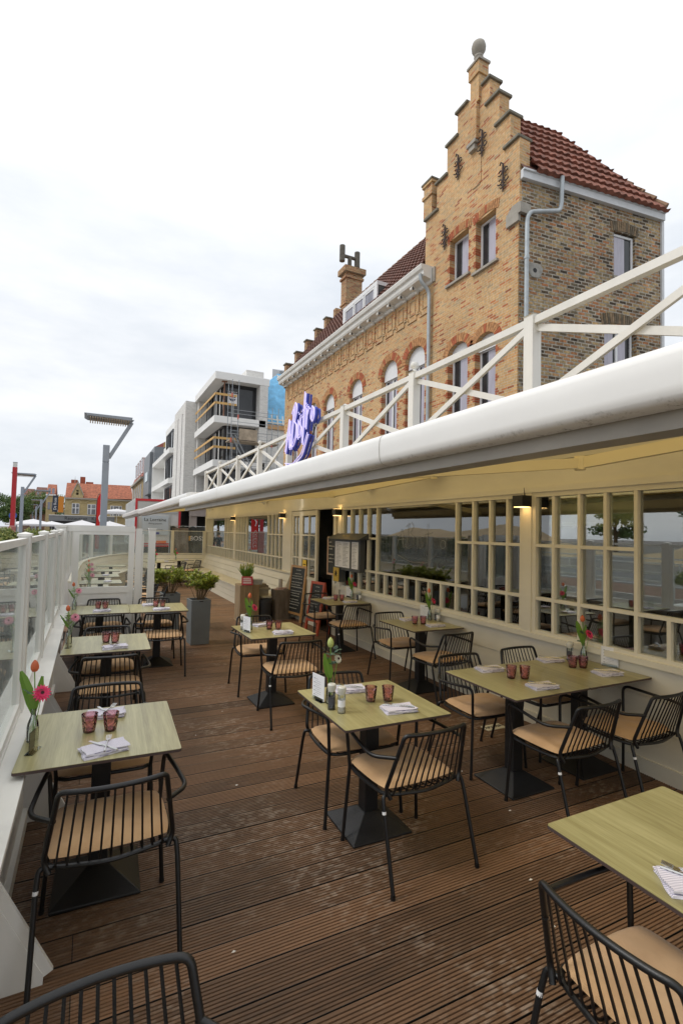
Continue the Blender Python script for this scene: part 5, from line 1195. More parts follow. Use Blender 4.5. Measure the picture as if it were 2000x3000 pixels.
def upvc(fn, parent, u0, u1, v0, v1, depth=.14, mull=None, cross=None, arch=None, blind=0, fw=.055, mat_=None, world=True):
    """a framed window; optional arched head filled by a rounded white blind box"""
    mb = MB(); F = lambda a, b, c, d, e=0: mb.prism([(a,c),(b,c),(b,d),(a,d)], fn, depth+e, depth+.06)
    F(u0, u0+fw, v0, v1); F(u1-fw, u1, v0, v1); F(u0+fw, u1-fw, v1-fw, v1); F(u0+fw, u1-fw, v0, v0+fw)
    if mull: F(mull-fw*.6, mull+fw*.6, v0+fw, v1-fw)
    if cross: F(u0+fw, u1-fw, cross-fw*.45, cross+fw*.45, .004)
    w = obj('window', mb, mat_ or UPVC, parent, world=world)
    g = MB(); g.prism([(u0+fw*.8,v0+fw*.8),(u1-fw*.8,v0+fw*.8),(u1-fw*.8,v1-fw*.8),(u0+fw*.8,v1-fw*.8)], fn, depth+.03, depth+.04); obj('pane', g, GLASSK, w, world=world)
    q0 = u0+fw*.9; q1 = lerp(u0, u1, .62)
    for c0, c1 in (((q0, q1),) if not mull else ((q0, lerp(u0, mull, .8)), (mull+fw*.7, lerp(mull, u1, .6)))):
        g = MB(); g.prism([(c0,v0+fw),(c1,v0+fw),(c1,v1-fw),(c0,v1-fw)], fn, depth+.024, depth+.029); obj('curtain', g, CURT, w, world=world)
    if arch:
        vs, vt = arch; c = (u0+u1)/2; r = (u1-u0)/2; P = [(u0, v1)] + [(u1, v1)] + [(c+r*math.cos(math.pi*k/12), vs+(vt-vs)*math.sin(math.pi*k/12)) for k in range(13)]
        P = [(u0, v1), (u1, v1)] + [(c+r*.995*math.cos(math.pi*k/12), max(v1, vs)+(vt-max(v1, vs))*.99*math.sin(math.pi*k/12)) for k in range(13)]
        b = MB(); b.prism(P, fn, depth-.05, depth+.05); b.prism([(u0,v1-.03),(u1,v1-.03),(u1,v1+.005),(u0,v1+.005)], fn, depth-.056, depth-.01); obj('blind_box', b, UPVC, w, world=world)
    return w
def pantiles(mb, o, U, V, Nn, lu, lv, tw=.24, tl=.33, amp=.035, clip=None):
    """o origin, U along eave, V up slope"""
    o = Vector(o); U = Vector(U).normalized(); V = Vector(V).normalized(); Nn = Vector(Nn).normalized()
    nu = max(1, int(lu/tw))*5; rows = int(math.ceil(lv/tl))
    for r in range(rows):
        v0 = r*tl; v1 = min(lv, v0+tl*1.0); b = len(mb.v)
        for (v, lift) in ((v0-.04, .048), (v0-.04, .020), (v0-.04, .085), (v1, .014)):
            if lift == .020 : pass
            for i in range(nu+1):
                u = lu*i/nu; ph = 2*math.pi*i/5; h = amp*(.5+.5*math.cos(ph))**.8
                p = o + U*u + V*v + Nn*(h + lift if lift != .020 else h*.6 - .005); mb.v.append(tuple(p))
        for j in (1, 2):
            a0 = b + (1 if j == 1 else 2)*(nu+1); a1 = b + (2 if j == 1 else 3)*(nu+1)
            for i in range(nu):
                if clip and not clip(Vector(mb.v[a1+i])): continue
                mb.f.append((a0+i, a0+i+1, a1+i+1, a1+i)); mb.mi.append(0)

# ============================================================ YELLOW BRICK BUILDINGS
FX = 8.5
def FN(u, v, d): return (FX + d, u, v)          # facade: u = Y
jr = random.Random(11)
gb = thing('gabled_house', 'tall narrow yellow brick house with stepped gable and stone ball on top', 'house', (FX, 10, -.16))
steps = [(8.36,12.06,0,9.95,'')]; out_ = [(8.40,11.62,-.1,9.3),(8.38,12.02,9.3,11.0),(8.68,11.50,11.0,11.78),(9.05,11.05,11.78,12.58),(9.38,10.62,12.58,13.22)]
H = [(9.12,9.84,8.46,9.76),(10.11,10.88,8.60,9.82),(9.09,9.82,4.6,6.80),(10.09,10.90,4.6,6.90)]
mb = MB(); gridwall(mb, FN, out_, H, .32); arch_fill(mb, FN, 9.09, 9.82, 6.52, 6.80, .3); arch_fill(mb, FN, 10.09, 10.90, 6.60, 6.90, .3)
obj('gable_wall', mb, BRICK, gb, world=True)
mb = MB()
for a, b, z in ((8.36,8.87,11.0),(8.64,9.17,11.78),(9.0,9.52,12.58),(9.33,9.66,13.22),(11.40,12.06,11.0),(11.0,11.54,11.78),(10.56,11.09,12.58),(10.18,10.68,13.22)):
    mb = MB(); mb.box(FX-.07, FX+.38, a, b, z, z+.075); bev(obj('coping', mb, CAPST, gb, world=True), .015)
mb = MB(); mb.box(FX-.08, FX+.16, 9.70, 10.02, 12.9, 13.92); mb.box(FX-.12, FX+.20, 9.66, 10.06, 13.60, 13.92); mb.box(FX-.10, FX-.002, 9.76, 9.98, 11.9, 12.9); obj('pedestal', mb, BRICK, gb, world=True)
mb = MB(); mb.box(FX-.15, FX+.23, 9.62, 10.10, 13.921, 13.98); mb.lathe([(.13,0),(.13,.04),(.10,.07),(.095,.16),(.12,.20),(.115,.235),(.09,.26),(.13,.31),(.175,.39),(.185,.48),(.16,.57),(.10,.63),(0,.65)], (FX+.04, 9.86, 13.981), 20); obj('ball_finial', mb, STONE, gb, smooth=True, world=True)
mb = MB(); mb.box(FX-.13, FX-.002, 9.76, 10.1, 11.84, 11.92); mb.box(FX-.10, FX-.001, 9.82, 10.04, 11.70, 11.839); obj('shell_ornament', mb, STONE, gb, world=True)
# pinnacle pier at the left shoulder
mb = MB(); mb.box(FX-.06, FX+.40, 11.66, 12.06, 11.08, 12.0); mb.box(FX-.10, FX+.44, 11.62, 12.10, 11.62, 11.72); mb.box(FX-.10, FX+.44, 11.62, 12.10, 11.98, 12.06); obj('pier', mb, BRICK, gb, world=True)
mb = MB(); mb.box(FX-.12, FX+.46, 11.60, 12.12, 12.061, 12.11); obj('coping', mb, CAPST, gb, world=True)
# recessed blind panel in the gable
mb = MB(); mb.box(FX-.02, FX-.001, 9.66, 9.70, 10.75, 11.55); mb.box(FX-.02, FX-.001, 9.70, 9.98, 10.72, 10.76); obj('blind_panel_edge', mb, BRICK, gb, world=True)
mb = MB(); mb.prism([(8.34,9.0),(8.34,9.42),(8.52,9.42),(8.72,9.28),(8.72,9.0)], FN, -.07, .001); mb.box(FX-.08, FX+.24, 8.26, 8.345, 9.16, 9.40); obj('corbel_stone', mb, STONE, gb, world=True); mb = MB(); mb.prism([(11.6,9.0),(12.04,9.3),(12.04,9.42),(11.5,9.42),(11.5,9.0)], FN, -.05, .001); obj('corbel_stone', mb, STONE, gb, world=True)
for a_, b_, z_ in ((9.12, 9.84, 9.72),(10.11, 10.88, 9.78)): mb = MB(); soldier(mb, FN, a_, b_, z_, .21, .10, jit=jr); obj('window_arch', mb, [BRICKA, BRICKR], gb, world=True)
for a_, b_, z_, c_ in ((9.09, 9.82, 6.52, 6.80),(10.09, 10.90, 6.60, 6.90)): mb = MB(); arch_ring(mb, FN, a_, b_, z_, c_, .22, jit=jr); obj('window_arch', mb, [BRICKA, BRICKR], gb, world=True)
def quoins(mb, u, sgn, v0, v1, w=.11, rnd=jr):
    v = v0; k = 0
    while v < v1:
        if (k // 3) % 2 == 0:
            a, b = sorted((u, u + sgn*(w if k % 2 else w*.55))); mb.prism([(a,v+.006),(b,v+.006),(b,v+.05),(a,v+.05)], FN, -.006, .10); mb.prism([(u,v+.006),(u-sgn*.006,v+.006),(u-sgn*.006,v+.05),(u,v+.05)], FN, .0, .16)
        v += .058; k += 1
for u, s, z0_, z1_ in ((9.12,-1,8.6,9.6),(9.84,1,8.6,9.6),(10.11,-1,8.6,9.6),(10.88,1,8.6,9.6),(9.09,-1,4.8,6.6),(9.82,1,4.8,6.6),(10.09,-1,4.8,6.6),(10.90,1,4.8,6.6)):
    mb = MB(); quoins(mb, u, s, z0_, z1_); obj('red_brick_quoins', mb, BRICKR, gb, world=True)
for a, b, z in ((9.02,9.92,8.40),(10.03,11.0,8.54)): mb = MB(); mb.box(FX-.07, FX+.14, a, b, z, z+.06); obj('window_sill', mb, STONE, gb, world=True)
upvc(FN, gb, 9.125, 9.835, 8.465, 9.75, .17); upvc(FN, gb, 10.115, 10.875, 8.605, 9.81, .17)
upvc(FN, gb, 9.095, 9.815, 4.62, 6.45, .17, arch=(6.52, 6.80)); upvc(FN, gb, 10.095, 10.895, 4.62, 6.55, .17, arch=(6.6, 6.90))
def anchor(y, z, s=1):
    mb = MB(); X = FX-.045
    mb.tube([(X,y,z-.52*s),(X,y,z+.42*s)], [.016,.024], 6)
    for q in (-1, 1):
        for (cy, cz, r, a0, a1) in ((.13,.18,.10,-2.6,2.9),(.14,-.12,.11,-2.9,2.4),(.08,-.30,.07,-2.2,2.0)):
            P = []
            for k in range(12):
                t = k/11; a = lerp(a0, a1, t); rr = r*(1-.45*t); P.append((X, y+q*(cy*s+rr*math.cos(a)*s*-1), z+cz*s+rr*math.sin(a)*s))
            mb.tube(P, .015, 5)
    mb.tube([(X,y,z+.42*s),(X-.02,y+.05,z+.50*s),(X,y+.10,z+.44*s)], .018, 5)
    return mb
for y, z in ((9.60,11.72),(10.53,11.70),(8.86,10.36),(11.06,10.05)): obj('wrought_iron_anchor', anchor(y, z, .72), IRON, gb, world=True)
# side wall (old brick)
SD = Vector((.9925, -.122, 0)); SO = Vector((FX+.03, 8.385, 0))
def SN(u, v, d): p = SO + SD*u + Vector((.122,.9925,0))*d; return (p.x, p.y, v)
mb = MB(); gridwall(mb, SN, [(.0,4.36,-.1,10.05)], [(2.80,3.50,8.28,9.42),(2.50,3.55,4.8,7.02)], .3); obj('side_wall', mb, BRICKO, gb, world=True)
OLDA = mat('old_arch_brick', (.15,.12,.08), .9, noise=(9,.5), bump=(30,.6))
mb = MB(); soldier(mb, SN, 2.80, 3.50, 9.40, .24, .06, .015, jr); soldier(mb, SN, 2.50, 3.55, 7.0, .26, .10, .015, jr); obj('window_arch', mb, [OLDA, mat('old_arch_brick_brown', (.24,.17,.10), .9, noise=(9,.5))], gb, world=True)
upvc(SN, gb, 2.81, 3.49, 8.30, 9.40, .06); upvc(SN, gb, 2.52, 3.52, 4.82, 6.98, .12, mull=3.02)
mb = MB(); mb.prism([(2.76,8.22),(3.52,8.22),(3.52,8.28),(2.76,8.28)], SN, -.05, .1); obj('window_sill', mb, STONE, gb, world=True)
mb = MB(); P = [(.43+.20*math.cos(a)*(1+.18*math.sin(3*a)), 7.95+.20*math.sin(a)*(1+.2*math.cos(2*a))) for a in [2*math.pi*k/18 for k in range(18)]]; mb.prism(P, SN, -.012, .01); obj('cement_patch', mb, mat('cement', (.34,.33,.30), .9, noise=(8,.25)), gb, world=True)
mb = MB(); c = Vector(SN(.42, 7.95, -.014)); mb.tube([c, c+Vector((.004,.03,0))], .055, 12); obj('vent_hole', mb, INK, gb, world=True)
# eave board, gutter, roof of the gabled house
mb = MB(); mb.prism([(.0,10.0),(4.42,10.0),(4.42,10.17),(.0,10.17)], SN, -.10, .05); mb.prism([(-.0,10.17),(4.42,10.17),(4.42,10.21),(-.0,10.21)], SN, -.14, .05); mb.prism([(4.36,4),(4.44,4),(4.44,10.0),(4.36,10.0)], SN, -.05, .3)
obj('eave_board', mb, mat('grey_white_fascia', (.62,.64,.66), .5, noise=(4,.08)), gb, world=True)
e0 = Vector(SN(.0, 10.20, -.12)); e1 = Vector(SN(4.42, 10.20, -.12)); r0 = Vector((FX+.3, 10.0, 13.05)); r1 = Vector((11.15, 9.98, 13.05)); 
Uv = (e1-e0); Vv = (r0-Vector((r0.x, e0.y-.122/.9925*(r0.x-e0.x), 10.20))); Nv = Uv.cross(Vv).normalized(); 
if Nv.y > 0: Nv = -Nv
mb = MB(); Lv = Vv.length
pantiles(mb, e0+SD*.32, SD, Vv, Nv, 4.12, Lv, .215, .40, .04, clip=lambda q: (q.x-e1.x)*(r1.z-e1.z) < (r1.x-e1.x)*(q.z-e1.z)-.0); obj('roof', mb, TILE_R, gb, world=True, rec=False)
mb = MB(); mb.add([tuple(e0), tuple(e1), tuple(r1), tuple(r0), (e1.x, 11.9, 10.1), (r0.x, 11.9, 10.1)], [(0,1,2,3),(3,2,4,5),(1,4,2)]); obj('roof_underlay', mb, TILE_D, gb, world=True)
mb = MB(); rr_ = r0.copy(); rr_.x = 8.9
for k in range(6): a = Vector((8.85+.40*k, 10.0, 13.12)); mb.tube([a, a+Vector((.40,0,.0))], [.13,.105], 10)
for k in range(11):
    t0 = k/11; a = (r1+Vector((0,0,.06))).lerp(e1+Vector((0,0,.10)), t0); b = (r1+Vector((0,0,.06))).lerp(e1+Vector((0,0,.10)), t0+.085); mb.tube([a, b], [.08,.125], 8)
obj('ridge_tiles', mb, TILE_T, gb, world=True, smooth=True)
mb = MB(); mb.tube(fillet([SN(1.02,10.2,-.2), SN(1.02,9.55,-.17), SN(.98,9.40,-.16), SN(.18,9.20,-.14), SN(.10,9.05,-.12), SN(.10,3.2,-.10)], .12, 5), .05, 10)
for z in (8.1, 6.2): c = Vector(SN(.10, z, -.11)); mb.tube([c, c+Vector((0,0,.05))], .062, 10)
obj('rain_pipe', mb, ZINC, gb, smooth=True, world=True)
# back volume so the house is solid
mb = MB(); mb.box(FX+.33, 12.8, 8.55, 11.6, -.1, 9.9); obj('body', mb, BRICKO, gb, world=True)

hb = thing('brick_townhouse', 'long yellow brick house with arched windows, white cornice and dark tiled roof', 'house', (FX, 18, -.16))
Y0, Y1 = 11.62, 23.85
WN = [(11.95,12.95),(13.42,14.38),(15.72,16.70),(18.04,19.02),(19.72,20.6),(21.9,22.8)]
mb = MB(); gridwall(mb, FN, [(Y0,Y1,-.1,9.15)], [(a,b,3.9,7.42) for a, b in WN], .3)
for a, b in WN: arch_fill(mb, FN, a, b, 7.0, 7.42, .28)
obj('facade_wall', mb, BRICK, hb, world=True)
for a, b in WN: mb = MB(); arch_ring(mb, FN, a, b, 7.0, 7.42, .24, .02, 17, jr); obj('window_arch', mb, [BRICKA, BRICKR], hb, world=True)
for a, b in WN:
    for u_, s_ in ((a, -1), (b, 1)): mb = MB(); quoins(mb, u_, s_, 4.4, 7.0, .13); obj('red_brick_quoins', mb, BRICKR, hb, world=True)
mb = MB()
rq = random.Random(6)
for k in range(150):
    y = rq.uniform(Y0+.1, Y1-.3); z = 4 + .058*int(rq.uniform(0, 50))
    if any(a-.05 < y+.1 < b+.2 for a, b in WN) or z > 7: continue
    mb.prism([(y,z+.006),(y+.17,z+.006),(y+.17,z+.05),(y,z+.05)], FN, -.004, .01)
obj('scattered_red_bricks', mb, BRICKR, hb, world=True)
for a, b in WN: upvc(FN, hb, a+.01, b-.01, 3.92, 6.86, .15, arch=(6.98, 7.42), cross=None, mull=(a+b)/2, fw=.06)
# relief panels and stepped string course under the cornice
mb = MB(); n = 18
for k in range(n):
    c = Y0+.35+(Y1-Y0-.5)*k/n; w = (Y1-Y0-.5)/n
    for r in ((c-.14,c+.16,8.42,8.45),(c-.14,c+.16,8.86,8.89),(c-.14,c-.11,8.45,8.86),(c+.13,c+.16,8.45,8.86)): mb.box(FX-.022, FX-.001, *r)
    mb.box(FX-.03, FX-.001, c-.22, c+.26, 8.22, 8.26); mb.box(FX-.03, FX-.001, c-.22, c-.18, 8.261, 8.36); mb.box(FX-.03, FX-.001, c+.22, c+.26, 8.261, 8.36); mb.box(FX-.028, FX-.001, c+.24, c+w-.20, 8.361, 8.40)
    mb.box(FX-.04, FX-.0, c+.30, c+.38, 8.36+.05, 9.10)
obj('relief_panels', mb, BRICK, hb, world=True)
mb = MB(); prof = [(-.02,9.0),(-.06,9.02),(-.07,9.10),(-.30,9.14),(-.33,9.20),(-.34,9.30),(-.40,9.34),(-.43,9.44),(-.42,9.47),(.1,9.47),(.1,9.0)]
mb.prism(prof, lambda a, b, d: (FX+a, d, b), Y0+.0, Y1+.10); obj('cornice', mb, WHITE, hb, world=True)
for k in range(n):
    c = Y0+.70+(Y1-Y0-.5)*k/n; mb = MB(); mb.box(FX-.26, FX-.025, c-.05, c+.05, 9.02, 9.136); mb.tube([(FX-.25, c-.05, 9.06), (FX-.25, c+.05, 9.06)], .05, 10); mb.box(FX-.12, FX-.024, c-.05, c+.05, 8.94, 9.02); obj('cornice_bracket', mb, WHITE, hb, world=True)
# roof
ez = 9.50; o0 = Vector((FX-.12, Y1-.25, ez)); Vr = Vector((2.85,0,3.72)); Nr = Vector((-3.72,0,2.85)).normalized()
mb = MB(); pantiles(mb, o0, (0,-1,0), Vr, Nr, Y1-.25-12.08, Vr.length, .25, .34, .045); obj('roof', mb, TILE_D, hb, world=True, rec=False)
mb = MB(); mb.add([(FX-.1,11.9,9.48),(FX-.1,Y1,9.48),(FX+2.75,Y1,13.2),(FX+2.75,11.9,13.2),(14,Y1,9.4),(14,11.9,9.4)], [(0,1,2,3),(3,2,4,5),(1,4,2),(0,3,5)]); obj('roof_underlay', mb, TILE_D, hb, world=True)
mb = MB()
for k in range(30): y = 12.0 + .39*k; mb.tube([(FX+2.76, y, 13.24), (FX+2.76, y+.37, 13.24)], [.10,.125], 8)
obj('ridge_tiles', mb, TILE_T, hb, smooth=True, world=True)
# stepped far gable
mb = MB(); mc = MB()
for k in range(5):
    x0 = FX-.05+.53*k; z = 10.15+.70*k
    mb.box(x0, x0+.75, Y1-.2, Y1+.10, 9.0, z); mc.box(x0-.05, x0+.55, Y1-.25, Y1+.15, z+.001, z+.06)
mb.box(FX+2.6, FX+5.5, Y1-.2, Y1+.1, 9.0, 13.6)
obj('stepped_gable', mb, BRICKC, hb, world=True); obj('gable_coping', mc, CAPST, hb, world=True)
mb = MB(); mb.box(11.60, 12.55, Y1-.35, Y1+.25, 12.6, 15.75); mb.box(11.55, 12.60, Y1-.40, Y1+.30, 13.9, 13.98); mb.box(11.53, 12.62, Y1-.42, Y1+.32, 15.3, 15.42); mb.box(11.45, 12.70, Y1-.50, Y1+.40, 15.6, 15.90)
ch = obj('chimney', mb, BRICKC, hb, world=True)
mb = MB(); Hh = mat('dark_chimney_pot', (.13,.12,.10), .9, noise=(6,.4)); mb.tube([(11.95,Y1,15.9),(11.95,Y1,16.6)], .11, 12); mb.tube([(11.5,Y1,16.62),(12.4,Y1,16.62)], .09, 12); mb.tube([(11.5,Y1,16.3),(11.5,Y1,17.15)], .15, 12); mb.tube([(12.4,Y1,16.15),(12.4,Y1,17.0)], .15, 12); obj('chimney_pot', mb, Hh, ch, smooth=True, world=True)
# dormer
DX = 8.78
def DN(u, v, d): return (DX+d, u, v)
mb = MB(); mb.box(DX, DX+.9, 15.32, 18.02, 10.66, 10.80); mb.box(DX+.0, DX+.05, 15.32, 15.50, 9.55, 10.66); mb.box(DX, DX+.05, 17.86, 18.02, 9.55, 10.66); mb.box(DX, DX+.05, 15.50, 17.86, 9.55, 9.95)
dm = obj('dormer', mb, UPVC, hb, world=True)
mb = MB(); mb.prism([(DX+.05,9.6),(DX+.85,10.66),(DX+.05,10.66)], lambda a, b, d: (a, d, b), 15.33, 15.36); mb.prism([(DX+.05,9.6),(DX+.85,10.66),(DX+.05,10.66)], lambda a, b, d: (a, d, b), 17.98, 18.01); obj('slate_cheek', mb, mat('slate', (.07,.075,.075), .7, noise=(6,.5)), dm, world=True)
for a, b in ((15.52,16.26),(16.30,17.06),(17.10,17.84)):
    mb = MB(); F = lambda p, q, r, s: mb.prism([(p,r),(q,r),(q,s),(p,s)], DN, .005, .06); F(a,a+.06,9.96,10.65); F(b-.06,b,9.96,10.65); F(a+.06,b-.06,10.59,10.65); F(a+.06,b-.06,9.96,10.02); w = obj('dormer_window', mb, UPVC, dm, world=True)
    g = MB(); g.prism([(a+.05,10.01),(b-.05,10.01),(b-.05,10.60),(a+.05,10.60)], DN, .03, .04); obj('pane', g, GLASSB, w, world=True)
mb = MB(); mb.tube(fillet([(FX-.38,11.72,9.2),(FX-.36,11.70,9.0),(FX-.10,11.66,8.75),(FX-.09,11.66,3.2)], .15, 5), .055, 10); obj('rain_pipe', mb, ZINC, hb, smooth=True, world=True)
mb = MB(); mb.box(FX+.31, 13.8, 11.9, Y1-.25, -.1, 9.0); obj('body', mb, BRICKO, hb, world=True)

# ============================================================ HOUSE UNDER ROOF WORKS, SCAFFOLD
rw = thing('house_under_repair', 'narrow house with blue roofing membrane and battens on its open roof', 'house', (14, 42, 0))
mb = MB(); mb.box(13.0, 17.5, 41.75, 48, -.16, 10.8); obj('wall', mb, BRICKW, rw, world=True)
mb = MB(); mb.box(13.0, 17.0, 41.6, 41.7, 10.6, 11.0); obj('timber_plate', mb, mat('raw_timber', (.55,.33,.16), .7, noise=(4,.2)), rw, world=True)
BM = mat('blue_membrane', (.16,.45,.72), .5, noise=(1.5,.35))
A0, A1, A2, A3 = Vector((13.0,41.6,11.0)), Vector((13.0,42.6,14.3)), Vector((14.9,44.0,16.3)), Vector((17.2,41.6,11.0))
mb = MB(); mb.add([A0, A3, (17.4,44.0,16.3), A2, A1], [(0,1,2,3,4)]); mb.add([A1, A2, (14.9,47,16.3), (13.0,47,14.3)], [(0,1,2,3)]); obj('membrane', mb, BM, rw, world=True)
mb = MB()
for k in range(15):
    t = (k+.4)/15; z = lerp(11.0, 16.2, t); y = 41.6 + 2.4*t; x0 = 13.0 if z < 14.3 else lerp(13.0, 14.9, (z-14.3)/2.0); mb.bar((x0, y-.08, z), (17.3, y-.08, z), .07, .11)
for k in range(9):
    x = 13.2+.5*k; z1 = 16.2 if x > 14.9 else lerp(14.3, 16.3, max(0,(x-13.0)/1.9)); mb.bar((x-.0, 41.5, 11.0), (x+.15, 41.5+2.4*(z1-11)/5.3, z1), .10, .06)
obj('roof_batten', mb, mat('pale_batten', (.70,.68,.62), .7), rw, world=True)
mb = MB(); mb.add([(15.2,44.3,16.7),(19.5,44.3,16.7),(19.5,48,18.2),(15.7,48,18.0),(15.2,44.3,15),(19.5,44.3,15),(15.7,48,15)], [(0,1,2,3),(0,4,5,1),(0,3,6,4)]); obj('rear_roof', mb, mat('grey_zinc_roof', (.25,.27,.29), .5, noise=(2,.2)), rw, world=True)
sc = thing('scaffold', 'grey tube scaffold with plank decks in front of the white apartments', 'scaffold', (10.2, 38.6, -.16))
mb = MB()
for x in (9.2, 9.7, 12.4, 12.9):
    for y in (37.6, 38.8):
        if x in (9.7, 12.9) and y > 38: continue
        mb.tube([(x, y, -.1), (x, y, 13.2 if x < 10 else 11.4)], .026, 6)
for z in (3.2, 5.2, 6.7, 7.2, 8.8, 9.3, 10.0, 10.9):
    mb.tube([(9.2, 37.6, z), (12.9, 37.6, z)], .02, 5); mb.tube([(9.2, 38.8, z), (12.4, 38.8, z)], .02, 5)
mb.tube([(9.2,37.6,9.0),(11.4,37.6,4.9)], .05, 5); mb.tube([(9.5,37.6,9.0),(11.8,37.6,4.9)], .05, 5); mb.tube([(9.2,37.6,5.2),(12.4,37.6,9)], .03, 5)
obj('tubes', mb, mat('scaffold_steel', (.30,.32,.34), .45, .5, noise=(5,.3)), sc, world=True)
for q_ in ((9.1, 13.0, 37.6, 38.8, 8.55, 8.63),(9.1, 13.0, 37.6, 38.8, 4.85, 4.93)): mb = MB(); mb.box(*q_); obj('plank_deck', mb, mat('worn_plank', (.42,.34,.25), .8, noise=(3,.3)), sc, world=True)
mb = MB(); mb.box(9.8, 11.2, 37.5, 37.6, 8.66, 9.5); obj('toe_panel', mb, MATS['worn_plank'], sc, world=True)
mb = MB()
for k, (x, z) in enumerate(((9.2,8.4),(9.2,11.8),(9.7,10.2),(12.9,6.1),(12.4,8.3),(9.7,5.3))): mb.tube([(x,37.6,z),(x,37.6,z+.35)], .055, 6)
obj('coloured_clamp', mb, mat('red_blue_tape', (.55,.12,.08), .5), sc, world=True)

# ============================================================ WHITE APARTMENTS
WR = mat('white_render', (.80,.80,.78), .7, noise=(.8,.05)); BF = mat('black_window_frame', (.018,.018,.02), .4); YW = mat('yellow_guard_plank', (.62,.38,.13), .6, noise=(2,.2))
wa = thing('white_apartments', 'new white apartment block with corner balconies, yellow guard planks and black windows', 'apartment block', (8.5, 44.5, -.16))
mb = MB(); mb.box(9.85, 12.95, 41.7, 49.2, -.1, 14.0); mb.box(12.2, 12.9, 40.4, 41.7, -.1, 13.9); mb.box(8.75, 9.85, 48.55, 49.25, -.1, 13.9); mb.box(11.4, 12.94, 41.9, 44, 14.0, 15.5); obj('brick_wall', mb, BRICKW, wa, world=True)
mb = MB(); mb.box(8.5, 13.0, 40.4, 49.3, 13.92, 14.5); mb.box(8.7, 12.9, 40.7, 49.3, 14.5, 14.62); obj('roof_slab', mb, WR, wa, world=True)
for z in (10.4, 6.85, 3.3):
    mb = MB(); mb.box(8.5, 12.75, 40.4, 49.0, z, z+.55); b_ = obj('balcony', mb, WR, wa, world=True)
    if z > 5:
        mb = MB()
        for zz in (1.05, 1.78):
            mb.box(8.53, 8.58, 40.5, 48.9, z+.55+zz-.09, z+.55+zz+.09); mb.box(8.6, 10.3, 40.5, 40.55, z+.55+zz-.09, z+.55+zz+.09)
        obj('guard_plank', mb, YW, b_, world=True); mb = MB()
        for y in (40.6, 43.4, 46.2, 48.8): mb.box(8.59, 8.63, y-.03, y+.03, z+.2, z+2.6)
        mb.box(10.0,10.05,40.45,40.49,z+.2,z+2.5); obj('guard_post', mb, mat('guard_steel', (.4,.4,.4), .4, .6), b_, world=True)
for z0, z1 in ((10.95, 13.92), (7.4, 10.4), (3.85, 6.85)):
    mb = MB(); mb.box(9.55, 12.18, 41.50, 41.58, z0, z1); mb.box(9.55, 9.63, 41.58, 48.5, z0, z1); w = obj('glazed_corner', mb, GLASSK, wa, world=True)
    mb = MB()
    for x in (9.53, 12.08): mb.box(x, x+.14, 41.42, 41.499, z0, z1)
    mb.box(9.67, 12.08, 41.42, 41.499, z1-.18, z1); mb.box(9.67, 12.08, 41.42, 41.499, z0, z0+.10)
    for y in (42.6, 43.9, 44.2, 46.2, 48.3): mb.box(9.47, 9.549, y, y+.14, z0, z1)
    mb.box(9.47, 9.549, 41.6, 48.3, z1-.16, z1-.002); obj('window_frame', mb, BF, w, world=True)
    mb = MB(); mb.box(9.46, 9.54, 42.74, 42.98, z0+.1, z1-.2); mb.box(9.46, 9.54, 44.1, 44.2, z0+.1, z1-.2); obj('white_stud', mb, WR, w, world=True)
t = thing('for_sale_sign', 'round-logo TE KOOP sale sign in the top corner window of the white apartments', 'sign', (10.0, 41.3, 12.3))
mb = MB(); mb.box(9.75, 10.55, 41.36, 41.40, 12.15, 13.35); sg = obj('sign_panel', mb, PAPER, t, world=True); mb = MB(); mb.box(9.75, 10.55, 41.352, 41.358, 13.12, 13.35); obj('sign_band', mb, BF, t, world=True)
text_mesh('sign_text', 'TE KOOP', .19, PAPER, t, (10.15, 41.346, 13.235), (1,0,0), (0,0,1)); mb = MB(); mb.tube([(10.15,41.354,12.74),(10.15,41.358,12.74)], .27, 24); obj('logo_disc', mb, mat('dark_blue_logo', (.03,.04,.09), .5), t, world=True)
mb = MB(); mb.box(9.9,10.4,41.348,41.352,12.70,12.78); mb.box(9.82,10.48,41.352,41.356,12.24,12.31); obj('logo_bar', mb, PAPER, t, world=True)
t = thing('prop', 'thin rusty adjustable prop holding the top balcony roof', 'prop', (9.5, 40.9, 10.95)); mb = MB(); mb.tube([(9.35,40.9,10.95),(9.35,40.9,13.86)], .05, 8); mb.box(9.15,9.55,40.75,41.05,13.86,13.915); obj('prop_tube', mb, mat('rusty_steel', (.25,.12,.07), .7), t, world=True)
wb = thing('white_tower_block', 'white brick block with two tall black window slits', 'apartment block', (7.68, 52.8, -.16))
mb = MB(); gridwall(mb, lambda u, v, d: (7.68+d, u, v), [(49.32,56.3,-.1,14.0)], [(51.0,51.4,2,13.1),(53.6,54.0,2,13.1)], .3); mb.box(7.98, 15, 49.32, 56.3, -.1, 13.98); obj('brick_wall', mb, BRICKW, wb, world=True)
mb = MB(); mb.box(7.90, 7.95, 51.0, 51.4, 2, 13.1); mb.box(7.90, 7.95, 53.6, 54.0, 2, 13.1); obj('slit_window', mb, BF, wb, world=True)
wc = thing('white_stepped_block', 'farther white block with projecting white frames and tall black windows', 'apartment block', (7.68, 65, -.16))
mb = MB(); mb.box(7.9, 15, 56.35, 65.2, -.1, 13.75); mb.box(8.9, 15, 65.2, 75, -.1, 13.0); obj('wall', mb, WR, wc, world=True)
mb = MB()
for z in (10.15, 6.8, 3.2): mb.box(7.40, 9.0, 57.8, 74.5, z, z+.55)
obj('projecting_slab', mb, WR, wc, world=True)
mb = MB(); mb.box(7.42, 8.9, 74.3, 74.6, 3.2, 10.7); obj('side_fin', mb, WR, wc, world=True)
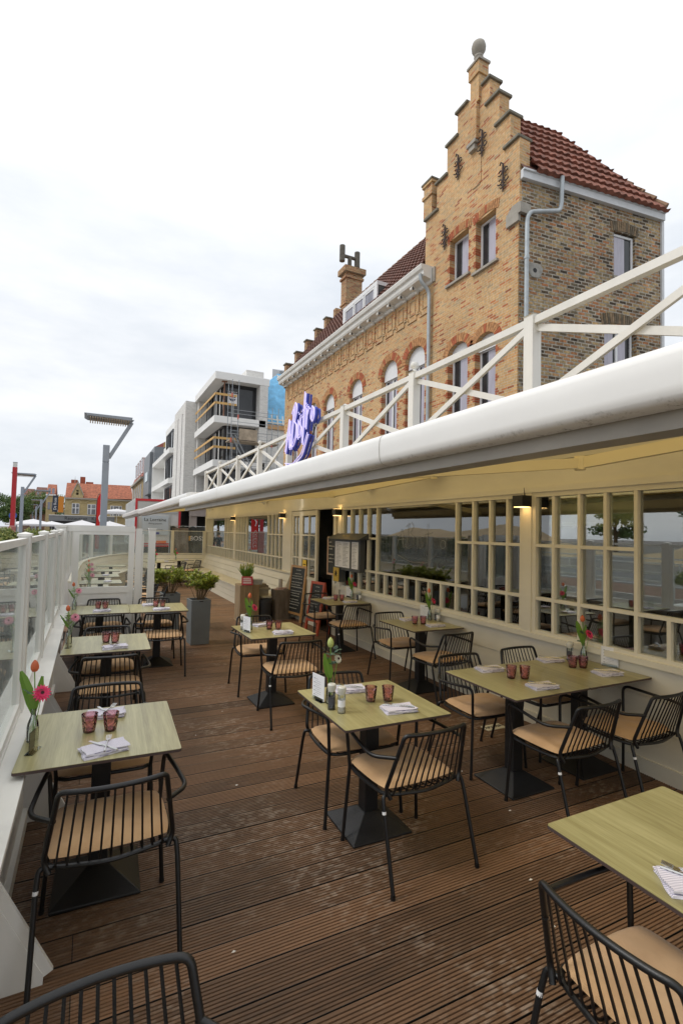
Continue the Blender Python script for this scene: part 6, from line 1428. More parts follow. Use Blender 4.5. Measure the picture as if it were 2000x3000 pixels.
for z0, z1 in ((10.8,12.9),(7.5,10.0),(4,6.6)):
    mb = MB(); mb.box(7.84, 7.899, 58.3, 63.6, z0, z1); w = obj('window', mb, GLASSK, wc, world=True); mb = MB()
    for y in (58.3, 60.0, 61.0, 62.2, 63.45): mb.box(7.78, 7.839, y, y+.2, z0, z1)
    mb.box(7.78,7.839,58.5,63.4,z1-.15,z1); obj('window_frame', mb, BF, w, world=True)

# ============================================================ FARTHER STREET
ZG = mat('zinc_cladding', (.19,.205,.22), .5, .2, noise=(1,.15)); PINKT = mat('pink_roof_tiles', (.36,.12,.09), .8, noise=(1.2,.25)); OLDB = brickmat('far_yellow_brick', 'y', [(0,(.36,.26,.14)),(.5,(.46,.36,.19)),(1,(.40,.30,.17))], (.40,.36,.28), .4, .14, .02, .2)
gz = thing('grey_zinc_house', 'grey zinc-clad house with a projecting bay and slatted top floor', 'house', (8.5, 95, -.16))
mb = MB(); mb.box(8.5, 15.5, 90, 100, -.1, 14.6); mb.box(9.0, 16, 88, 99, 11.2, 15.3); mb.box(7.9, 11.6, 84, 91, 7.2, 11.4); obj('zinc_wall', mb, ZG, gz, world=True)
mb = MB(); mb.box(8.6, 11.0, 83.9, 83.99, 8.2, 10.9); mb.box(7.8, 7.89, 85.2, 89.5, 9.3, 10.8); obj('window', mb, mat('pale_blue_pane', (.24,.32,.33), .1), gz, world=True)
mb = MB()
for k in range(18): mb.box(9.1+.38*k, 9.2+.38*k, 87.9, 87.99, 11.3, 13.6)
obj('slats', mb, mat('zinc_slat', (.24,.26,.28), .5), gz, world=True)
mb = MB(); mb.box(11.2, 12.6, 93, 95, 14.6, 17.0); obj('chimney', mb, mat('ochre_chimney', (.33,.22,.06), .9, noise=(1,.3)), gz, world=True)
mb = MB(); mb.box(12.9, 15.5, 90, 93, 15.3, 17.6); obj('pink_stack', mb, PINKT, gz, world=True)
ms_ = thing('mansard_house', 'brick house with pink mansard roof and dormers beyond the zinc house', 'house', (8.5, 112, -.16))
mb = MB(); mb.box(8.5, 18, 100.5, 128, -.1, 11.2); obj('wall', mb, OLDB, ms_, world=True)
mb = MB(); mb.add([(8.3,100.6,11.3),(8.3,128,11.3),(10.4,128,17.2),(10.4,100.6,17.2),(14,128,19.5),(14,100.6,19.5),(18,128,11.3),(18,100.6,11.3)], [(0,1,2,3),(3,2,4,5),(0,3,5,7),(1,6,4,2),(5,4,6,7)]); obj('roof', mb, PINKT, ms_, world=True)
mb = MB(); mb.box(8.0,18,100.4,128,11.0,11.4); obj('cornice', mb, STONE, ms_, world=True)
for k in range(5):
    y = 104+4.8*k; mb = MB(); mb.box(8.45, 8.499, y, y+1.4, 7.2, 10.2); w = obj('window', mb, GLASSB, ms_, world=True); mb = MB(); mb.box(8.38,8.449,y-.2,y,7.0,10.4); mb.box(8.38,8.449,y+1.4,y+1.6,7.0,10.4); obj('window_frame', mb, UPVC, w, world=True)
    if k < 4: mb = MB(); mb.box(8.5, 10.2, y-.3, y+1.7, 12.4, 15.2); mb.box(8.4,10.4,y-.5,y+1.9,15.2,15.4); obj('dormer', mb, UPVC, ms_, world=True); mb = MB(); mb.box(8.44,8.499,y,y+1.4,12.8,14.9); obj('dormer_window', mb, GLASSB, ms_, world=True)
# yellow brick corner house with orange roof, facing us
YY = 132.0; kf = YY/95
def yx(x): return x*kf
def yz(z): return 1.81+(z-1.81)*kf
def YN(u, v, d): return (yx(u), YY+d, yz(v))
OR = mat('orange_roof_tiles', (.34,.11,.055), .75, noise=(2.2,.55))
FYB = brickmat('far_pale_yellow_brick', 'x', [(0,(.50,.39,.19)),(.5,(.58,.47,.24)),(1,(.52,.41,.22))], (.46,.40,.28), .5, .16, .02, .1)
yh = thing('yellow_corner_house', 'pale yellow brick corner house with orange tiled roof and small dormer gable', 'house', (2, YY, -.16))
mb = MB(); mb.prism([(-3.9,-.4),(6.4,-.4),(6.4,6.55),(-3.9,6.55)], YN, 0, 14); mb.prism([(-2.95,6.4),(-1.25,6.4),(-1.25,7.2),(-2.1,9.0),(-2.95,7.2)], YN, -.3, 3); obj('wall', mb, FYB, yh, world=True)
mb = MB(); P = [YN(-3.9,6.55,-.4), YN(6.4,6.75,-.4), YN(6.4,9.45,6), YN(-3.9,9.35,6), YN(-3.9,6.55,13), YN(6.4,6.55,13)]; mb.add(P, [(0,1,2,3),(3,2,5,4),(0,3,4),(1,5,2)]); obj('roof', mb, OR, yh, world=True)
mb = MB(); mb.prism([(-3.0,6.9),(-2.1,9.1),(-1.2,6.9),(-1.2,7.25),(-2.1,9.5),(-3.0,7.25)], YN, -.6, .2); mb.prism([(-3.9,6.35),(6.4,6.35),(6.4,6.6),(-3.9,6.6)], YN, -.5, -.31); mb.prism([(-2.62,9.1),(-2.5,9.1),(-2.56,10.3)], YN, 0, .2); obj('stone_trim', mb, STONE, yh, world=True)
mb = MB(); mb.prism([(-3.3,8.6),(-2.3,8.6),(-2.3,10.0),(-3.3,10.0)], YN, 7, 9); mb.prism([(-1.9,8.6),(-1.1,8.6),(-1.1,10.6),(-1.9,10.6)], YN, 7, 9); mb.prism([(-1.0,9.2),(.2,9.2),(.2,9.75),(-1.0,9.75)], YN, 7, 9); obj('chimney', mb, mat('red_chimney_brick', (.33,.09,.05), .9, noise=(1,.3)), yh, world=True)
def farwin(u0, u1, v0, v1, parent, fn=YN, ms=(), cr_=True):
    mb = MB(); mb.prism([(u0,v0),(u1,v0),(u1,v1),(u0,v1)], fn, -.25, -.05); w = obj('window', mb, UPVC, parent, world=True); g = MB(); e = [u0] + list(ms) + [u1]; vm = lerp(v0, v1, .58)
    for a, b in zip(e, e[1:]):
        for c, d in (((v0, vm), (vm, v1)) if cr_ else ((v0, v1),)): g.prism([(a+.09,c+.08),(b-.09,c+.08),(b-.09,d-.08),(a+.09,d-.08)], fn, -.30, -.251)
    obj('pane', g, mat('grey_curtained_pane', (.20,.21,.23), .3, noise=(.9,.5)), w, world=True); return w
farwin(-2.85, -1.75, 3.9, 5.65, yh, ms=(-2.3,)); farwin(-.55, .75, 3.85, 5.6, yh, ms=(-.0,)); farwin(2.95, 4.75, 3.75, 5.5, yh, ms=(3.4,4.3)); farwin(-2.4, -1.85, 7.0, 7.95, yh)
mb = MB()
for c, w in ((-2.3,.85),(.1,1.0),(3.85,1.25)):
    P = [(c+w*math.cos(math.pi*k/10), 5.75+.55*math.sin(math.pi*k/10)) for k in range(11)] + [(c+(w-.15)*math.cos(math.pi*k/10), 5.75+.42*math.sin(math.pi*k/10)) for k in range(10,-1,-1)]; mb.prism(P, YN, -.3, -.02)
    mb.prism([(c-w,3.55),(c+w,3.55),(c+w,3.75),(c-w,3.75)], YN, -.4, -.02)
obj('arch_moulding', mb, mat('yellow_moulding', (.52,.43,.24), .8), yh, world=True)
t = thing('skylight', 'small flat skylight in the orange roof', 'skylight', (YN(3.7,7.3,1))); mb = MB(); mb.add([YN(3.2,7.0,.62),YN(4.3,7.0,.62),YN(4.3,7.45,1.6),YN(3.2,7.45,1.6)], [(0,1,2,3)]); obj('skylight_frame', mb, UPVC, t, world=True)
CN = mat('dark_canopy', (.10,.105,.11), .6)
t = thing('restaurant_canopy', 'long flat grey canopy with black letters at the foot of the yellow house', 'canopy', (0, 118, 2.6)); mb = MB(); mb.box(-7.6, 4.6, 118, 124, 2.9, 4.0); obj('canopy_box', mb, mat('mid_grey_canopy', (.20,.21,.22), .6), t, world=True)
mb = MB(); mb.box(-7.6, 4.6, 117.9, 124, 4.001, 4.12); obj('canopy_edge', mb, WR, t, world=True); mb = MB(); mb.box(-7.4, 4.4, 118.6, 123.5, -.1, 2.9); obj('dark_front', mb, mat('dark_shopfront', (.03,.03,.03), .5), t, world=True)
text_mesh('canopy_text', 'Restaurant   Kaai 18', .95, INK, t, (-.9, 117.95, 3.45), (1,0,0), (0,0,1))
for i, (x0, x1, h, m, lb, yy) in enumerate(((-6.6,-5.3,7.0,FYB,'narrow pale stone house with a small balcony left of the yellow house',134),(-8.2,-6.7,6.6,mat('far_brown_brick', (.30,.17,.11), .85, noise=(.8,.25)),'brown brick house with a white cornice farther left',150),(-10.0,-8.4,6.4,mat('far_dark_brick', (.22,.14,.10), .85, noise=(.8,.25)),'dark brick house at the left end of the row',168))):
    s = yy/95; t = thing('row_house', lb, 'house', (x0*s, yy, -.16)); X0, X1 = x0*s*1.0, x1*s; z1 = 1.81+(h-1.81)*s
    mb = MB(); mb.box(X0, X1, yy, yy+9, -.1, z1); obj('wall', mb, m, t, world=True)
    mb = MB(); mb.add([(X0,yy-.3,z1),(X1,yy-.3,z1),(X1,yy+4.5,z1+2.6),(X0,yy+4.5,z1+2.6),(X0,yy+9,z1),(X1,yy+9,z1)], [(0,1,2,3),(3,2,5,4),(0,3,4),(1,5,2)]); obj('roof', mb, OR if i == 0 else TILE_D, t, world=True)
    for r in range(2):
        for c in range(2): xx = lerp(X0, X1, .2+.42*c); zz = 5.6 + 3.2*r; mb = MB(); mb.box(xx, xx+.5, yy-.08, yy-.01, zz, zz+1.7); obj('window', mb, GLASSB, t, world=True); 
    mb = MB(); mb.box(X0-.1, X1+.1, yy-.4, yy-.05, z1-.35, z1-.02); obj('cornice', mb, WR, t, world=True)
t = thing('vertical_banner', 'dark vertical shop banner reading De Roos', 'banner', (-6.25, 104, 4.4)); mb = MB(); mb.box(-6.22, -5.35, 104, 104.1, 4.35, 7.3); obj('banner_cloth', mb, mat('dark_banner', (.03,.04,.06), .6), t, world=True); text_mesh('banner_text', 'De Roos', .62, PAPER, t, (-5.78, 103.97, 5.8), (0,0,1), (-1,0,0))
mb = MB(); mb.box(-5.3, -4.45, 104, 104.1, 4.3, 7.2); lone('orange_banner', mb, mat('orange_banner', (.60,.22,.02), .6), 'plain orange vertical banner right of the dark De Roos banner', 'banner')
# ============================================================ STREET FURNITURE
def lamp(x, y, label, s=1, rz=0):
    t = thing('street_lamp', label, 'street lamp', (x, y, -.16), rz, 'grey street lamps with Z-shaped arms'); Z = .16
    mb = MB(); mb.box(-.12,.12,-.12,.12,0,4.35+Z); mb.box(-.10,.10,-.10,.10,4.35+Z,4.38+Z); mb.box(-.12,.12,-.12,.12,4.38+Z,5.05+Z); o = obj('pole', mb, LGREY, t); bev(o, .012)
    mb = MB(); mb.bar((.10,0,4.55+Z), (.90,0,6.05+Z), .14, .12, (0,1,0)); mb.add([(.84,-.07,5.98+Z),(.98,-.07,6.16+Z),(.86,-.07,6.16+Z),(.84,.07,5.98+Z),(.98,.07,6.16+Z),(.86,.07,6.16+Z)], [(0,1,2),(5,4,3),(0,3,4,1),(1,4,5,2),(2,5,3,0)]); obj('arm', mb, LGREY, t)
    mb = MB(); mb.add([(-.82,-.36,6.12+Z),(.90,-.36,6.12+Z),(.90,.36,6.18+Z),(-.82,.36,6.18+Z),(-.70,-.33,6.04+Z),(.84,-.33,6.0+Z),(.84,.33,6.06+Z),(-.70,.33,6.10+Z)], [(0,1,2,3),(7,6,5,4),(0,4,5,1),(1,5,6,2),(2,6,7,3),(3,7,4,0)]); TL = Matrix.Translation((0,0,6.1+Z)) @ Matrix.Rotation(R(-12), 4, 'X') @ Matrix.Translation((0,0,-6.1-Z)); mb.xf(TL); hd = obj('lamp_head', mb, LGREY, t)
    mb = MB()
    for k in range(17): xx = -.62+.085*k; mb.box(xx, xx+.035, -.30, .30, 5.975+Z, 6.03+Z)
    mb.xf(TL)
    obj('louvre', mb, mat('brown_louvre', (.45,.36,.26), .4, .1), hd)
    return t
LGREY = mat('blue_grey_lamp_paint', (.30,.34,.39), .45, noise=(1.5,.08))
LP = [(.45,22,'tall grey street lamp nearest, rising behind the gate'),(-5.22,50,'grey street lamp beside the red pole'),(-5.5,72,'grey street lamp third along, right of the red pole pair'),(-8.25,99,'grey street lamp fourth along the street'),(-10.7,121,'grey street lamp fifth along the street'),(-16.3,148,'distant grey street lamp left of the others'),(-17.1,170,'distant grey street lamp, small, second from the left'),(-18.4,190,'farthest small grey street lamp')]
l0 = lamp(*LP[0])
for x, y, lb in LP[1:]: place(l0, False, (x, y, -.16), 0, lb)
t = thing('red_pole', 'tall red light column with a clear lantern top and pinkish base', 'light column', (-4.66, 40, -.16))
mb = MB(); mb.box(-.13,.13,-.13,.13,1.95,5.85); o = obj('shaft', mb, mat('red_pole_paint', (.42,.015,.02), .4), t); mb = MB(); mb.box(-.19,.19,-.19,.19,0,1.85); mb.add([(-.19,-.19,1.85),(.19,-.19,1.85),(.19,.19,1.85),(-.19,.19,1.85),(-.13,-.13,1.95),(.13,-.13,1.95),(.13,.13,1.95),(-.13,.13,1.95)], [(0,1,5,4),(1,2,6,5),(2,3,7,6),(3,0,4,7)]); obj('base', mb, mat('faded_red_base', (.36,.13,.12), .6, noise=(3,.15)), t)
mb = MB(); mb.box(-.115,.115,-.115,.115,5.851,6.16); obj('lantern', mb, mat('frosted_lantern', (.65,.66,.62), .3), t); mb = MB(); mb.box(-.13,.13,-.13,.13,6.161,6.19); mb.box(-.118,.118,-.118,.118,5.98,5.99); obj('lantern_cap', mb, LGREY, t)
# flag
t = thing('beach_flag', 'tall red feather flag with white lettering beside the nearest street lamp', 'flag', (.16, 25, -.16))
mb = MB(); P = [(0,1.0),(.34,1.0),(.36,2.6),(.33,3.15),(.24,3.42),(.12,3.46),(.03,3.25),(0,2.9)]
FLR = mat('red_flag_cloth', (.72,.035,.03), .7, trans=.2)
for (a, b) in zip(range(1), range(1)): mb.prism([(u+.06, v) for u, v in P], lambda u, v, d: (u, d+.03*math.sin(v*3), v+.0), 0, .008)
fo = obj('flag_cloth', mb, FLR, t); mb = MB(); mb.tube(fillet([(.05,0,0),(.05,0,3.1),(.12,0,3.46),(.30,0,3.44)], .2, 5), .014, 6); obj('flag_pole', mb, DARKGREY, t)
mb = MB(); rnd = random.Random(3)
for z in (1.1,1.28,1.46,1.64,1.82): mb.tube(fillet([(.14,-.05,z),(.16,-.05,z+.14),(.26,-.05,z+.12),(.25,-.05,z+.01)], .05, 3), .014, 5)
mb.tube([(.32,-.05,1.1),(.32,-.05,1.9)], .016, 5); mb.tube(fillet([(.22,-.05,2.2),(.16,-.05,2.4),(.27,-.05,2.55),(.24,-.05,2.75)], .08, 4), .03, 6); obj('flag_lettering', mb, PAPER, fo)
# parasols
def parasol(x, y, w, zt, ze, label, text=None):
    t = thing('parasol', label, 'parasol', (x, y, -.16), 0, 'white square parasols of the next terrace'); zt += .16; ze += .16; h = w/2; mb = MB()
    c = [(-h,-h,ze),(h,-h,ze),(h,h,ze),(-h,h,ze)]; e = [(0,-h,ze+.05),(h,0,ze+.05),(0,h,ze+.05),(-h,0,ze+.05)]; ring = [c[0],e[0],c[1],e[1],c[2],e[2],c[3],e[3]]; b = ring + [(0,0,zt)]; mb.add(b, [(i, (i+1) % 8, 8) for i in range(8)])
    v = [(p[0], p[1], p[2]-.22) for p in ring]; mb.add(ring+v, [(i, (i+1) % 8, (i+1) % 8+8, i+8) for i in range(8)]); cn = obj('canopy', mb, mat('white_parasol_cloth', (.80,.80,.82), .8, trans=.2), t)
    mb = MB(); mb.tube([(0,0,0),(0,0,zt+.06)], .035, 8); obj('pole', mb, WHITE, t)
    if text: text_mesh('valance_text', text, .17, INK, cn, (h*.75, -h-.01, ze-.09), (1,0,0), (0,0,1), world=False)
parasol(-.75, 56, 4.4, 2.45, 1.80, 'large white parasol above the gate, left one', 'Duvel'); parasol(1.75, 56, 4.2, 2.42, 1.80, 'large white parasol above the gate, right one'); parasol(-7.3, 84, 6, 2.75, 2.0, 'far white parasol between the small street lamps'); parasol(-5.0, 84, 5, 2.5, 1.9, 'far cream parasol right of the small street lamps'); parasol(2.6, 62, 4.2, 3.9, 3.5, 'small pale pointed parasol tip crossing the nearest lamp')
# truck
t = thing('delivery_truck', 'white delivery truck with red edges parked beyond the far bench, seen from behind', 'truck', (3.6, 32, -.16))
TW = mat('truck_white', (.62,.63,.62), .4, noise=(.8,.12)); RED = mat('truck_red', (.50,.02,.03), .5)
mb = MB(); mb.box(2.32, 4.9, 32.0, 41, .75, 3.55); o = obj('body', mb, TW, t, world=True)
mb = MB(); mb.box(2.32,4.9,31.93,31.995,3.42,3.55); mb.box(2.32,2.44,31.93,31.995,.8,3.42); mb.box(4.78,4.9,31.93,31.995,.8,3.42); mb.box(2.32,4.9,31.93,31.995,.86,.93); mb.box(2.32,4.9,31.93,31.995,.72,.80); obj('red_edge', mb, RED, t, world=True)
mb = MB(); mb.box(2.45,4.75,31.95,31.99,2.72,3.38); mb.box(2.5,2.54,31.9,31.99,.9,2.7); mb.box(4.3,4.34,31.9,31.99,.9,2.7); mb.box(4.45,4.7,31.95,31.99,1.5,1.54); mb.box(2.25,2.3,31.9,32,3.1,3.3); obj('door_bar', mb, mat('pale_grey_metal', (.45,.46,.45), .4), t, world=True)
mb = MB(); mb.box(2.72,4.20,31.93,31.97,1.42,2.56); pn = obj('advert_panel', mb, mat('pale_blue_panel', (.48,.53,.56), .5), t, world=True)
text_mesh('advert_text', 'La Lorraine', .27, INK, pn, (3.45, 31.92, 2.32), (1,0,0), (0,0,1)); text_mesh('advert_text', 'Baking passion', .13, mat('grey_print', (.15,.16,.18), .7), pn, (3.45,31.92,2.1), (1,0,0), (0,0,1), shear=.3); text_mesh('advert_text', 'WWW.LLBG.COM', .11, MATS['grey_print'], pn, (3.45,31.92,1.72), (1,0,0), (0,0,1))
mb = MB(); mb.box(3.3,3.7,31.91,31.925,1.46,1.58); obj('number_plate', mb, mat('blue_plate', (.03,.04,.25), .5), t, world=True); mb = MB(); mb.box(3.55,4.1,31.9,31.93,.94,1.08); obj('orange_marker', mb, mat('orange_marker', (.75,.16,.03), .5), t, world=True)
mb = MB(); mb.box(2.4,4.8,32.2,40,.28,.74); obj('chassis', mb, BLACK, t, world=True)
for x in (2.55, 4.65):
    for y in (33.2, 39.2): mb = MB(); mb.tube([(x-.14,y,.30),(x+.14,y,.30)], .45, 18); obj('wheel', mb, BLACK, t, world=True)
for x in (2.6, 4.6): mb = MB(); mb.box(x-.12,x+.12,31.9,32.19,.5,.66); obj('tail_light', mb, RED, t, world=True)
mb = MB()
for k in range(14): mb.box(2.295,2.318,32.3+.6*k,32.5+.6*k,.8,3.5)
obj('side_rib', mb, TW, t, world=True)
# building site banner and raw storey
t = thing('site_fence', 'dark grey mesh fence banner reading BOSSUY around the building site', 'fence banner', (4.1, 24, -.16))
FB = mat('dark_banner_mesh', (.05,.06,.065), .8, noise=(2,.3)); mb = MB()
n = 30
for i in range(n+1):
    x = 3.25+1.9*i/n
    for j in range(5): z = .0+1.9*j/4; mb.v.append((x, 24+.05*math.sin(i*1.3+j)+.03*math.sin(i*.5), z + (.04*math.sin(i*.9) if j == 4 else 0)))
for i in range(n):
    for j in range(4): a = i*5+j; mb.f.append((a, a+5, a+6, a+1)); mb.mi.append(0)
fb_ = obj('banner_cloth', mb, FB, t, world=True); text_mesh('banner_text', 'BOSSUY', .29, PAPER, fb_, (4.62, 23.90, 1.38), (1,0,0), (0,0,1))
mb = MB(); mb.box(4.06,4.13,23.89,23.91,1.28,1.5); obj('banner_logo', mb, mat('banner_orange', (.70,.36,.03), .6), fb_, world=True); mb = MB(); mb.box(4.3,4.9,23.9,23.91,.55,.60); obj('banner_small_print', mb, PAPER, fb_, world=True)
mb = MB()
for x in (3.25, 4.15, 5.12): mb.tube([(x,24.1,-.15),(x,24.1,1.97)], .03, 6)
mb.tube([(3.25,24.1,1.93),(5.12,24.1,1.93)], .02, 6); obj('fence_frame', mb, ZINC, t, world=True)
mb = MB(); rnd = random.Random(2)
for i in range(9):
    for j in range(7): mb.v.append((3.32+.09*i+.03*math.sin(j), 23.8-.05*math.sin(i*1.7+j*.6), .05+.30*j))
for i in range(8):
    for j in range(6): a = i*7+j; mb.f.append((a, a+7, a+8, a+1)); mb.mi.append(0)
lone('plastic_sheet', mb, mat('brownish_sheet', (.20,.17,.14), .5, noise=(3,.4)), 'crumpled brownish plastic sheet hanging over the site fence', 'sheet', smooth=True)
t = thing('raw_ground_storey', 'dark unfinished ground storey with concrete beam behind the banner', 'building site', (8, 35, -.16))
mb = MB(); mb.box(5.4,12,31.5,32,2.6,3.1); mb.box(5.4,5.8,31.6,31.9,-.1,2.6); mb.box(7.3,7.7,31.6,31.9,-.1,2.6); obj('concrete_beam', mb, mat('raw_concrete', (.30,.26,.24), .9, noise=(1,.2)), t, world=True)
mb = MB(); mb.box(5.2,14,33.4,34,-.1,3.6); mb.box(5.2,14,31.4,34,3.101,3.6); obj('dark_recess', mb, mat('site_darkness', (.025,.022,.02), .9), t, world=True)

# ============================================================ VEGETATION
def leafball(ml, c, r, n, rnd, L=.05, fl=.8):
    c = Vector(c)
    for _ in range(n):
        a = rnd.uniform(0, 6.28); z = rnd.uniform(-.6, 1); q = math.sqrt(max(0, 1-z*z)); rr = r*(rnd.random()**.35)*rnd.uniform(.85,1.1); d = Vector((q*math.cos(a), q*math.sin(a), z*fl))
        p = c + d*rr; u = Vector((rnd.uniform(-1,1), rnd.uniform(-1,1), rnd.uniform(-.6,1))).normalized(); n_ = (d + Vector((rnd.uniform(-.8,.8), rnd.uniform(-.8,.8), rnd.uniform(-.3,.9)))).normalized(); s = u.cross(n_)
        if s.length < .1: continue
        s.normalize(); l = L*rnd.uniform(.6,1.2); ml.add([p, p+u*l*.5-s*l*.35, p+u*l, p+u*l*.5+s*l*.35], [(0,1,2,3)])
def hedge(x, y, z, r, label, seed, flow=False):
    t = thing('planter_shrub', label, 'shrub', (x, y, -.16), 0, 'shrubs in white boxes beside the street'); rnd = random.Random(seed); ml = MB(); ms = MB()
    for k in range(16):
        a = rnd.uniform(0, 6.28); q = rnd.random()*r*.75; c = (math.cos(a)*q, math.sin(a)*q, z+rnd.uniform(-.25,.22)*r*2+.16); leafball(ml, c, r*rnd.uniform(.30,.5), 260, rnd, .055); ms.tube([(0,0,z-.5), c], .008, 4)
    obj('stems', ms, STEMM, t); obj('foliage', ml, LEAF5, t, rec=False)
    mb = MB(); mb.box(-.42,.42,-.42,.42,0,z-.35); o = obj('white_box', mb, WHITE, t); bev(o, .01)
hedge(-1.42, 11.2, 1.46, .42, 'bushy yellow green shrub just outside the glass screen, left one', 1); hedge(-1.02, 14.2, 1.46, .40, 'bushy green shrub behind the second street lamp base', 2); hedge(-1.98, 10.9, 1.30, .42, 'pale flowering shrub at the left picture edge', 3)
for i, (x, y) in enumerate(((-3.4, 3.0), (-3.4, 6.2), (-3.4, -.5))): hedge(x, y, .95, .38, ('white box planter with low shrub outside the screen, nearest the front table','white box planter with low shrub outside the screen, middle','white box planter with low shrub outside the screen, behind the camera')[i], 10+i)
def tree(x, y, h, r, label, seed, m=LEAF2, n=26, L=.5, cat='tree'):
    t = thing('street_tree', label, cat, (x, y, -.16), 0, 'leafy trees along the street'); rnd = random.Random(seed); mt = MB(); ml = MB()
    mt.tube([(0,0,0),(.1,0,h*.3),(.05,.1,h*.55),(0,0,h*.8)], [r*.09,r*.07,r*.05,r*.02], 8)
    for k in range(n):
        a = rnd.uniform(0, 6.28); q = r*math.sqrt(rnd.random())*.85; zz = h*(.36+.52*rnd.random()); f = math.sqrt(max(.1, 1-((zz/h-.58)/.45)**2)); c = Vector((math.cos(a)*q*f, math.sin(a)*q*f, zz)); mt.tube([(0,0,h*(.25+.4*rnd.random())), c], [r*.03, r*.01], 5); leafball(ml, c, r*rnd.uniform(.24,.40), 150, rnd, L)
    obj('trunk', mt, STEMM, t); obj('crown', ml, m, t, rec=False)
for i, (x, y, h, r, m) in enumerate(((-19.5,128,9.5,4.6,LEAF2),(-15.6,136,9.0,4.2,LEAF2),(-23,122,9.6,4.6,LEAF2),(-12.0,150,11.5,4.6,LEAF2B),(-8.9,165,11.2,4.6,LEAF2B),(-26,150,12,5,LEAF2B),(-13.6,120,7.0,3.0,LEAF2),(-31,128,9,5,LEAF2))):
    tree(x, y, h, r, ('dark green tree at the left picture edge','dark green tree behind the second street lamp','dark green tree partly beyond the left edge','brighter green tree behind the third street lamp','light green tree left of the dark brick house','pale tree behind the dark trees at the left','low dark tree between the two street lamps','dark tree outside the left edge')[i], 40+i, m, 24, .42)
for i, (x, y) in enumerate(((-62,-8),(-66,2),(-60,10),(-68,18),(-62,27),(-66,38),(-63,50))):
    tree(x, y, 6.5+(i % 3), 3.6, 'tree across the quay beyond the dunes, ' + ('first','second','third','fourth','fifth','sixth','seventh')[i] + ' from the south', 60+i, LEAF2, 14, .5)
# sand dunes across the road, seen only as reflections
SAND = mat('dune_sand', (.46,.35,.21), .9, noise=(.2,.2), bump=(2,.3))
mb = MB(); nx, ny = 16, 60
for i in range(nx+1):
    for j in range(ny+1):
        x = -55 + 22*i/nx; y = -70 + 170*j/ny; e = math.sin(math.pi*i/nx)**.8; z = -.2 + e*(1.9+1.5*math.sin(y*.11+1)+.9*math.sin(y*.23+i*.3)+.3*math.sin(y*.9+i)); mb.v.append((x+2*math.sin(y*.07), y, z))
for i in range(nx):
    for j in range(ny): a = i*(ny+1)+j; mb.f.append((a, a+1, a+ny+2, a+ny+1)); mb.mi.append(0)
o = obj('sand_dune', mb, SAND, smooth=True); tag(o, kind='structure')
mb = MB()
for x in (-9.2, -22.6):
    for z in (.34, .62): mb.box(x-.04, x+.04, -40, 60, z, z+.09)
    for k in range(40): mb.box(x-.03, x+.03, -40+2.5*k, -39.9+2.5*k, -.15, .34)
lone('guard_rail', mb, WHITE, 'long white double guard rails along the road outside the screen', 'guard rail')

# ============================================================ CARS, PEOPLE, BICYCLES
def car(x, y, rz, col, name, label):
    t = thing('parked_car', label, 'car', (x, y, -.148), rz, 'cars parked along the street'); m = mat(name, col, .3, .2, coat=.6)
    P = [(-2.1,.32),(-2.12,.62),(-1.98,.86),(-1.35,.95),(1.25,.98),(1.95,.84),(2.12,.66),(2.12,.34),(1.72,.26),(-1.7,.26)]; mb = MB(); mb.prism(P, lambda u, v, d: (u, d, v), -.86, .86); o = obj('body', mb, m, t); bev(o, .07, 3)
    Q = [(-1.85,.93),(-1.3,1.36),(-.6,1.47),(.55,1.45),(1.28,.95)]; mb = MB(); b = [(u, s*(.82 if v < 1 else .62), v) for s in (-1, 1) for u, v in Q]; mb.add(b, [(0,1,2,3,4),(9,8,7,6,5)] + [(i, i+5, i+6, i+1) for i in range(4)] + [(4,9,5,0)]); o = obj('cabin_glass', mb, GLASSB, t)
    mb = MB(); mb.add([(u*.97, s*.60, v+.012) for s in (-1, 1) for u, v in Q[1:4]], [(0,3,4,1),(1,4,5,2)]); 
    for s in (-1, 1): mb.bar((-1.8,s*.80,.95), (-1.28,s*.62,1.37), .05, .05); mb.bar((1.24,s*.80,.96), (.55,s*.62,1.46), .05, .05); mb.bar((-.1,s*.82,.95), (-.12,s*.63,1.46), .06, .04)
    obj('roof', mb, m, t)
    for u in (-1.32, 1.32):
        for s in (-1, 1):
            mb = MB(); mb.tube([(u, s*.70, .32), (u, s*.88, .32)], .32, 20); w = obj('wheel', mb, BLACK, t); mb = MB(); mb.tube([(u, s*.875, .32), (u, s*.892, .32)], .19, 14); obj('rim', mb, STEEL, w)
    for s in (-1, 1):
        mb = MB(); mb.box(2.02,2.135,s*.66-.16,s*.66+.16,.62,.74); obj('headlight', mb, PAPER, t); mb = MB(); mb.box(-2.135,-2.03,s*.68-.13,s*.68+.13,.66,.84); obj('tail_light', mb, mat('car_tail_red', (.4,.02,.02), .3), t)
car(-8.8, 66, -75, (.50,.51,.53), 'silver_car_paint', 'silver car parked at the far left beyond the glass screen')
car(-34.5, 6, 90, (.55,.56,.57), 'pale_car_paint', 'pale grey car parked across the road, reflected in the big pane'); car(-34.8, 9.5, 90, (.25,.02,.03), 'dark_red_car_paint', 'dark red car parked across the road'); car(-34.4, 13, 90, (.07,.08,.09), 'dark_car_paint', 'dark grey car parked across the road'); car(-34.6, 2.2, 90, (.1,.12,.2), 'blue_car_paint', 'dark blue car parked across the road')
t = thing('round_blue_sign', 'round blue traffic sign on a white post at the far left', 'traffic sign', (-6.75, 58, -.16)); mb = MB(); mb.tube([(0,0,2.9),(0,.05,2.9)], .34, 20); obj('sign_disc', mb, mat('sign_blue', (.02,.09,.38), .4), t); mb = MB(); mb.tube([(0,-.02,2.9),(0,-.01,2.9)], .12, 12); obj('sign_symbol', mb, PAPER, t); mb = MB(); mb.box(-.26,.26,.06,.10,.6,2.55); obj('sign_post', mb, PAPER, t)
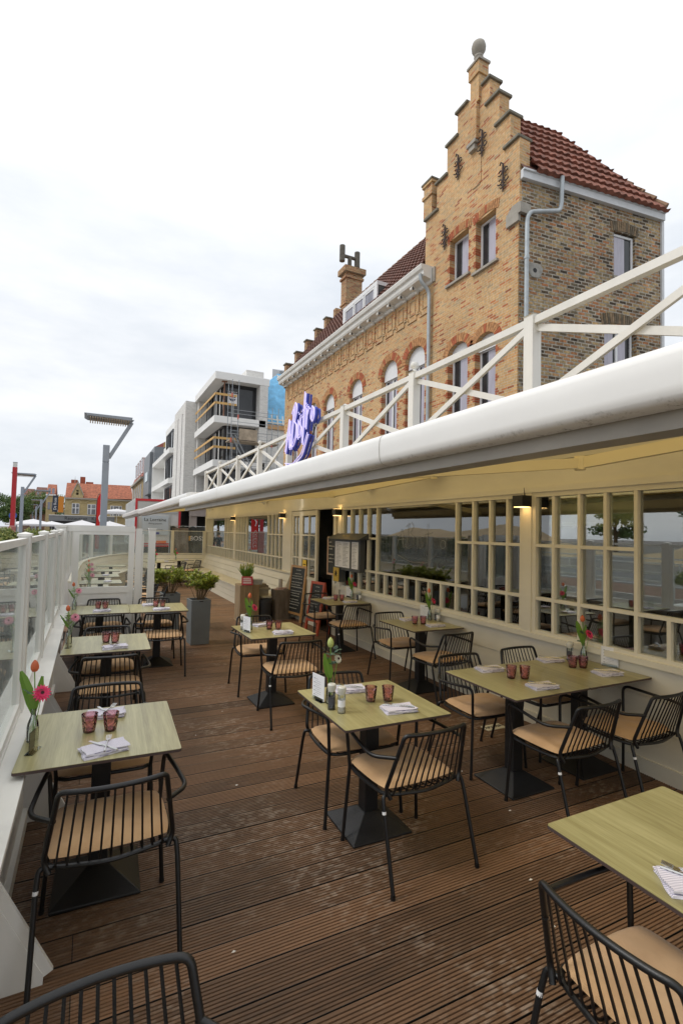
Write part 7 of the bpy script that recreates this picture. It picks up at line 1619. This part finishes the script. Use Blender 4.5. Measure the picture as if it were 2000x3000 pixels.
def person(label, x, y, rz, top, legs, hair, lean=0):
    t = thing('person', label, 'person', (x, y, -.16), rz); SK = mat('skin', (.48,.28,.19), .6)
    J = [(0,0,.96),(0,.01,1.15),(0,.0,1.36),(0,0,1.47),(0,.01,1.56),(0,.02,1.68),(-.10,0,.90),(-.11,.02,.50),(-.11,-.02,.09),(-.11,.12,.03),(.10,0,.90),(.11,.04,.50),(.11,-.02,.09),(.11,.12,.03),(-.20,0,1.38),(-.24,.02,1.12),(-.20,.16,.95),(-.19,.22,.90),(.20,0,1.38),(.24,.02,1.12),(.20,.18,.98),(.19,.24,.93)]
    E = [(0,1),(1,2),(2,3),(3,4),(4,5),(0,6),(6,7),(7,8),(8,9),(0,10),(10,11),(11,12),(12,13),(2,14),(14,15),(15,16),(16,17),(2,18),(18,19),(19,20),(20,21)]
    Rr = [.16,.14,.16,.06,.09,.09,.10,.065,.045,.04,.10,.065,.045,.04,.075,.05,.04,.035,.075,.05,.04,.035]
    me = bpy.data.meshes.new('body'); me.from_pydata(J, E, []); o = bpy.data.objects.new('body', me); C.objects.link(o); o.parent = t
    sk = o.modifiers.new('skin', 'SKIN'); 
    if not me.skin_vertices: 
        bm = bmesh.new(); bm.from_mesh(me); bm.verts.layers.skin.verify(); bm.to_mesh(me); bm.free()
    for v, r in zip(me.skin_vertices[0].data, Rr): v.radius = (r, r*.8)
    me.skin_vertices[0].data[0].use_root = True
    o.modifiers.new('sub', 'SUBSURF').levels = 1; bpy.context.view_layer.update(); m2 = bpy.data.meshes.new_from_object(o.evaluated_get(bpy.context.evaluated_depsgraph_get()))
    o.modifiers.clear(); o.data = m2; m2.materials.clear()
    for q in (SK, top, legs): m2.materials.append(q)
    for p in m2.polygons:
        c = p.center; p.use_smooth = True; p.material_index = 0 if (c.z > 1.44 or (abs(c.x) > .17 and c.z < 1.1 and c.z > .85 and c.y > .08)) else (1 if c.z > .86 else 2)
    mb = MB(); mb.lathe([(0,-.10),(.085,-.06),(.105,.02),(.09,.09),(0,.125)], (0,-.015,1.66), 14); obj('hair', mb, hair, t, smooth=True)
DK = mat('dark_blue_jacket', (.03,.045,.06), .8); JN = mat('brown_trousers', (.12,.07,.05), .8); PKM = mat('pink_shoes_trousers', (.45,.08,.14), .8)
person('person in a dark blue jacket standing beyond the gate, left of the pair', -.42, 36.5, 200, DK, JN, mat('hair_dark', (.03,.02,.015), .7)); person('person in a dark coat and pink shoes beyond the gate, right of the pair', -.02, 36.6, 150, mat('black_coat', (.025,.025,.03), .8), PKM, mat('hair_brown', (.09,.05,.03), .7))
def bike(x, y, rz, m, label, first=[True]):
    t = thing('bicycle', label, 'bicycle', (x, y, -.16), rz, 'bicycles parked in the street'); 
    for u in (-.52, .52):
        mb = MB(); mb.tube([(u+.33*math.cos(a), 0, .35+.33*math.sin(a)) for a in [2*math.pi*k/22 for k in range(22)]], .018, 6, True)
        for k in range(8): a = math.pi*k/8; mb.tube([(u+.33*math.cos(a),0,.35+.33*math.sin(a)),(u-.33*math.cos(a),0,.35-.33*math.sin(a))], .003, 3)
        obj('wheel', mb, BLACK, t)
    mb = MB()
    for a, b in (((-.52,0,.35),(-.15,0,.85)),((-.15,0,.85),(-.05,0,.32)),((-.05,0,.32),(.38,0,.78)),((-.15,0,.78),(.36,0,.82)),((-.52,0,.35),(-.05,0,.32)),((.36,0,.95),(.52,0,.35))): mb.tube([a, b], .017, 6)
    obj('frame', mb, m, t); mb = MB(); mb.tube([(.30,-.27,1.0),(.36,-.1,.98),(.36,.1,.98),(.30,.27,1.0)], .014, 6); obj('handlebar', mb, STEEL, t); mb = MB(); mb.box(-.28,-.03,-.06,.06,.88,.93); o = obj('saddle', mb, BLACK, t); bev(o, .02)
for i, (x, y, rz) in enumerate(((1.0,34,60),(1.45,34.3,65),(1.95,34.2,58),(2.2,30.6,62))): bike(x, y, rz, (DARKGREY, mat('green_bike', (.04,.12,.07), .5), mat('grey_bike', (.3,.3,.3), .4), DARKGREY)[i], ('dark bicycle beyond the gate, leftmost of the row','green bicycle beyond the gate, second of the row','light grey bicycle beyond the gate, third of the row','dark bicycle nearest the delivery truck')[i])
